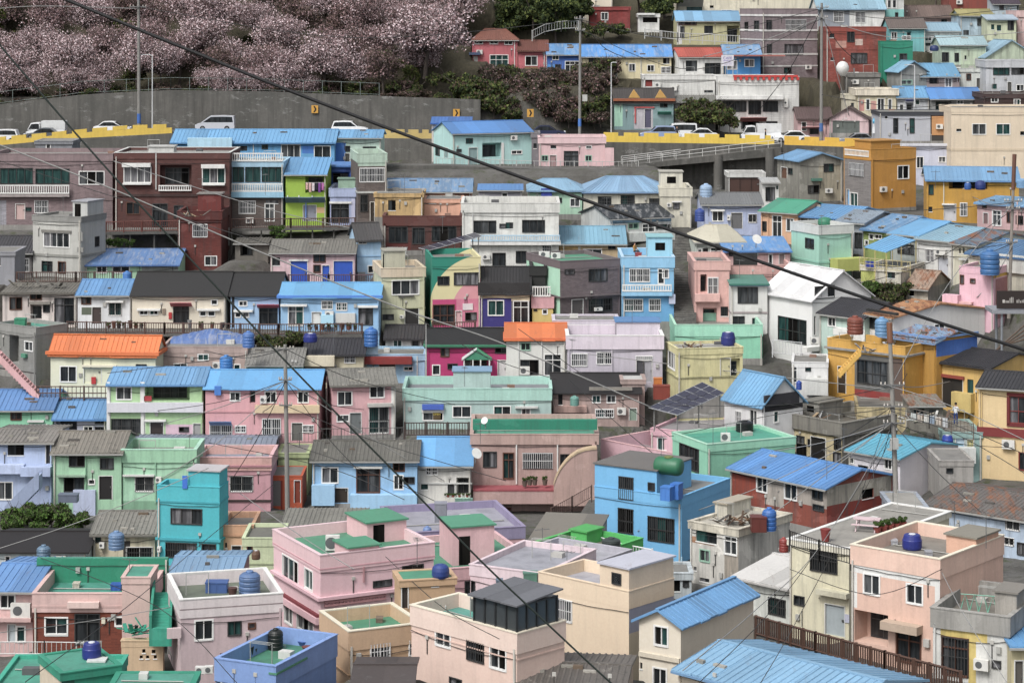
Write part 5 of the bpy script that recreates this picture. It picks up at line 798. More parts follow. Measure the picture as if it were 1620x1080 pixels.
ribbon('retaining_wall', 'tall stained concrete retaining wall behind the hill road under the cherry trees',
       [(-280,185,262),(-60,172,250),(0,165,240),(60,158,235),(130,150,228),(200,146,222),(270,143,220),(420,145,220),(520,149,222),(640,154,224),(735,157,226),(760,158,226)], YR+9.2, .6, concmat(.5))
ribbon('retaining_wall', 'grey road embankment wall with blue pipes behind the brown and purple brick houses', [(-60,239,300),(0,230,300),(110,220,300),(275,211,300)], YR-.9, .5, concmat(.4))
ribbon('retaining_wall', 'bare grey concrete wall under the faded yellow barrier', [(600,219,285),(690,220,285)], YR-.9, .5, concmat(.35))
ribbon('retaining_wall', 'grey concrete road wall behind the ramp railing', [(955,225,300),(1225,229,330),(1400,235,330)], YR-.9, .5, concmat(.75))
ribbon('terrace_wall', 'long low grey terrace wall with rough stones below the cyan and pink houses', [(611,262,278),(700,262,280),(840,267,285),(1020,268,288)], 268, 3.0, concmat(.4))
ribbon('stone_wall', 'rough rubble stone wall under the long grey terrace', [(611,277.5,300),(840,283,305),(1022,287,310)], 267.6, .4, STONE)
add_foot(P(611, 0, 268).x, 268, 30, 8, P(0, 266, 268).z)
# ramp with its railing and piers
rp = empty('road_ramp', P(1010, 266, 281), 0, 'concrete footway ramp on round piers climbing to the yellow barrier', 'ramp')
def child(mb, name, par): 
    o = mb.build(name); o.parent = par; o.matrix_parent_inverse = Matrix.Translation(par.location).inverted(); return o
a0, a1 = P(985, 263, 281), P(1236, 233, 285.6); mb = MB(); th = Vector((0, 0, -.75)); wd = Vector((0, 3.6, 0)); e = Vector((0, 0, 0))
mb.hexa([a0+th*.6, a1+th*1.4, a1+th*1.4+wd, a0+th*.6+wd, a0, a1, a1+wd, a0+wd], concmat(.4)); child(mb, 'deck', rp)
for off in (0.1, 3.4):
    mb = MB(); rm = plain('#d6d6d2', .5)
    for h in (.5, .95): mb.tube([a0+Vector((0, off, h)), a1+Vector((0, off, h))], .035, rm, 5)
    for i in range(13):
        q = a0.lerp(a1, i/12)+Vector((0, off, 0)); mb.tube([q, q+Vector((0, 0, .97))], .03, rm, 5)
    child(mb, 'railing', rp)
for px, t0, b0 in ((1136,246,300),(1218,236,300),(1052,258,290)):
    mb = MB(); p = P(px, t0, 284); q = P(px, b0, 284); mb.tube([q, p+Vector((0, 0, .1))], .55, concmat(.3), 14); child(mb, 'pier', rp)

for px in range(945, 1230, 30):
    for Y in (277, 284.5): p = P(px, 302, Y); add_foot(p.x-1, Y, 2.4, 1.2, p.z)
for px in range(1230, 1330, 30): p = P(px, 325, 281); add_foot(p.x-1, 279, 2.4, 6, p.z)
for px in range(-60, 275, 40): p = P(px, 275, 280); add_foot(p.x-1.5, 270, 3, 15.5, p.z)
for px in range(605, 690, 28): p = P(px, 268, 282); add_foot(p.x-1, 277, 2.2, 8.5, p.z)
# ------------------------------------------------------------------ hill behind
for px, py, Y in ((-100,160,300),(100,148,299),(300,140,299),(500,146,299),(700,152,300)):
    p = P(px, py, Y); add_foot(p.x-9, Y, 18, 1.5, p.z-.3)
for px in (-250,-60,130,330,520,690):
    for Y, z in ((312,-6),(325,1),(345,12),(380,26)): 
        x = (px-810)/F*Y; add_foot(x-7, Y, 14, 3, z)
for px, Y, z in ((840,308,-9),(840,325,-3),(880,345,5),(900,380,16),(790,300,-11.5),(870,303,-11.5),(930,302,-11),(1100,345,2),(1100,390,14),(1300,350,4),(1300,390,18),(1550,350,5),(1550,390,20),(1750,330,0),(1750,390,22)):
    x = (px-810)/F*Y; add_foot(x-4, Y, 8, 3, z)
for px, Y, z in ((-200,100,-37),(400,95,-37),(1000,95,-37),(1700,95,-37),(0,60,-38),(900,60,-38),(1700,60,-38),(300,30,-38),(1300,30,-38),(-300,150,-38),(-300,200,-35),(-300,250,-22),(1900,150,-38),(1900,200,-33),(1900,250,-22)):
    x = (px-810)/F*Y; add_foot(x-4, Y, 8, 3, z)
def ground():
    nx, ny = 300, 380; xs = np.linspace(-110, 110, nx); ys = np.linspace(4, 420, ny); X, Y = np.meshgrid(xs, ys)
    num = np.zeros_like(X); den = np.zeros_like(X)
    for x, y, rz, w_, d_, z in FOOT:
        c, s = math.cos(rz), math.sin(rz); u = (X-x)*c+(Y-y)*s; v = -(X-x)*s+(Y-y)*c
        du = np.maximum(np.maximum(-u, u-w_), 0); dv = np.maximum(np.maximum(-v, v-d_), 0)
        wt = 1/(np.sqrt(du*du+dv*dv)+.2)**4; num += wt*z; den += wt
    Z = num/den-.12
    r = np.random.RandomState(3); Z += r.uniform(-.04, .04, Z.shape)
    return xs, ys, Z
GX, GY, GZ = ground()
def gz(x, y):
    i = min(max((x-GX[0])/(GX[1]-GX[0]), 0), len(GX)-1.001); j = min(max((y-GY[0])/(GY[1]-GY[0]), 0), len(GY)-1.001)
    a, b = int(i), int(j); fx, fy = i-a, j-b
    return float((GZ[b,a]*(1-fx)+GZ[b,a+1]*fx)*(1-fy)+(GZ[b+1,a]*(1-fx)+GZ[b+1,a+1]*fx)*fy)
def groundmat():
    m, n, b, g = newmat('hillside_ground'); b.inputs['Roughness'].default_value = .95
    fi = noise(n, g, 2.5, 1, 1, 1, 7, .75); bl = noise(n, g, .25, 1, 1, 1, 6, .7)
    o = mix(n, ramp(n, bl, .4, .62), (.10, .097, .09), (.055, .052, .046)); o = mix(n, ramp(n, noise(n, g, .6, 1, 1, 1, 6, .7), .54, .66), o, (.045, .055, .025))
    sp = n.nodes.new('ShaderNodeSeparateXYZ'); n.links.new(g.outputs['Position'], sp.inputs[0])
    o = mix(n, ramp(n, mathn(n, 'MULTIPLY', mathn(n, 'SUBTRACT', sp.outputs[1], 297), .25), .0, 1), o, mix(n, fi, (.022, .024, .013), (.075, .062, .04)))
    o = mix(n, .4, o, mix(n, fi, (0, 0, 0), (1, 1, 1)), 'OVERLAY'); bump(n, fi, b, .7, .12); n.links.new(o, b.inputs['Base Color']); return m
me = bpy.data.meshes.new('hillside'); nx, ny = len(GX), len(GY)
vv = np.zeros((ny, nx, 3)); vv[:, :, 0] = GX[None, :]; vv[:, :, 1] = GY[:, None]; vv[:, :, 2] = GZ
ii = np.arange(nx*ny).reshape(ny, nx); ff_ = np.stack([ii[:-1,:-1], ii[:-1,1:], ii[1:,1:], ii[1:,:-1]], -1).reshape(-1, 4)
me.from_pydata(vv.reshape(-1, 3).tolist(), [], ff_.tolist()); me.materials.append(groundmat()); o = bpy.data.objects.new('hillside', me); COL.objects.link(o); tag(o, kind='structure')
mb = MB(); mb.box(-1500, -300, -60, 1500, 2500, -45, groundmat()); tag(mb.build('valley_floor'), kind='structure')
# ------------------------------------------------------------------ trees and shrubs
def leafmat(c, name='leaf', var=.35):
    key = (name, c)
    if key in _M: return _M[key]
    m, n, b, g = newmat(name); b.inputs['Roughness'].default_value = .8; b.inputs['Specular IOR Level'].default_value = .2
    o = mix(n, ramp(n, noise(n, g, .9, 1, 1, 1, 4, .7), .35, .65), tuple(x*(1-var) for x in c), tuple(x*(1+var) for x in c))
    n.links.new(o, b.inputs['Base Color']); _M[key] = m; return m
BARK = plain((.07, .056, .048), .9, vary=.3)
def crown_mesh(name, mats, wts, rx, rz, cz, n, size, lobes, seed, branches=0, flat=1.0):
    r = random.Random(seed); mb = MB(); L = []
    for i in range(lobes):
        a = r.uniform(0, 6.283); q = math.sqrt(r.random())*.75; z = r.uniform(-.55, .8)
        L.append((math.cos(a)*q*rx, math.sin(a)*q*rx, cz+z*rz, r.uniform(.28, .5)*rx, r.uniform(0, 1)))
    for i in range(n):
        lx, ly, lz, lr, lw = r.choice(L); d = Vector((r.gauss(0, 1), r.gauss(0, 1), r.gauss(0, 1))).normalized()*lr*(r.random()**.4)
        p = Vector((lx+d.x, ly+d.y, lz+d.z*.7*flat)); s_ = size*r.uniform(.5, 1.3)
        t = Vector((r.gauss(0, 1), r.gauss(0, 1), r.gauss(0, .7))).normalized(); u = t.orthogonal().normalized(); u.rotate(Matrix.Rotation(r.uniform(0, 6.28), 3, t)); v = t.cross(u)
        k = r.random(); acc = 0; m = mats[-1]
        for mm, ww in zip(mats, wts):
            acc += ww
            if k < acc: m = mm; break
        mb.face([p-u*s_-v*s_*.5, p+u*s_*.2-v*s_*.8, p+u*s_+v*s_*.3, p-u*s_*.3+v*s_*.8], m)
    for i in range(branches):
        lx, ly, lz, lr, lw = L[i % len(L)]; e = Vector((lx*1.25+r.uniform(-.6, .6), ly*1.25+r.uniform(-.6, .6), lz+lr*.6+r.uniform(-.2, .5)))
        s0 = Vector((0, 0, cz-rz*.8)); mid = s0.lerp(e, .5)+Vector((r.uniform(-.3, .3), r.uniform(-.3, .3), r.uniform(-.2, .3)))
        mb.tube([s0, mid, e], .09, BARK, 4, .02)
        for j in range(3):
            f = mid.lerp(e, r.uniform(0, .9)); mb.tube([f, f+Vector((r.uniform(-1, 1), r.uniform(-1, 1), r.uniform(.2, 1.1)))], .035, BARK, 3, .01)
    me = bpy.data.meshes.new(name); me.from_pydata(mb.v, [], mb.f)
    for m in mb.mats: me.materials.append(m)
    me.polygons.foreach_set('material_index', mb.m); me.update(); return me
def trunk_mesh(h, r0, seed, limbs=4, lean=.15):
    r = random.Random(seed); mb = MB(); t = Vector((r.uniform(-lean, lean)*h, r.uniform(-lean, lean)*h, h)); m = t*.5+Vector((r.uniform(-.2, .2), 0, 0))
    mb.tube([(0, 0, -.6), m, t], r0, BARK, 7, r0*.55)
    for i in range(limbs):
        a = 6.28*i/limbs+r.uniform(-.4, .4); q = m.lerp(t, r.uniform(.3, 1)); e = q+Vector((math.cos(a)*h*.45, math.sin(a)*h*.45, h*r.uniform(.35, .7)))
        mb.tube([q, q.lerp(e, .5)+Vector((0, 0, .1)), e], r0*.5, BARK, 5, r0*.15)
    me = bpy.data.meshes.new('trunk'); me.from_pydata(mb.v, [], mb.f); me.materials.append(BARK); return me
PK1, PK2, PK3, TW = leafmat((.64,.53,.55),'blossom',.2), leafmat((.33,.235,.245),'blossom',.25), leafmat((.21,.135,.135),'blossom',.3), leafmat((.13,.10,.09),'twig',.3)
G1, G2, G3, G4 = leafmat((.055,.075,.025)), leafmat((.028,.042,.018)), leafmat((.10,.12,.035)), leafmat((.07,.05,.035),'dry_leaf')
CH = {'pale': [crown_mesh('crown', [PK1,PK2,PK3,TW], [.34,.33,.16,.17], 3.9, 2.5, 4.4, 8000, .095, 46, s_, 44) for s_ in (1, 2, 3)],
      'rosy': [crown_mesh('crown', [PK1,PK2,PK3,TW], [.10,.32,.34,.24], 3.8, 2.5, 4.3, 7500, .09, 44, s_, 46) for s_ in (4, 5, 6)],
      'bare': [crown_mesh('crown', [PK2,PK3,TW,G4], [.08,.30,.36,.26], 3.2, 2.5, 4.1, 3600, .11, 26, s_, 40) for s_ in (7, 8)],
      'ever': [crown_mesh('crown', [G1,G2,G3], [.35,.45,.20], 3.0, 2.6, 4.2, 4600, .20, 16, s_, 6) for s_ in (9, 10, 11)],
      'olive': [crown_mesh('crown', [G3,G1,G4], [.45,.3,.25], 2.8, 2.2, 3.6, 3600, .17, 14, s_, 10) for s_ in (12, 13)],
      'bush': [crown_mesh('crown', [G1,G2,G4,G3], [.30,.32,.22,.16], 1.6, .9, .9, 2200, .14, 12, s_, 4) for s_ in (14, 15, 16)],
      'bramble': [crown_mesh('crown', [G4,PK3,G2,TW], [.4,.2,.2,.2], 1.6, .9, .9, 1700, .13, 12, s_, 12) for s_ in (17, 18)],
      'green': [crown_mesh('crown', [leafmat((.07,.13,.03)),G1,G2], [.45,.35,.2], 1.5, 1.0, 1.0, 2600, .12, 12, s_, 5) for s_ in (19, 20)]}
TR = [trunk_mesh(3.0, .2, s_) for s_ in (1, 2, 3, 4)]; STEM = [trunk_mesh(.7, .06, s_, 3) for s_ in (5, 6)]
TR_LAB = {'pale': ('cherry_tree', 'pale pink flowering cherry tree in full bloom on the slope above the long wall', 'tree', 'pale cherry trees on the slope'),
      'rosy': ('cherry_tree', 'rosy brown cherry tree with half opened buds on the upper forest slope', 'tree', 'rosy budding cherry trees on the slope'),
      'bare': ('bare_tree', 'nearly bare twiggy brown tree standing among the cherries', 'tree', 'bare trees among the cherries'),
      'ever': ('evergreen_tree', 'dark green leafy evergreen tree on the hillside above the roofs', 'tree', 'evergreen trees on the hillside'),
      'olive': ('olive_tree', 'yellowish olive green tree growing on the slope', 'tree', 'olive green trees on the slope'),
      'bush': ('bush', 'dense dark green bush on the bank by the hill road', 'bush', 'green bushes on the bank'),
      'bramble': ('bush', 'brown dry bramble bush on the bank by the hill road', 'bush', 'dry bramble bushes on the bank'),
      'green': ('bush', 'bright leafy green shrub among the houses', 'bush', 'leafy shrubs among the houses')}
def tree(kind, px, py, Y, sc_=1.0, label=None, sx=1.0):
    """py None: stand on the ground"""
    x = (px-810)/F*Y; z = gz(x, Y) if py is None else -(py-H0)/F*Y
    n, lab, cat, grp = TR_LAB[kind]
    t = empty(n, (x, Y, z), R.uniform(0, 6.28), label or lab, cat, grp)
    t.scale = (sc_*sx, sc_*sx, sc_*R.uniform(.9, 1.1))
    small = kind in ('bush', 'bramble', 'green')
    for nm, me in (('trunk' if not small else 'stem', R.choice(STEM if small else TR)), ('crown', R.choice(CH[kind]))):
        o = bpy.data.objects.new(nm, me); COL.objects.link(o); o.parent = t
for Y, step, off, kinds in ((300.5,50,0,['pale','pale','rosy','bare']), (306,54,30,['pale','rosy','pale']), (312,54,5,['rosy','bare','pale']), (319,56,40,['rosy','pale','bare']), (327,60,0,['rosy','rosy','pale','bare']), (336,64,30,['rosy','rosy','bare']), (346,66,0,['rosy','bare','rosy'])):
    px = -240+off; i = 0
    while px < (640 if Y < 306 else 700):
        if R.random() < .86: tree(R.choice(kinds+['pale','pale'] if px > 300 else ['pale','pale','rosy'] if Y < 306 else ['rosy','rosy','bare','pale']), px+R.uniform(-16, 16), None, Y+R.uniform(-2, 2), R.uniform(.78, 1.12))
        px += step; i += 1
tree('pale', 672, 116, 303, 1.35, 'large spreading cherry tree in bloom leaning over the mustard cottage', 1.2)
tree('pale', 722, 62, 318, 1.15, 'broad pale cherry crown rising behind the coral house roof', 1.2)
for px, py, Y, s_ in ((812,72,322,.9),(845,64,320,1.0),(880,72,321,.9),(905,50,328,.8),(870,20,335,1.2),(820,20,338,1.2),(905,10,345,1.2),(760,10,338,1.1),(1035,46,329,.95),(1052,30,333,1.0),(1012,20,338,.9)):
    tree('ever', px, py, Y, s_)
for px, py, Y, s_ in ((600,120,303,.55),(622,126,301,.45),(880,18,331,.7),(30,85,318,.6),(1480,6,336,.8)): tree('olive', px, py, Y, s_)
for px, py, Y, s_ in ((690,136,301,.9),(716,135,301,.9),(742,140,300,1.0),(735,160,299,1.3),(758,172,298,1.3),(782,182,297,1.3),(760,150,300,1.2),(785,160,299,1.2),(930,60,320,1.0),(955,58,320,1.0),(980,56,321,.9),(940,180,297,1.0),(960,170,298,.9),(810,192,296,.9),(1085,196,294.5,1.15),(1110,198,294.5,1.25),(1138,200,294.5,1.15),(1155,203,294,.9),(1098,182,296,1.1),(1125,184,296,1.1),(805,175,299,1.1),(560,143,299.5,.8),(620,148,299.5,.8),(655,150,299.5,.7)):
    tree('bush', px, py, Y, s_)
for px, py, Y, s_ in ((812,150,302,1.2),(835,140,304,1.2),(860,150,302,1.3),(885,160,300,1.2),(850,175,298,1.2),(880,185,297,1.2),(905,180,298,1.2),(935,150,301,1.2),(955,140,303,1.1),(905,140,304,1.2),(930,128,306,1.0),(830,165,300,1.1),(900,196,295.5,.9),(950,196,295.5,.8),(870,128,307,1),(780,130,303,1),(640,146,300,.8),(590,146,300,.8)):
    tree('bramble', px, py, Y, s_)
for px, py, Y, s_ in ((12,838,178,.75),(34,834,178.5,.85),(58,838,177,.8),(80,832,178.5,.85),(98,838,177,.75),(118,842,176,.7),(48,828,180,.6),(134,832,178,.5),(22,846,176,.6)): tree('green', px, py, Y, s_, 'leafy green shrub in the thicket beside the lavender blue house')
for px, py, Y, s_ in ((1368,476,219,.75),(1380,470,220,.7)): tree('green', px, py, Y, s_, 'bright green shrub left of the rusty roofed shed')
for px, py, Y, s_ in ((1405,474,219.5,.9),(1422,470,220,.8),(1412,482,218.5,.7)): tree('bush', px, py, Y, s_, 'dark round shrub beside the rusty roofed shed')
for px, py, Y, s_ in ((438,374,243.5,.55),(445,380,243,.4)): tree('green', px, py, Y, s_, 'fresh green bush under the brown walkway left of the pink sheds')
for px, py, Y, s_ in ((172,390,242,.4),(188,391,242,.45),(204,391,242,.4)): tree('green', px, py, Y, s_, 'low green weeds under the brown brick house deck')
for px, py, Y, s_ in ((420,548,216,.6),(440,552,215.5,.6),(466,545,216,.6)): tree('bush', px, py, Y, s_, 'wild bush under the long brown fence beside the dark blue drum')
for px, Y, s_ in ((10,298.8,.75),(52,299,.7),(118,299,.75),(150,299.4,.6),(338,299,.7),(372,298.9,.75),(408,299,.7),(446,299,.75),(480,299.5,.6)): tree('pale', px, 168, Y, s_, 'low pale cherry tree with sprays hanging over the long retaining wall')
for i in range(64):
    px = R.uniform(-20, 700); Y = R.choice((299.6, 299.8, 303, 309, 315, 322))+R.uniform(-.4, 1.5); tree(R.choice(('bush','bramble','bramble','bush','olive' if Y > 302 else 'bush')), px, None, Y, R.uniform(.6, 1.1) if Y > 300.5 else R.uniform(.45, .7))
for i in range(46):
    px, py = R.uniform(770, 965), R.uniform(118, 200); tree(R.choice(('bush','bramble','bush')), px, py, 308-(py-118)*.14, R.uniform(.7, 1.15))
for i in range(16):
    px = R.uniform(795, 920); tree('ever', px, R.uniform(40, 75), 322+R.uniform(0, 6), R.uniform(.6, .9))
for px, py in ((-5,170),(28,166),(75,158),(96,156),(140,152),(205,150),(232,149),(262,148),(290,148),(318,148),(392,149),(430,149),(470,151),(505,152),(530,152),(570,154),(610,156),(650,158),(700,160)):
    tree(R.choice(('bramble','bush','bramble')), px, py, 297.6, R.uniform(.35, .6), None, 1.5)
# ------------------------------------------------------------------ fences and railings
def fence(name, label, pts, h, col, sp=.22, post=1.6, grp=None, rail=.05, deck=None, mesh=False, cat='fence'):
    pts = [P(*q) for q in pts]; root = empty(name, pts[0], 0, label, cat, grp); o0 = pts[0]; m = plain(col, .7, .9); mb = MB()
    for a, b in zip(pts[:-1], pts[1:]):
        L = (b-a).length; n = max(1, int(L/post)); d = (b-a)
        for zz in (h, h*.12)+((h*.5,) if mesh else ()):
            mb.tube([a-o0+Vector((0, 0, zz)), b-o0+Vector((0, 0, zz))], rail, m, 4)
        if sp:
            k = int(L/sp)
            for i in range(k): q = a+d*(i+.5)/k-o0; mb.tube([q+Vector((0, 0, h*.12)), q+Vector((0, 0, h))], rail*.62, m, 4)
        for i in range(n+1):
            q = a+d*i/n-o0; pb = MB(); pb.tube([q-Vector((0, 0, .3)), q+Vector((0, 0, h+.08))], rail*1.5, m, 5); pb.build('post', root)
        if deck:
            q = a-o0; e = b-o0; w_ = Vector((0, deck, 0)); t = Vector((0, 0, -.22)); z = Vector((0, -.1, -.02)); db = MB()
            db.hexa([q+t+z, e+t+z, e+t+w_, q+t+w_, q+z, e+z, e+w_-Vector((0,0,.02)), q+w_-Vector((0,0,.02))], concmat(.3)); db.build('deck', root)
            for i in range(int(L/2.2)+1):
                s_ = q+(e-q)*i/max(1, int(L/2.2))+Vector((0, .25, -.2)); pb = MB(); pb.tube([s_-Vector((0, 0, 2.6)), s_], .09, concmat(.3), 6); pb.build('deck_post', root)
    mb.build('rails', root); return root
W_ = '#5a4038'
fence('walkway_fence', 'brown slatted walkway fence in front of the pale grey corner house', [(26,447,229),(120,447,229),(208,446,229)], 1.0, W_, deck=2)
fence('walkway_fence', 'long brown slatted fence with pots below the cream and blue cottages', [(106,526,217.5),(260,528,217.3),(440,530,217.2),(573,529,217.5)], 1.0, W_, deck=3)
fence('walkway_fence', 'brown walkway railing on posts in front of the lime green house', [(366,362,245),(460,361,245),(562,360,245)], 1.0, W_, deck=3)
fence('deck_railing', 'reddish brown deck railing on stilts under the brown brick house', [(167,368,243.5),(282,366,243.5)], 1.1, '#6b382e', deck=3)
fence('walkway_fence', 'short brown fence in front of the cobalt doors of the pink sheds', [(456,450,231),(520,450,231),(592,450,231)], .95, '#5d4048')
fence('walkway_fence', 'dark timber fence in front of the pale mint shop window', [(640,690,199),(742,690,199)], 1.15, '#4a3b36', post=1.5)
fence('walkway_fence', 'short brown fence under the magenta wall of the mural house', [(684,522,219),(752,521,219)], .7, W_)
fence('lattice_fence', 'brown lattice fence below the orange roofed cottage', [(58,632,205),(170,632,205)], 1.15, W_, sp=.35, mesh=True)
fence('railing', 'thin iron railing in front of the dusty pink two storey cottage', [(508,697,196.5),(638,695,196.5)], 1.0, '#5a5a58', sp=.3, rail=.025)
fence('railing', 'thin grey railing along the path below the pink two storey house', [(405,705,196.5),(508,700,196.5)], .9, '#5a5a58', sp=.3, rail=.025)
fence('boardwalk_fence', 'dark brown timber fence running down to the bottom right corner', [(1196,1005,140),(1290,1032,134),(1400,1064,127),(1520,1098,120)], 1.15, '#54392c', post=1.3, rail=.07, deck=2, sp=.24)
fence('railing', 'white metal railing in front of the brick fronted house', [(-10,1036,131),(70,1036,131),(132,1037,131)], .75, '#c9c9c6', sp=.25, rail=.03)
fence('hill_fence', 'green wire mesh fence with grey posts along the top of the retaining wall', [(-20,168,296.6),(60,158,296.6),(130,149,296.6),(270,143,296.6),(420,145,296.6),(600,152,296.6)], 1.6, '#6f7a76', sp=0, post=2.3, rail=.03, mesh=False)
fence('railing', 'curved pale railing on the slope path left of the red brick annex', [(842,62,313),(862,52,315),(888,47,316),(915,46,317)], 1.1, '#a9aaa6', sp=.4, rail=.05)
fence('railing', 'pale railing in front of the olive yellow house on the top path', [(1020,58,316),(1072,64,315),(1170,69,315)], 1.0, '#b9bab6', sp=.35, rail=.045)
fence('railing', 'thin pale railing along the terrace under the cyan and pink houses', [(690,263,272),(842,268,272),(975,269,272),(1010,268,272)], .95, '#b6b7b4', sp=.5, rail=.03)
fence('railing', 'black railing around the roof terrace of the cream house', [(1249,864,141.3),(1296,880,138.8),(1346,894,136.8)], .95, '#2c2c2c', sp=.2, rail=.03)
fence('railing', 'white balustrade fence below the blue corner house', [(934,868,160),(986,884,157),(1032,893,155)], 1.0, '#d6d8da', sp=.25, rail=.05)
fence('railing', 'rusty railing along the cluttered terrace beside the yellow house', [(1424,660,193),(1470,672,192),(1540,690,191)], 1.0, '#6b5f55', sp=.3, rail=.03)
fence('railing', 'pale grey railing by the white modern house terrace', [(1222,560,210.5),(1268,565,210)], 1.3, '#c5c7c8', sp=.25, rail=.035)
fence('railing', 'brown metal stair railing in front of the mauve house', [(872,824,178),(905,806,180),(936,788,182)], 1.0, '#5d463c', sp=.25, rail=.03)
# ------------------------------------------------------------------ stairs
def stairs(label, p0, p1, wv, n, mat, cheek=None, cu=.75, cl=1.0):
    mb = MB(); d = (p1-p0)/n; wv = Vector(wv); hz = Vector((d.x, d.y, 0)); rise = Vector((0, 0, d.z))
    for i in range(n):
        a = p0+d*i; lo = Vector((0, 0, -cl)); b = [a+lo, a+wv+lo, a+wv+hz+lo, a+hz+lo]
        mb.hexa(b+[q-lo+rise for q in b], mat)
    if cheek:
        for q, t in ((p0-wv.normalized()*.15, .15), (p0+wv, .15)):
            w2 = wv.normalized()*t; e = q+(p1-p0); u = Vector((0, 0, cu)); l = Vector((0, 0, -cl))
            mb.hexa([q+l, q+l+w2, e+l+w2, e+l, q+u, q+u+w2, e+u+w2, e+u], cheek)
    return tag(mb.build('staircase'), label, 'staircase')
stairs('steep dark stone stairway in the alley right of the sky blue balcony house', P(1066,520,217), P(1068,372,243), (2.1, 0, 0), 55, concmat(.9))
stairs('emerald green concrete steps beside the brick fronted house', P(240,994,133), P(246,936,140.5), (.98, 0, 0), 13, wallmat('#1f9a80', .4), wallmat('#1b8d74', .3))
stairs('pink walled stairs climbing left beside the grey sided corner house', P(62,628,205), P(-4,560,206.5), (0, 1.1, 0), 16, wallmat('#c99a9a', .4), wallmat('#d3a3a4', .3), .2, .5)
stairs('mustard yellow outside stairs with rails beside the wire glass front', P(1328,592,199), P(1362,556,198.5), (0, 1.0, 0), 10, wallmat('ylw', .4), wallmat('ylw', .3), .15, .3)
stairs('lavender blue outside stairs of the corner house at the left edge', P(8,806,181), P(62,752,182), (0, 1.1, 0), 16, wallmat('#a9b9da', .4), wallmat('#a9b9da', .4), .3, 1.0)
stairs('grey stone steps between the mauve house and the sky blue house', P(900,840,176), P(932,790,186), (1.6, 0, 0), 18, concmat(.6))
stairs('narrow concrete steps between the pink terrace house and green yard', P(1218,740,190), P(1232,690,197), (1.4, 0, 0), 16, concmat(.6))
# ------------------------------------------------------------------ poles and lamps
def pole(label, px0, py0, px1, py1, Y, r, col='#8f8d88', arms=(), band=None, box=None, name='utility_pole'):
    b = P(px1, py1, Y); t = P(px0, py0, Y); root = empty(name, b, 0, label, 'utility pole' if name == 'utility_pole' else 'lamp')
    m = plain(col, .8, .8, vary=.3); mb = MB(); mb.tube([Vector((0, 0, -1)), (t-b)*.5, t-b], r, m, 10, r*.7); mb.build('pole', root)
    for py, half in arms:
        f = (py1-py)/(py1-py0); q = (t-b)*f; mb = MB(); mb.box(q.x-half, q.y-r-.1, q.z-.05, q.x+half, q.y-r-.01, q.z+.05, plain('#7b7c7c', .5, metal=.3)); ar = mb.build('crossarm', root)
        mb = MB()
        for k in (-.95, -.6, .6, .95): mb.lathe([(.05, 0), (.07, .05), (.04, .1), (.06, .15), (.02, .2)], plain('#b9b2a8', .3), (q.x+half*k, q.y-r-.05, q.z+.05), 8)
        mb.build('insulators', ar)
    if band:
        f0, f1 = [(py1-q)/(py1-py0) for q in band[:2]]; q0, q1 = (t-b)*f1, (t-b)*f0; mb = MB(); mb.tube([q0, q1], r*1.02+.012, plain(band[2], .6), 10); mb.build('painted_band', root)
    if box:
        q = P(*box[:2], Y)-b; mb = MB(); mb.box(q.x-.3, -r-.45, q.z-.4, q.x+.3, -r-.02, q.z+.4, plain('#b9bab6', .5)); mb.build('transformer', root)
    return root
pole('tall grey utility pole with blue base band beside the long retaining wall', 219, -20, 220, 210, 288.5, .22, arms=((11,1.0),), band=(180,195,'#2f66b8'))
pole('grey utility pole with blue base in front of the pale yellow cottage', 918, 25, 917, 208, 290, .20, arms=((30,.7),(48,.6)), band=(188,200,'#3f78c8'), box=(925,155))
pole('grey utility pole on the road beside the purple grey brick block', 1300, 5, 1299, 222, 290, .22, arms=((12,.8),(28,.7)), band=(195,208,'#3f6aa8'))
pole('weathered concrete utility pole in front of the pink two storey house', 451, 545, 455, 806, 184, .20, arms=((551,.7),(600,.5),(640,.5)))
pole('leaning rusty topped utility pole with a tangle of wires by the cyan roof', 1407, 510, 1419, 806, 176, .21, col='#98958f', arms=((608,.9),(642,.7),(668,.8)), band=(510,542,'#84583f'), box=(1413,700))
pole('rust stained utility pole rising in front of the dusty pink house at the right', 1605, 244, 1596, 486, 213, .17, col='#938b82', arms=((318,.8),(330,.6),(383,.5)), band=(244,300,'#6b4636'))
def lamp(label, px, py0, py1, Y, dx):
    b = P(px, py1, Y); H_ = (py1-py0)/F*Y; root = empty('street_lamp', b, 0, label, 'street lamp', 'pale street lamps along the hill road'); m = plain('#c9cbcc', .4)
    mb = MB(); mb.tube([(0, 0, 0), (0, 0, H_)], .09, m, 8, .06); mb.build('pole', root)
    mb = MB(); mb.tube([(0, 0, H_), (dx*.4, 0, H_+.1), (dx, 0, H_+.08)], .05, m, 6); ar = mb.build('arm', root)
    mb = MB(); mb.box(min(dx, dx*1.4), -.12, H_+.02, max(dx, dx*1.4), .12, H_+.14, plain('#b0b2b2', .4)); mb.build('lamp_head', ar)
lamp('pale street lamp next to the tall pole above the bright blue roof', 241, 88, 208, 289, -1.1)
lamp('pale street lamp in front of the tiled mural cottage', 967, 100, 216, 289, .5)
lamp('pale street lamp among the blue roofed shops at the right', 1447, 104, 170, 292, -.9)
pole('thin white pole beside the magenta house', 674, 512, 674, 600, 209, .04, col='#d2d2ce', name='thin_pole')
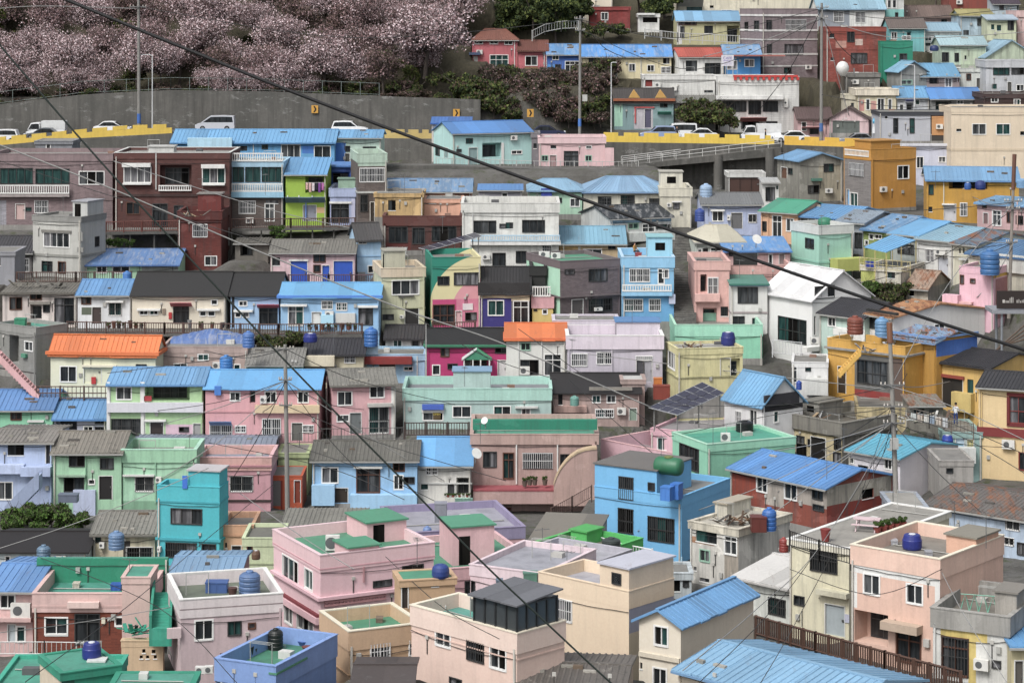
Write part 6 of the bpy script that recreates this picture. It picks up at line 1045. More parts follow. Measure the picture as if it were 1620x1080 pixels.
# ------------------------------------------------------------------ cables
def cable(label, pts, wpx, col, name='overhead_cable', grp=None):
    p = [P(*q) for q in pts]; out = []
    for i in range(len(p)-1):
        a, b, c, d = p[max(i-1, 0)], p[i], p[i+1], p[min(i+2, len(p)-1)]
        for k in range(8):
            t = k/8; out.append(.5*((2*b)+(c-a)*t+(2*a-5*b+4*c-d)*t*t+(3*b-a-3*c+d)*t**3))
    out.append(p[-1]); mb = MB(); mb.tube(out, wpx/2*sum(q[2] for q in pts)/len(pts)/F, plain(col, .6), 6)
    tag(mb.build(name, smooth=True), label, 'cable', grp)
cable('thick black cable crossing the whole village from upper left to lower right', [(20,-35,36),(105,0,36),(300,80,36),(500,160,36),(790,268,36),(1080,371,36),(1400,482,36),(1620,553,36),(1720,585,36)], 6.0, (.008,.008,.009))
cable('dark green cable running steeply from the left edge to the bottom middle', [(-60,-5,40),(0,72,40),(110,200,40),(210,312,40),(350,462,40),(470,590,40),(640,762,40),(760,886,40),(870,990,40),(965,1078,40),(1040,1140,40)], 3.2, (.012,.02,.016))
cable('pale grey cable crossing the left houses toward the black sagging roof', [(-20,222,60),(180,300,60),(420,402,60),(640,490,60),(800,545,60),(1030,644,60)], 2.4, '#8c8c8a')
thin = [((-10,870,120),(150,816,120),(330,740,120)), ((1100,1085,110),(1225,960,125),(1320,830,150),(1408,690,175)), ((1200,1085,100),(1250,1000,120),(1330,850,150),(1409,695,175)), ((1080,1060,100),(1200,960,120),(1300,860,140),(1408,680,175)),
  ((1410,645,175.8),(1500,668,160),(1630,722,150)), ((1410,650,175.8),(1520,690,165),(1640,760,160)), ((1411,668,175.8),(1300,700,180),(1180,720,185)), ((1408,612,175.8),(1240,640,190),(1020,640,195)), ((1409,640,175.8),(1260,650,190),(1060,690,190)), ((1406,610,175.8),(1500,640,170),(1630,700,160)),
  ((452,552,183.8),(330,570,190),(170,590,195)), ((452,552,183.8),(560,600,190),(720,640,195)), ((452,602,183.8),(360,640,190),(260,670,195)), ((453,642,183.8),(600,700,183),(800,760,180)), ((454,700,180),(620,760,175),(800,850,160)),
  ((1604,320,212.7),(1500,450,190),(1409,612,175.8)), ((1603,332,212.7),(1460,420,215),(1300,460,225)), ((1603,320,212.7),(1500,330,230),(1400,335,245)), ((1602,385,212.7),(1500,380,225),(1420,395,228)),
  ((919,32,289.5),(1080,60,290),(1300,14,289.7)), ((919,48,289.5),(1100,110,290),(1300,30,289.7)), ((1300,28,289.7),(1420,60,290),(1640,50,292)), ((1300,14,289.7),(1420,30,290),(1640,10,292)), ((219,11,288),(560,60,288),(918,32,289.5)), ((219,14,288),(60,10,286),(-40,18,285)),
  ((1300,150,286),(1450,170,284),(1640,140,284)), ((0,255,240),(240,330,238),(470,400,234)), ((180,255,240),(420,330,240),(600,370,240)), ((640,490,215),(760,560,205),(880,600,200)), ((820,520,210),(960,620,205),(1060,690,198)), ((930,560,208),(1180,590,205),(1400,615,176)),
  ((40,1078,100),(200,960,120),(330,850,150),(440,760,170)), ((380,1085,110),(250,960,130),(60,880,145)), ((560,900,130),(480,850,135),(380,780,160)), ((1250,900,138),(1380,940,125),(1490,900,126)), ((900,600,205),(1000,690,195),(1090,760,180)), ((1490,905,126),(1530,980,118),(1600,1090,112)), ((330,700,190),(520,740,182),(640,790,178)), ((610,880,138),(700,960,124),(790,1010,115)), ((0,1000,122),(120,985,128),(270,960,130))]
PT = [(452,552,183.8),(452,602,183.8),(1407,610,175.8),(1409,645,175.8),(1411,668,175.8),(1604,320,212.7),(1603,385,212.7),(919,32,289.5),(1300,14,289.7),(1300,28,289.7)]
for k in ('D6','D15','E2b','E3','E7','E8','D5','D22','E13','D24','D40','E12','E11','D20','D39','D38','B24','B23','B26e','B26c','B33','B37','T9','T10','R3','T12','R24','E16','E17','E14','E15','D3'):
    h = HS[k]; q = Vector((h.X0+h.W*.5*h.c, h.Y0+h.W*.5*h.s, h.zb+2.6)); px_, py_ = 810+q.x/q.y*F, -q.z/q.y*F
    s_ = min(PT, key=lambda t: abs(t[0]-px_)+abs(t[1]-py_)+abs(t[2]-q.y)*3+R.uniform(0, 60)); m_ = ((s_[0]+px_)/2, (s_[1]+py_)/2+R.uniform(4, 14), (s_[2]+q.y)/2); thin.append((s_, m_, (px_, py_, q.y-.1)))
for i, q in enumerate(thin):
    cable(('thin dark service wire sagging between the roofs', 'thin grey service wire strung between the houses')[i % 3 == 0], q, 1.1 if i % 3 else 1.3, '#2b2b2b' if i % 3 else '#8f8f8d', 'service_wire', ('dark service wires', 'grey service wires')[i % 3 == 0])
# ------------------------------------------------------------------ vehicles
def car(label, px, Y, kind, col, face=1, cat='car'):
    x = (px-810)/F*Y; z = road_z(px); root = empty(dict(sedan='parked_car', suv='parked_car', van='parked_van', truck='parked_truck')[kind], (x, Y, z+.01), 0 if face > 0 else math.pi, label, cat, 'vehicles on the hill road')
    L, H_, low = dict(sedan=(4.5,1.45,.82), suv=(4.5,1.68,.95), van=(4.9,1.9,1.0), truck=(4.9,1.95,1.0))[kind]; h = L/2; wd = .86
    bm_, gl, bk = plain(col, .3, 1.0, vary=.08), glass('dark'), plain('#1b1b1b', .8)
    def prof(pts, y0, y1, mat, mb, inset=0):
        n = len(pts); i = len(mb.v); k = mb.mi(mat)
        mb.v += [(a, y0, b) for a, b in pts]+[(a, y1, b) for a, b in pts]
        mb.f.append(tuple(range(i, i+n))); mb.m.append(k); mb.f.append(tuple(range(i+2*n-1, i+n-1, -1))); mb.m.append(k)
        for j in range(n): mb.f.append((i+j, i+(j+1) % n, i+n+(j+1) % n, i+n+j)); mb.m.append(k)
    mb = MB()
    body = [(-h,.35),(-h,.75),(-h+.08,low),(-h*.55,low+.05),(h*.45,low+.03),(h-.25,low-.12),(h,.65),(h,.35),(h*.85,.25),(-h*.85,.25)]
    prof(body, -wd, wd, bm_, mb)
    roof = dict(sedan=[(-h*.8,low+.02),(-h*.48,H_-.03),(-h*.1,H_),(h*.12,H_-.04),(h*.5,low+.02)], suv=[(-h*.96,low+.02),(-h*.86,H_-.06),(-h*.3,H_),(h*.12,H_-.04),(h*.48,low+.02)],
        van=[(-h*.99,low),(-h*.95,H_-.06),(-h*.4,H_),(h*.25,H_-.05),(h*.72,low)], truck=[(h*.30,low),(h*.32,H_-.1),(h*.45,H_-.05),(h*.75,H_-.12),(h*.93,low)])[kind]
    prof(roof, -wd*.9, wd*.9, bm_, mb); bo = mb.build('body', root)
    cx = sum(a for a, b in roof)/len(roof); gp = [(cx+(a-cx)*.9, low+.06 if b < low+.1 else low+.06+(b-low-.06)*.84) for a, b in roof]
    mb = MB(); prof(gp, -wd*.9-.012, -wd*.9+.01, gl, mb); mb.build('side_window', root); mb = MB(); prof(gp, wd*.9-.01, wd*.9+.012, gl, mb); mb.build('side_window', root)
    fr = [p for p in roof[-2:]]; mb = MB(); a, b = Vector((fr[0][0], 0, fr[0][1])), Vector((fr[1][0], 0, fr[1][1])); o_ = Vector((.02, 0, .02))
    q0, q1 = a.lerp(b, .12)+o_, a.lerp(b, .9)+o_
    mb.face([(q0.x,-wd*.75,q0.z),(q1.x,-wd*.8,q1.z),(q1.x,wd*.8,q1.z),(q0.x,wd*.75,q0.z)], gl); mb.build('windscreen', root)
    if kind == 'truck':
        mb = MB(); mb.box(-h, -wd, low+.02, h*.22, wd, H_+.15, plain('#d4d6d6', .5)); mb.build('cargo_box', root)
    for sx in (-1, 1):
        for sy in (-1, 1):
            wb = MB(); c = (sx*h*.62, sy*(wd-.05), .32); pts = []
            wb.tube([(c[0], c[1]-.1, c[2]), (c[0], c[1]+.1, c[2])], .32, bk, 14); wo = wb.build('wheel', root)
            wb = MB(); y = c[1]+sy*.11; wb.tube([(c[0], y-.01, c[2]), (c[0], y+.01, c[2])], .19, plain('#9a9c9e', .4, metal=.6), 10); wb.build('rim', wo)
    for sy in (-1, 1):
        mb = MB(); mb.box(h-.16, sy*.6-.16, .62, h+.012, sy*.6+.16, .76, plain('#dfe3e6', .2)); mb.build('headlight', root)
        mb = MB(); mb.box(-h-.012, sy*.66-.13, .66, -h+.05, sy*.66+.13, .82, plain('#8a1a1a', .3)); mb.build('tail_light', root)
for a in (('white estate car at the left end of the hill road', 2, 290.5, 'suv', '#e0e2e4', -1), ('white box truck behind the yellow barrier at the left', 74, 293.5, 'truck', '#e4e6e8', -1, 'truck'),
    ('dark grey sedan in front of the white box truck', 68, 290.2, 'sedan', '#5a5f66', -1), ('white sedan beside the tall pole on the hill road', 178, 290.5, 'sedan', '#e4e6e8', 1),
    ('silver van above the long bright blue roof', 341, 292, 'van', '#b9bcc4', -1, 'van'), ('white hatchback above the gap between the two bright blue roofs', 553, 291, 'suv', '#e6e8ea', 1),
    ('dark blue car partly hidden behind the cyan house', 866, 292, 'sedan', '#2c3350', 1), ('pale blue hatchback leading the row above the concrete ramp', 1042, 290.3, 'suv', '#8a9cc0', -1),
    ('white van behind the pale blue hatchback', 1072, 293, 'van', '#dfe1e3', -1, 'van'), ('white sedan third in the row above the concrete ramp', 1106, 290.4, 'sedan', '#e2e4e6', -1),
    ('small white truck in front of the white cafe', 1204, 292, 'truck', '#e2e4e6', -1, 'truck'), ('white sedan behind the deep yellow barrier', 1252, 290.5, 'sedan', '#e2e4e6', -1), ('grey car in front of the chapel like hall', 1356, 290.5, 'sedan', '#8d9096', -1)): car(*a)
# ------------------------------------------------------------------ tanks and rooftop things
def tank(label, pos, wpx, hpx, kind, col):
    if isinstance(pos[0], str): p = on(*pos)
    else: p = P(*pos)
    r = wpx/2*p.y/F; h = hpx*p.y/F; m = plain(col, .45, .75, vary=.3); root = empty('water_tank', p, R.uniform(0, 3), label, 'water tank', 'water tanks on the roofs'); mb = MB()
    if kind == 't':
        pr = [(r*.97, 0)]
        for k in range(4): z = h*(.05+k*.19); pr += [(r*.95, z), (r, z+h*.03), (r, z+h*.13), (r*.95, z+h*.16)]
        pr += [(r*.97, h*.82), (r*.72, h*.92), (r*.42, h*.95)]
    elif kind == 'b': pr = [(r*.86, 0), (r*.97, h*.08), (r*.97, h*.14), (r, h*.17), (r, h*.62), (r*.95, h*.66), (r*.84, h*.92), (r*.76, h*.97), (r*.4, h*.975)]
    elif kind == 'h': pr = [(r*.86, 0), (r, h*.2), (r, h*.55), (r*.9, h*.8), (r*.62, h*.97), (r*.3, h*1.0)]
    mb.lathe(pr, m, n=22); mb.build('body', root, smooth=False)
    mb = MB(); mb.lathe([(r*.36, h*.93), (r*.36, h*1.0), (r*.3, h*1.03), (.02, h*1.035)], plain(col if kind != 'b' else '#c9ccd4', .5, .9), n=14); mb.build('lid', root)
    mb = MB(); a = r*1.02; mb.tube([(a, 0, h*.15), (a+.12, 0, h*.15), (a+.12, 0, 0)], .03, plain('#b0b0aa', .5), 5); mb.build('pipe', root)
BT, DB, LB = '#3f78b8', '#20308c', '#6f9ac4'
for a in (('big blue ribbed water tank above the candy pink house', (1566,434,212.5), 31, 39, 't', '#3a74b0'), ('tall blue water tank on the light blue yard house', (587,547,213.6), 22, 29, 't', '#3474c0'),
    ('dark blue barrel tank on the white box by the beige tiled house', (491,541,211.5), 22, 14, 'b', DB), ('blue water tank above the pale green veranda house', (358,586,203.5), 21, 24, 't', '#3a86d0'),
    ('faded blue tank beside the blue tarpaulin dome', (393,549,207.5), 19, 25, 't', '#4f7cc0'), ('small blue tank behind the white cottage with the brown window', (201,446,227), 14, 17, 't', '#3f80c8'),
    ('large dull blue tank on the lavender pink corner house', ('E30',395,941), 34, 38, 't', '#5878a8'), ('grey blue tank in front of the corrugated asbestos cottage', (184,868,161), 25, 28, 't', '#6a8cb4'),
    ('grey blue tank in front of the whitewashed felt roof cottage', (69,891,158), 22, 29, 't', '#62819c'), ('dark blue barrel on the emerald roof hut', ('E33h',145,1041), 30, 26, 'b', DB),
    ('black plastic tank on the cornflower blue house', ('E29',436,1026), 24, 32, 't', '#1d2220'), ('blue barrel on the tan stair hut', ('E27h',697,913), 28, 21, 'h', '#2a4690'),
    ('blue water tank on the peeling whitewashed house', ('E14',1217,838), 23, 35, 't', '#2f6fc0'), ('dark blue squat tank on the peach roof terrace', ('E17',1443,868), 31, 24, 'b', DB),
    ('dark blue barrel on the cream yellow corner house', ('D14',1152,546), 23, 21, 'b', '#242f80'), ('green round tank on the mint corner house', ('B27',1305,357), 22, 13, 'h', '#2f8a68'),
    ('light blue tank between the orange rusted roof and the mustard terrace', (1395,531,203.5), 22, 29, 't', '#6a9cc8'), ('deep blue tank in front of the periwinkle house', (1107,350,241.5), 16, 20, 't', '#3350a0'),
    ('white and blue tank at the corner of the periwinkle house', (1117,316,246.5), 20, 25, 't', '#9fbcdc'), ('blue barrel in front of the blue green annex', (1499,706,192), 18, 18, 'b', '#2440a8'),
    ('light blue barrel on the mustard veranda', (1531,300,241.5), 11, 11, 'b', '#2f62b0'), ('dark blue tank on the mustard veranda', (1551,300,241.5), 17, 14, 'h', '#24387c'),
    ('teal drum on the mauve balcony under the black sagging roof', (909,641,202.5), 14, 15, 't', '#6fa89c'), ('dark grey plastic tank behind the bright green yard', (967,872,151), 30, 22, 't', '#3a4442'),
    ('small dark blue tank on the pale mint house at the far right', (1478,81,305), 14, 9, 'h', '#2b3c70'), ('black tank on the turquoise flat roof', ('E11',1178,682), 28, 17, 't', '#1e2022'),
    ('rust red drum behind the mint house with charcoal roof', (1353,528,205), 26, 28, 't', '#8a4634'), ('blue drum on the whitewashed terrace wall', (676,852,160), 14, 20, 't', '#6f8cc0'),
    ('small blue drum by the low white box house', (1264,616,203), 9, 14, 't', '#2a50b0'), ('blue tank cut by the right edge above the dusty pink house', (1617,297,238), 18, 14, 't', '#7aa8d0'),
    ('dull blue tank by the black stained pale green house', (405,884,161), 14, 14, 'b', '#7a5c48'), ('red drum on the low white house by the cream terrace', (1240,872,146), 15, 22, 't', '#9a3a34')): tank(*a)
# the green tank lying on the blue corner house
p = on('E12', 1050, 775); p = P(1058, 751, 173.5); root = empty('water_tank', p, -.5, 'large dark green rounded tank on top of the sky blue corner house', 'water tank', 'water tanks on the roofs'); mb = MB()
k = p.y/F; L, r = 46*k, 15*k; pr = []
m = plain('#2c7a55', .5, .75, vary=.3)
for i, (x, q) in enumerate(((-.5,.55),(-.46,.85),(-.36,1),(.36,1),(.46,.85),(.5,.55))):
    for j in range(16): a = 2*math.pi*j/16; mb.v.append((x*L, math.cos(a)*r*q, r*.95+math.sin(a)*r*q*.95))
for i in range(5):
    for j in range(16): mb.f.append((i*16+j, i*16+(j+1) % 16, (i+1)*16+(j+1) % 16, (i+1)*16+j)); mb.m.append(mb.mi(m))
mb.f += [tuple(range(16))[::-1], tuple(range(80, 96))]; mb.m += [0, 0]; mb.build('body', root, smooth=True)
mb = MB(); mb.lathe([(.35, 1.85*r), (.33, 1.98*r), (.05, 2.0*r)], plain('#6f7a3a', .6), n=12); mb.build('lid', root)
# solar panels on frames
def solar(label, q, foot):
    c = [P(*a) for a in q]; o0 = c[0]; root = empty('solar_panel', o0, 0, label, 'solar panel'); c = [v-o0 for v in c]; n = (c[1]-c[0]).cross(c[3]-c[0]).normalized(); n = n if n.z > 0 else -n
    mb = MB(); pm = plain((.03, .03, .05), .25, vary=.1); gm = plain('#c0c2c8', .4); mb.hexa([v-n*.06 for v in c]+c, plain('#b0b2b6', .4)); mb.build('frame', root)
    mb = MB(); nu, nv = 6, 3
    for i in range(nu):
        for j in range(nv):
            f = lambda a, b: c[0].lerp(c[1], a).lerp(c[3].lerp(c[2], a), b)+n*.012
            e = .04; mb.face([f((i+e)/nu, (j+e)/nv), f((i+1-e)/nu, (j+e)/nv), f((i+1-e)/nu, (j+1-e)/nv), f((i+e)/nu, (j+1-e)/nv)], pm)
    mb.build('cells', root)
    for a, b in ((.05,.1),(.95,.1),(.05,.9),(.95,.9),(.5,.1),(.5,.9)):
        v = f(a, b)-n*.08; mb = MB(); mb.tube([v, Vector((v.x, v.y, v.z-foot))], .05, plain('#8a8a88', .5), 5); mb.build('leg', root)
solar('large tilted solar panel array over the pink rimmed terrace', [(1026,644,194),(1111,604,199),(1146,621,197),(1072,656,192)], 2.0)
solar('solar panel canopy on a thin frame above the mural house', [(662,392,231),(751,368,235),(762,373,233),(678,396,229)], 1.6)
# small rooftop things
def pot(label, pos, wpx, hpx, col, plant=True, grp=None):
    p = on(*pos) if isinstance(pos[0], str) else P(*pos); k = p.y/F; r, h = wpx/2*k, hpx*k; root = empty('plant_pot', p, 0, label, 'plant pot', grp or 'plant pots on roofs and walkways'); hp = h*(.5 if plant else 1)
    mb = MB(); mb.lathe([(r*.65, 0), (r*.85, hp*.6), (r, hp), (r*.85, hp)], plain(col, .7, .8), n=12); mb.build('pot', root)
    if plant:
        o = bpy.data.objects.new('foliage', R.choice(CH['green'])); COL.objects.link(o); o.parent = root; s_ = r*.7; o.scale = (s_, s_, s_*1.1); o.location = (0, 0, hp*.8)
for i, x in enumerate((172,180,188,196,206,215,224,300,318,336,352,490,500,510,520,531,541,552,562)):
    pot('clay or dark plant pot standing along the long brown fence', (x, 519 if x < 400 else 522, 218.4), 6.5+i % 3, 9+(i*7) % 5, ('#5a3a30','#7a4a3a','#3a3a3c','#8a8a88')[i % 4], i % 3 != 1, 'pots along the long brown fence')
for i, (x, y) in enumerate(((1388,838),(1398,836),(1408,834),(1418,832),(1428,830))): pot('red plant pot with green leaves at the back of the cream house terrace', ('E16', x, y+4), 14, 18, '#9a3f34', True, 'red pots on the cream house terrace')
pot('dark red planter by the black railing of the cream terrace', ('E16',1306,856), 17, 20, '#8a2f2a', False)
for i, (x, y) in enumerate(((694,962),(706,958),(716,955),(727,953),(738,956),(748,962))): pot('little plant pot crowded on the turquoise floor beside the glass roof room', ('E28', x, y+4), 9, 12+(i*5) % 9, ('#5a4a42','#6a6a68')[i % 2], i % 2 == 0, 'pots beside the glass roof room')
for i, (x, y, wp, hp, c) in enumerate(((352,1042,9,9,'#5a3a30'),(378,1040,9,8,'#2c2c2c'),(395,1038,14,16,'#24282a'),(402,1035,10,10,'#3a3c3c'),(480,1020,20,7,'#3f62a8'),(486,1028,18,6,'#7a3a2a'),(504,1022,9,15,'#d8d8d4'))):
    pot(('brown jar','black bucket','black bin','small dark tub','blue basin','red brown basin','white canister')[i]+' on the green terrace of the cornflower blue house', ('E29', x, y), wp, hp, c, False)
pot('big brown kimchi jar beside the blue cooler on the corner house roof', ('E30',368,946), 15, 17, '#5a3a34', False)
for i, x in enumerate((700,704,708,712,716,722,728,734,738)): pot('terracotta pot on the plant filled terrace of the whitewashed house', (x+5, 786, 186.3), 5, 6, '#a04a3a' if i % 2 else '#d0cfc9', True, 'pots on the whitewashed house terrace')
for i, (x, y) in enumerate(((830,770),(838,768),(846,768),(862,768))): pot('leafy pot on the curved terrace of the mauve house', (x, y-1, 187.8), 9, 18, '#6a5a50', True, 'pots on the mauve house terrace')
def crate(label, pos, wpx, hpx, col, dep=.6, name='crate', cat='crate', rz=0):
    p = on(*pos) if isinstance(pos[0], str) else P(*pos); k = p.y/F; w2, h = wpx/2*k, hpx*k; m = plain(col, .5, .85); mb = MB(); t = .05
    mb.box(-w2, 0, 0, w2, dep, h-.08, m); mb.box(-w2-.03, -.03, h-.078, w2+.03, dep+.03, h, m)
    for q in (-.9, 0, .9): mb.box(q*w2-.03, -.02, .03, q*w2+.03, -.002, h-.1, m)
    o = mb.build(name); o.location = p; o.rotation_euler = (0, 0, rz); tag(o, label, cat)
crate('blue cooler box on the lavender pink corner house', ('E30',342,938), 34, 17, '#3f62a0', .8)
crate('blue storage box at the roof door of the sky blue corner house', (1052,792,171), 17, 22, '#3f84d8', .8, rz=-.5)
crate('second taller blue storage box at the roof door of the sky blue house', (1067,790,171.5), 14, 25, '#3a7cd0', .8, rz=-.5)
crate('rust brown cistern box on the peeling whitewashed house', ('E14',1201,842), 24, 24, '#6a2f28', 1.0)
crate('small green box on the lavender terrace behind the cream block', (839,924,139), 22, 18, '#5a8a78', .7)
crate('blue tub on the emerald terrace of the brick fronted house', ('E31',183,934), 16, 10, '#2a5ab0', .6)
crate('white lid board on the emerald roof hut', ('E33h',152,1048), 28, 3.5, '#d4d8d4', .7)
crate('blue sheet metal box under the lavender corner house', (107,795,180), 30, 13, '#6a7488', .8)
crate('grey cabinet on the lavender roof floor', (697,826,157), 19, 30, '#8d8f9c', .8, 'cabinet', 'cabinet')
crate('orange crate in the passage by the lavender house', (1041,610,204), 13, 12, '#c8741f', .6)
crate('red brick coloured bin in the passage below the cream yellow house', (1047,632,203), 26, 22, '#8a3a2a', .8, 'bin', 'bin')
crate('green roof box on the grey sided corner house', ('D1',31,519), 17, 15, '#2f8f6c', .8)
def junk(label, pos, wpx, hpx, cols, n=14):
    p = on(*pos) if isinstance(pos[0], str) else P(*pos); k = p.y/F; w2, h = wpx/2*k, hpx*k; mb = MB()
    for i in range(n):                     # a heap of boards and sheets leaning on each other
        x = R.uniform(-w2, w2); y = R.uniform(0, .9); l = R.uniform(.4, 1.1); q = Vector((x, y, R.uniform(0, h*.5))); dr = Vector((R.uniform(-1, 1), R.uniform(-.6, .6), R.uniform(.05, .5))).normalized()*l; s_ = dr.cross(Vector((0, 0, 1))).normalized()*R.uniform(.08, .3); t = Vector((0, 0, .05))
        mb.hexa([q, q+dr, q+dr+s_, q+s_, q+t, q+dr+t, q+dr+s_+t, q+s_+t], plain(R.choice(cols), .8))
    o = mb.build('junk_heap'); o.location = p; tag(o, label, 'junk', kind='stuff')
WD = ['#7a5a40','#5a4638','#8f8a80','#a08a6a','#4a4642']
junk('heap of brown boards on the peeling whitewashed house roof', ('E14',1165,832), 70, 16, WD, 26)
junk('planks and pipes heaped on the unfinished concrete rooftop', ('D22',1275,668), 60, 14, WD+['#9a9c9e'], 24)
junk('jumble of boards on the cluttered terrace beside the yellow house', (1470,668,194.5), 90, 14, WD+['#b9b9b4','#c9c0a8'], 34)
junk('scrap boards on the maroon parapet of the brick outbuilding', ('B5t',306,345), 34, 8, WD, 14)
junk('boards and tins on the terrace under the small bright blue canopy', (1400,432,223.5), 60, 14, WD+['#d0d0cc','#3a5aa0'], 26)
junk('loose sheets on the flat grey rubble covered roof', (62,455,225.5), 90, 5, ['#7d7a72','#5d5a54','#9a968c'], 26)
junk('hose and tools heaped on the stained cream yellow roof', ('D14',1095,553), 30, 5, WD+['#b0b0ac'], 10)
junk('boxes and sheets on the mustard terrace', ('D38',1385,556), 60, 7, ['#c9cbd0','#9a9ca0','#a03a30','#7a7a7c'], 18)
junk('netting poles heaped by the emerald stair', (212,1006,134.3), 40, 9, ['#1f9a80','#1b8d74','#3a3f3c','#2aa88c'], 20)
# teal frames left on the grey parapet terrace
p = on('E18', 1545, 968); root = empty('drying_frame', p, -.3, 'teal metal drying frames on the grey parapet terrace', 'frame'); tm = plain('#6ab59c', .5); mb = MB()
for i in range(5):
    x = -.9+i*.5; mb.tube([(x, 0, 0), (x+.25, .3, .9), (x+.5, 0, 0)], .025, tm, 5); mb.tube([(x, .6, 0), (x+.25, .3, .9), (x+.5, .6, 0)], .025, tm, 5)
mb.tube([(-.9, .3, .88), (1.8, .3, .88)], .025, tm, 5); mb.build('frame_bars', root)
for i, (k_, x, y, c_) in enumerate((('E26',810,893,'#8d8f94'),('E23c',850,905,'#a03040'),('E23c',866,903,'#2a2a2c'),('E26f',742,860,'#b0605a'),('E25',560,872,'#c9c9c4'),('E27',600,985,'#7a6a5a'),('E17',1415,862,'#b0b2b8'),('E17',1470,880,'#9a9ca2'),('E28',700,965,'#d8d8d4'),('E26t',790,925,'#6a7a8a'),('E30',400,925,'#7a5a48'),('E31',120,930,'#c9c0b0'),('D13',930,545,'#8a8a90'),('C16',1010,408,'#a03a3a'),('D16',800,622,'#d0d0cc'),('D16',700,625,'#9a9aa0'))):
    crate(('grey','red','black','dusty red','white','brown','silver','grey blue','white plastic','slate','brown','cream','grey','red','pale','grey')[i]+' box left on the roof of the '+('pink house with the green topped stair hut','lavender terrace','lavender terrace wall','purple rimmed house','pink corner house','tan corner house','peach terrace house','peach house by the parapet','glass roof room house','pink and grey terrace','lavender pink house','brick fronted house','bent parapet lavender house','sky blue balcony house','mint grey long parapet house','mint grey parapet house, left end')[i], (k_, x, y), 10, 8, c_, .5, 'box', 'box')
def outdoor_unit(label, pos, wpx, hpx, rz=0):
    p = on(*pos) if isinstance(pos[0], str) else P(*pos); k = p.y/F; w2, h = wpx/2*k, hpx*k; root = empty('outdoor_unit', p, rz, label, 'air conditioner', 'air conditioner units on the roofs'); m = plain('#dbdbd6', .5)
    mb = MB(); mb.box(-w2, 0, h*.1, w2, .35, h, m); mb.box(-w2*.8, .05, 0, w2*.8, .3, h*.098, plain('#77797a', .6)); mb.build('case', root); mb = MB(); r = h*.36
    mb.face([(-w2*.2+r*math.cos(a*.449), -.006, h*.55+r*math.sin(a*.449)) for a in range(14)], plain('#606366', .6)); mb.build('fan', root)
for a in (('air conditioner unit on the green roof floor of the pink corner house', ('E25',526,873), 22, 26), ('air conditioner unit on the bright green walled yard', ('E24',880,888), 15, 15), ('air conditioner unit on the turquoise flat roof', ('E11',1148,699), 15, 14),
    ('small white unit on the green roof floor of the tan house', ('E27',548,978), 13, 7), ('air conditioner unit on the white modern house balcony', (1289,545,211.5), 13, 11), ('air conditioner unit on the mint side of the brick fronted house roof', ('C15',879,410), 15, 10), ('black unit on the mint edge of the brick fronted house roof', ('C15',861,408), 17, 10), ('air conditioner unit beside the lavender corner house', (330,1066,128), 13, 12), ('air conditioner unit under the corner house at the alley', (316,1067,128), 15, 12)): outdoor_unit(*a)
def dish(label, pos, r, rz):
    p = on(*pos) if isinstance(pos[0], str) else P(*pos); root = empty('satellite_dish', p, rz, label, 'satellite dish', 'satellite dishes'); m = plain('#d9d9d5', .5); mb = MB()
    mb.lathe([(.02, 0), (r*.5, r*.06), (r*.8, r*.16), (r, r*.28)], m, n=18); d = mb.build('reflector', root); d.rotation_euler = (math.radians(60), 0, 0); d.location = (0, -.1, r+.3)
    mb = MB(); mb.tube([(0, 0, 0), (0, 0, r+.3)], .04, plain('#8a8a88', .5), 6); mb.build('mast', root)
dish('white satellite dish beside the blue tarpaulin roof of the whitewashed house', (752,732,187), .45, .6)
dish('small white dish on the green roofed mauve house', (768,677,187.5), .3, -.5)
dish('silver dish lying on the crumpled blue tarpaulin roof', (1196,392,228), .5, .4)
# big white egg shaped dish
p = P(1333, 128, 299); root = empty('white_dome', p, 0, 'large white egg shaped sculpture beside the bare concrete block', 'sculpture'); mb = MB(); mb.lathe([(.25,.6),(.55,.9),(.8,1.4),(.82,1.8),(.6,2.25),(.3,2.45),(.05,2.5)], plain('#dcdcd8', .5), n=18); mb.build('shell', root, smooth=True)
mb = MB(); mb.lathe([(.3,-1.2),(.3,.5),(.2,.62)], plain('#4a4238', .7), n=10); mb.build('basket', root)
p = P(1385, 211, 288); root = empty('monument', p, 0, 'slender pale blue and white monument beside the chapel like hall', 'monument'); mb = MB(); mb.lathe([(.45,0),(.4,.5),(.28,1.2),(.3,1.5),(.2,1.62)], plain('#d6dade', .5), n=10); mb.build('base', root, smooth=True); mb = MB(); mb.lathe([(.3,1.2),(.38,1.5),(.26,1.8),(.14,1.9)], plain('#4fb0d8', .5), n=10); mb.build('blue_collar', root)
# picnic table
p = on('E16', 1372, 838); root = empty('picnic_table', p, -.35, 'pale pink picnic table on the roof terrace beside the red gable', 'table'); m = plain('#d3b9bd', .6)
mb = MB(); mb.box(-.85, -.35, .7, .85, .35, .76, m); mb.build('table_top', root)
for s_ in (-1, 1):
    mb = MB(); mb.box(-.85, s_*.7-.13, .42, .85, s_*.7+.13, .47, m); mb.build('bench', root)
    mb = MB()
    for q in (-1, 1): mb.tube([(s_*.6, q*.75, 0), (s_*.6, q*.2, .7)], .04, m, 5)
    mb.tube([(s_*.6, -.7, .4), (s_*.6, .7, .4)], .035, m, 5); mb.build('leg', root)
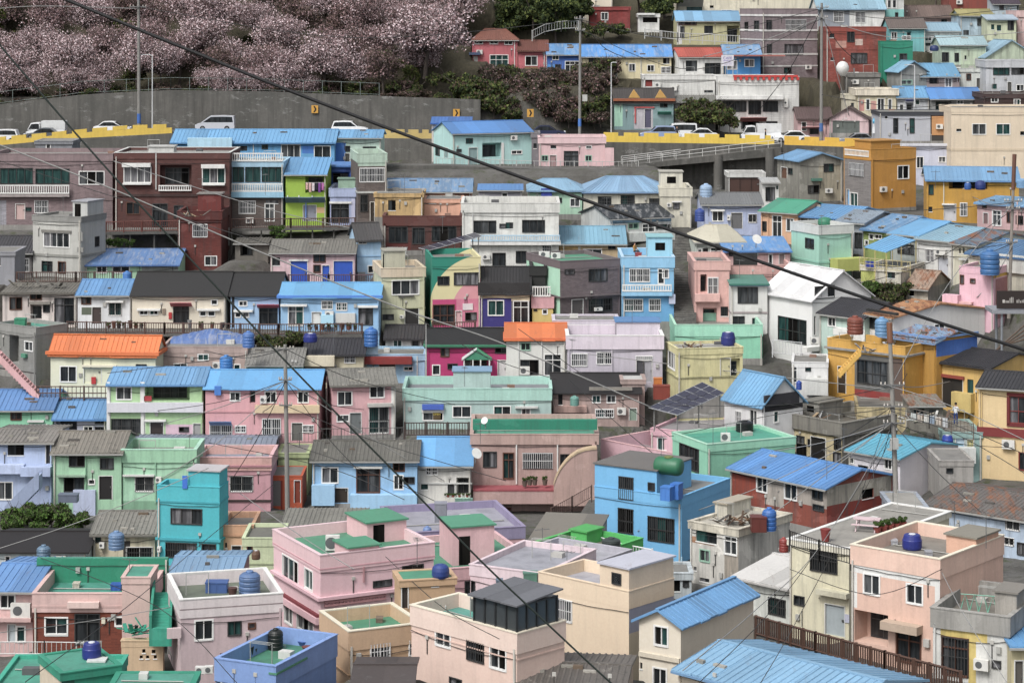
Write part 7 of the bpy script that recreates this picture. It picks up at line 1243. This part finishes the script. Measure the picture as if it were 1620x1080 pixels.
# ------------------------------------------------------------------ laundry
def laundry(label, pts, cols, drop):
    a, b = P(*pts[0]), P(*pts[1]); root = empty('clothes_line', a, 0, label, 'laundry'); mb = MB(); mb.tube([Vector((0, 0, 0)), b-a], .015, plain('#cfcfcf', .5), 4); mb.build('line', root); n = len(cols)
    for i, c in enumerate(cols):
        u0, u1 = (i+.12)/n, (i+.9)/n; h = drop*R.uniform(.7, 1.1); mb = MB(); N = 6; m = plain(c, .9, .85)
        for k in range(N):
            s0, s1 = u0+(u1-u0)*k/N, u0+(u1-u0)*(k+1)/N; w0, w1 = math.sin(k*1.7+i)*.05, math.sin((k+1)*1.7+i)*.05
            q0, q1 = (b-a)*s0, (b-a)*s1; mb.hexa([q0+Vector((0, w0, -h)), q1+Vector((0, w1, -h)), q1+Vector((0, w1+.02, -h)), q0+Vector((0, w0+.02, -h)), q0, q1, q1+Vector((0, .02, 0)), q0+Vector((0, .02, 0))], m)
        mb.build('cloth', root)
laundry('pink, white and purple laundry hanging on the lime green balcony', [(483,289,248.6),(513,289,248.6)], ['#d8b0a8','#d8b0a8','#dcd0d4','#2c2a38','#8a4aa0','#c070b0'], 1.0)
laundry('red and pink laundry in front of the pale green veranda house', [(236,690,198),(300,690,198)], ['#c86a7a','#8a2a34','#a03a44','#d8d0d2','#3a2030','#c87890','#c05a70'], .6)
laundry('white and blue washing on the cluttered terrace beside the yellow house', [(1440,652,194),(1500,662,193)], ['#c9c9c4','#b9a89a','#d0c9c0','#8a98a8','#c9b8a8','#c8c8c8'], .8)
# ------------------------------------------------------------------ signs with their marks and words
def text(body, size, mat, loc, parent, rot=(math.pi/2, 0, 0)):
    cu = bpy.data.curves.new('lettering', 'FONT'); cu.body = body; cu.size = size; cu.align_x = 'CENTER'; cu.align_y = 'CENTER'; cu.extrude = .004; cu.materials.append(mat)
    t = bpy.data.objects.new('lettering', cu); COL.objects.link(t); me = bpy.data.meshes.new_from_object(t.evaluated_get(bpy.context.evaluated_depsgraph_get())); bpy.data.objects.remove(t)
    o = bpy.data.objects.new('lettering', me); COL.objects.link(o); o.parent = parent; o.location = loc; o.rotation_euler = rot; return o
def chevron(label, px, py, Y, yel=True):
    p = P(px, py, Y); root = empty('chevron_sign', p, 0, label, 'road sign', 'yellow chevron signs'); mb = MB(); mb.box(-.42, -.03, -.5, .42, .03, .5, plain('#d29a1c', .5)); mb.build('board', root)
    mb = MB(); m = plain('#151515', .5)
    for s_ in (-1, 1): mb.hexa([(-.18,-.037,s_*.4),(.02,-.037,s_*.4),(.24,-.037,0),(.02,-.037,0)]+[(-.18,-.032,s_*.4),(.02,-.032,s_*.4),(.24,-.032,0),(.02,-.032,0)], m)
    mb.build('chevron_mark', root)
chevron('yellow and black chevron sign in the middle of the long retaining wall', 498, 173, YR+9.0)
chevron('yellow and black chevron sign above the cobalt blue roof', 722, 179, YR+9.0)
chevron('yellow and black chevron sign on the bank right of the cyan house', 839, 179, YR+8.5)
p = P(1151, 106, 302); root = empty('cafe_sign', p, 0, 'white cafe sign board on a thin pole before the bright blue cottage', 'sign'); mb = MB(); mb.box(-.8, -.04, .1, .8, .04, 1.5, plain('#d6d4dc', .5)); mb.build('board', root)
mb = MB(); mb.tube([(.7, .02, -2.2), (.7, .02, .1)], .05, plain('#c9c9c9', .5), 6); mb.build('pole', root); text('CAFE', .5, plain('#5a4aa8', .5), (0, -.05, 1.1), root); mb = MB()
for i in range(9): mb.box(-.52+i*.115, -.045, .72, -.45+i*.115, -.041, .72+(.12, .17, .1, .12, .2, .1, .14, .11, .12)[i], plain('#7a6ab0', .5))
for j in range(3): mb.box(-.45, -.045, .54-j*.12, .55, -.041, .57-j*.12, plain('#8a7ab8', .5))
mb.build('lettering', root)
h = HS['D16']; fc = Face(h, False); u0, z0, u1, z1 = fc.rect(685, 650, 697, 663); mb = MB(); mb.box(u0, -.075, z0, u1, -.05, z1, plain('#5a4a2c', .5)); so_ = mb.build('sign', h.root); text('OPEN', .26, plain('#d8c23a', .5), ((u0+u1)/2, -.085, (z0+z1)/2+.1), so_)
h = HS['D14']; fc = Face(h, False); u = fc.u(1163); z = fc.z(u, 588); text('1 2', .42, plain('#d8d8d8', .5), (u, .36, z), h.root)
p = P(1577, 490, 205); root = empty('viewing_deck', p, 0, 'dark timber viewing deck with white lettering on steel posts at the right edge', 'deck'); k = 205/F
mb = MB(); mb.box(0, 0, .1, 62*k, .12, 30*k, plain('#2a1f1c', .7, 1.0)); bo_ = mb.build('sign_board', root); mb = MB(); lm_ = plain('#c9c4be', .6); x_ = .5
for hh, ww, g_ in ((.28,.2,.08),(.2,.05,.06),(.2,.05,.06),(.2,.05,.08),(.42,.05,.07),(.5,.06,.08),(.5,.05,.3),(.26,.07,.1),(.32,.05,.1),(.18,.06,.08),(.24,.05,.08),(.3,.05,.08)):
    mb.box(x_, -.02, 11*k, x_+ww, -.004, 11*k+hh, lm_); x_ += ww+g_
mb.build('lettering', bo_)
mb = MB(); mb.box(-.4, 0, -.35, 62*k, 3.2, -.02, plain('#8d9096', .6)); mb.build('platform', root)
for x, y in ((.5, .3), (.5, 2.6), (2.6, .3)):
    mb = MB(); mb.tube([(x, y, -4.5), (x, y, -.36)], .11, plain('#8f949a', .5, metal=.3), 8); mb.build('post', root)
for i in range(4):
    mb = MB(); mb.tube([(-.2+i*.3, .5, -3.8+i*.2), (3.0, .5, -1.0-i*.5)], .07, plain('#5d4a3c', .8), 5); mb.build('brace', root)
# the blue tarpaulin dome behind the mauve block
p = P(268, 548, 214); root = empty('tarpaulin', p, 0, 'crumpled royal blue tarpaulin heap behind the dusty mauve block', 'tarpaulin'); k = 214/F; mb = MB(); N, M_ = 24, 10; m = roofmat('#3f68b8', 'tarp')
for i in range(N+1):
    for j in range(M_+1):
        u, v = i/N, j/M_; z = (22*k)*(math.sin(math.pi*v)**.6)*(.35+.65*max(0, 1-abs(u-.55)*1.7))+R.uniform(-.06, .06)+.1
        mb.v.append((u*116*k, v*4, z if 0 < j < M_ else -.4))
for i in range(N):
    for j in range(M_): mb.f.append((i*(M_+1)+j, (i+1)*(M_+1)+j, (i+1)*(M_+1)+j+1, i*(M_+1)+j+1)); mb.m.append(mb.mi(m))
mb.build('sheet', root, smooth=False)
# green porch roof of the magenta house
h = HS['D11']; fc = Face(h, False); u0, z0, u1, z1 = fc.rect(731, 566, 778, 594); zr = fc.z((u0+u1)/2, 549); mb = MB(); um = (u0+u1)/2
roof_slab(mb, (u0,0,z1), (u0,-1.3,z1), (um,-1.3,zr), (um,0,zr), roofmat('#d0d4d4', 'flat'), 'rib', .06); roof_slab(mb, (u1,-1.3,z1), (u1,0,z1), (um,0,zr), (um,-1.3,zr), roofmat('#2f9a68', 'flat'), 'rib', .06)
mb.face([(u0+.1,-1.2,z1),(u1-.1,-1.2,z1),(um,-1.2,zr-.1)], plain('#3a8a6a', .6)); pr_ = mb.build('porch_roof', h.root); mb = MB()
for q in (u0+.2, u0+1.0, u1-1.0, u1-.2): mb.box(q-.06, -1.2, 0, q+.06, -1.08, z1, plain('#d9d9d6', .5))
mb.build('porch_posts', pr_)
# glass roof room on the pale pink cream house
h = HS['E28']; zf = h.roofz-h.zb; W, D = h.W, h.D; root = h.root; x0, x1, y0, y1, H_ = W-3.2, W-.05, .05, min(3.0, D-.3), 2.1; gm = plain('#2a2d2f', .4); mb = MB(); mb.box(x0+.03, y0+.03, zf, x1-.03, y1-.03, zf+H_, plain('#4a5052', .2, .7)); sr = mb.build('sunroom', root); mb = MB()
for i in range(5): q = x0+(x1-x0)*i/4; mb.box(q-.05, y0-.03, zf, q+.05, y0+.05, zf+H_, gm)
for i in range(5): q = y0+(y1-y0)*i/4; mb.box(x1-.05, q-.05, zf, x1+.03, q+.05, zf+H_, gm)
for zz in (zf+.02, zf+H_-.1): mb.box(x0, y0-.04, zz, x1+.04, y0+.04, zz+.1, gm); mb.box(x1-.04, y0, zz, x1+.04, y1, zz+.1, gm)
mb.build('sunroom_frame', sr); mb = MB(); roof_slab(mb, (x0-.2,y0-.25,zf+H_+.05), (x1+.25,y0-.25,zf+H_+.05), (x1+.25,y1+.2,zf+H_+.35), (x0-.2,y1+.2,zf+H_+.35), roofmat('#6a6c72', 'flat'), 'flat', .08); mb.build('sunroom_roof', sr)
# curved stair wall of the mauve house
h = HS['E9']; Y = h.Y0-2.4; mb = MB(); org = Vector((h.X0, h.Y0, h.zb)); m1, m2 = wallmat('#b3948a', .5), wallmat('#bda583', .4)
top = [(876,768),(880,756),(886,744),(894,733),(903,724),(914,717),(925,713),(936,711),(944,711)]
q = [P(x, y, Y)-org for x, y in top]; zb_ = P(0, 800, Y).z-org.z; th = Vector((0, .22, 0)); cp = Vector((0, 0, .16)); cw = Vector((0, .12, 0))
for i in range(len(q)-1):
    A, B_ = q[i], q[i+1]; a0, b0 = Vector((A.x, A.y, zb_)), Vector((B_.x, B_.y, zb_)); mb.hexa([a0, b0, b0+th, a0+th, A, B_, B_+th, A+th], m1)
    mb.hexa([A-cw*.5+cp*.02, B_-cw*.5+cp*.02, B_+th*4+cp*.02, A+th*4+cp*.02, A-cw*.5+cp, B_-cw*.5+cp, B_+th*4+cp, A+th*4+cp], m2)
A = q[-1]; mb.box(A.x-.3, A.y+.003, zb_, A.x+.05, A.y+2.3, A.z-.02, m1); mb.build('curved_stair_wall', h.root)
# gilded dormers and white ridge tiles of the mural cottage
h = HS['T13']; fc = Face(h, False)
for px in (1004, 1046):
    u = fc.u(px); mb = MB(); z0 = h.roofz-h.zb+.45; gm = plain('#c79a45', .5); y0 = .7
    mb.face([(u-.75,y0,z0),(u+.75,y0,z0),(u,y0,z0+1.0)], gm); mb.face([(u-.75,y0,z0),(u,y0,z0+1.0),(u,y0+2.2,z0+1.0)], gm); mb.face([(u+.75,y0,z0),(u,y0+2.2,z0+1.0),(u,y0,z0+1.0)], gm); mb.build('dormer', h.root)
# bright blue canopy on thin posts over the cluttered terrace
q = [P(1367,391,222), P(1402,399,219.5), P(1449,380,224), P(1412,371,226.5)]; root = empty('canopy', q[0], 0, 'bright blue sheet canopy on thin posts over a cluttered terrace in the blue roof row', 'canopy'); l = [v-q[0] for v in q]
mb = MB(); roof_slab(mb, l[0], l[1], l[2], l[3], roofmat('#66aeea', 'flat'), 'rib', .05); mb.build('roof_sheet', root)
for v in l+[l[0].lerp(l[1], .5), l[1].lerp(l[2], .5)]:
    mb = MB(); mb.tube([v-Vector((0, 0, 2.9)), v-Vector((0, 0, .06))], .04, plain('#c9b46a', .6), 6); mb.build('post', root)
H('X10','low olive and white terrace wall under the bright blue canopy',1362,1425,424,446,'#c9c4b4',('flat','conc',None,.12),'z 1362 424 1385 446 #b0b658;w 1404 430 1416 440 N',d=220,rz=-30,dep=6,wear=.7,name='terrace',cat='terrace')
fence('railing', 'thin yellow and white railing around the terrace under the bright blue canopy', [(1360,424,219.6),(1400,428,217.5),(1440,432,216)], 1.0, '#b9ad7a', sp=.45, rail=.03, mesh=True)
crate('blue plastic tub on the terrace under the bright blue canopy', (1376,423,221), 12, 9, '#2a3fa0', .5)
# television antennas
for i, (px, py, hp, Y) in enumerate(((420,300,26,243),(640,296,20,246),(1128,690,40,181),(1308,745,36,170),(1046,728,40,176),(205,912,30,140),(858,868,34,150),(897,905,36,142),(1335,700,24,186),(1382,745,26,176),(528,548,22,209),(735,600,20,200),(905,556,20,206),(1000,500,20,212),(1170,430,20,221),(1300,362,22,227),(1480,290,20,240),(960,330,18,246),(1240,255,14,256),(700,360,18,238),(100,330,20,236),(320,300,18,243),(560,860,30,150),(660,880,30,141),(1560,850,34,131),(1510,820,28,160),(40,700,24,187),(300,712,24,185),(760,690,22,188))):
    p = P(px, py, Y); k = Y/F; root = empty('roof_antenna', p, R.uniform(0, 3), 'thin metal television antenna standing on a roof', 'antenna', 'thin antennas on the roofs'); am = plain('#77797a', .4, metal=.4); H_ = hp*k
    mb = MB(); mb.tube([(0, 0, -.6), (0, 0, H_)], .022, am, 5); mb.build('mast', root); mb = MB()
    mb.box(-.5, -.012, H_*.9, .5, .012, H_*.9+.024, am)
    for j in range(5): mb.box(-.46+j*.22, -.3+j*.03, H_*.9+.025, -.44+j*.22, .3-j*.03, H_*.9+.04, am)
    mb.build('antenna_array', root)
# ------------------------------------------------------------------ people
def person(label, p, rz, pose, top, bottom, hair='#1c1816', skin='#b98a70'):
    root = empty('person', p, rz, label, 'person'); seat = pose == 'sit'; dz = -.42 if seat else 0
    V = [(0,0,.95+dz),(0,0,1.15+dz),(0,.0,1.38+dz),(0,-.01,1.50+dz),(0,-.03,1.63+dz),(0,-.02,1.74+dz)]; Rr = [.15,.13,.16,.06,.10,.085]; E = [(0,1),(1,2),(2,3),(3,4),(4,5)]
    for s_ in (-1, 1):
        i = len(V); arm = [(s_*.19,0,1.40+dz),(s_*.25,-.03,1.15+dz),(s_*.22,-.22,1.02+dz),(s_*.21,-.29,1.0+dz)] if pose != 'walk' else [(s_*.19,0,1.40),(s_*.25,s_*.06,1.14),(s_*.25,s_*.02-.08,.90),(s_*.25,s_*.02-.11,.80)]
        V += arm; Rr += [.065,.05,.04,.035]; E += [(2,i),(i,i+1),(i+1,i+2),(i+2,i+3)]; i = len(V)
        leg = [(s_*.10,-.02,.88+dz),(s_*.12,-.45,.52),(s_*.12,-.42,.07),(s_*.13,-.58,.04)] if seat else [(s_*.10,0,.88),(s_*.10,s_*.10-.03,.48),(s_*.10,s_*.18+.02,.08),(s_*.11,s_*.18-.14,.04)] if pose == 'walk' else [(s_*.10,0,.88),(s_*.11,-.02,.48),(s_*.11,.02,.08),(s_*.12,-.13,.04)]
        V += leg; Rr += [.10,.075,.055,.045]; E += [(0,i),(i,i+1),(i+1,i+2),(i+2,i+3)]
    me = bpy.data.meshes.new('body'); me.from_pydata(V, E, []); o = bpy.data.objects.new('body', me); COL.objects.link(o); o.parent = root
    md = o.modifiers.new('skin', 'SKIN'); md.use_smooth_shade = True
    for i, q in enumerate(me.skin_vertices[0].data): q.radius = (Rr[i], Rr[i]*.8 if i < 3 else Rr[i]); q.use_root = i == 0
    o.modifiers.new('sub', 'SUBSURF').levels = 1; o.modifiers['sub'].render_levels = 1
    dg = bpy.context.evaluated_depsgraph_get(); ev = bpy.data.meshes.new_from_object(o.evaluated_get(dg)); o.modifiers.clear(); o.data = ev; ev.materials.clear()
    for c in (skin, top, bottom, '#2a2624'): ev.materials.append(plain(c, .85, .9))
    for f in ev.polygons:
        c = f.center; zt = c.z-dz
        f.material_index = 0 if zt > 1.49 or (abs(c.x) > .17 and zt < 1.06 and zt > .74 and c.y < -.18 and not seat) else 3 if c.z < .09 else 2 if zt < .95 or (seat and c.z < .62 and c.y < -.05 and abs(c.x) < .2) else 1
        f.use_smooth = True
    mb = MB(); hz_ = 1.70+dz
    for i in range(7):
        for j in range(12):
            th, ph = i/6*1.75, j/12*6.283; mb.v.append((.115*math.sin(th)*math.cos(ph), .0+.12*math.sin(th)*math.sin(ph)+.01, hz_+.125*math.cos(th)))
    for i in range(6):
        for j in range(12): mb.f.append((i*12+j, i*12+(j+1) % 12, (i+1)*12+(j+1) % 12, (i+1)*12+j)); mb.m.append(mb.mi(plain(hair, .9)))
    mb.build('hair', root, smooth=True)
person('person in an ochre top and dark trousers sitting on the sky blue roof', on('C16', 1004, 405), .9, 'sit', '#c08a3c', '#26262a')
person('person in a white top and blue trousers standing on the cluttered terrace', P(1512, 671, 192.6), 2.6, 'stand', '#d4d4d4', '#27407c')
person('person in dark clothes standing by the white van on the hill road', P(1071, 222, 289.6), .3, 'stand', '#22242a', '#1e1e22')
person('person in dark clothes walking past the small white truck', P(1211, 227, 289.2), 1.5, 'walk', '#2a2c34', '#22222a')
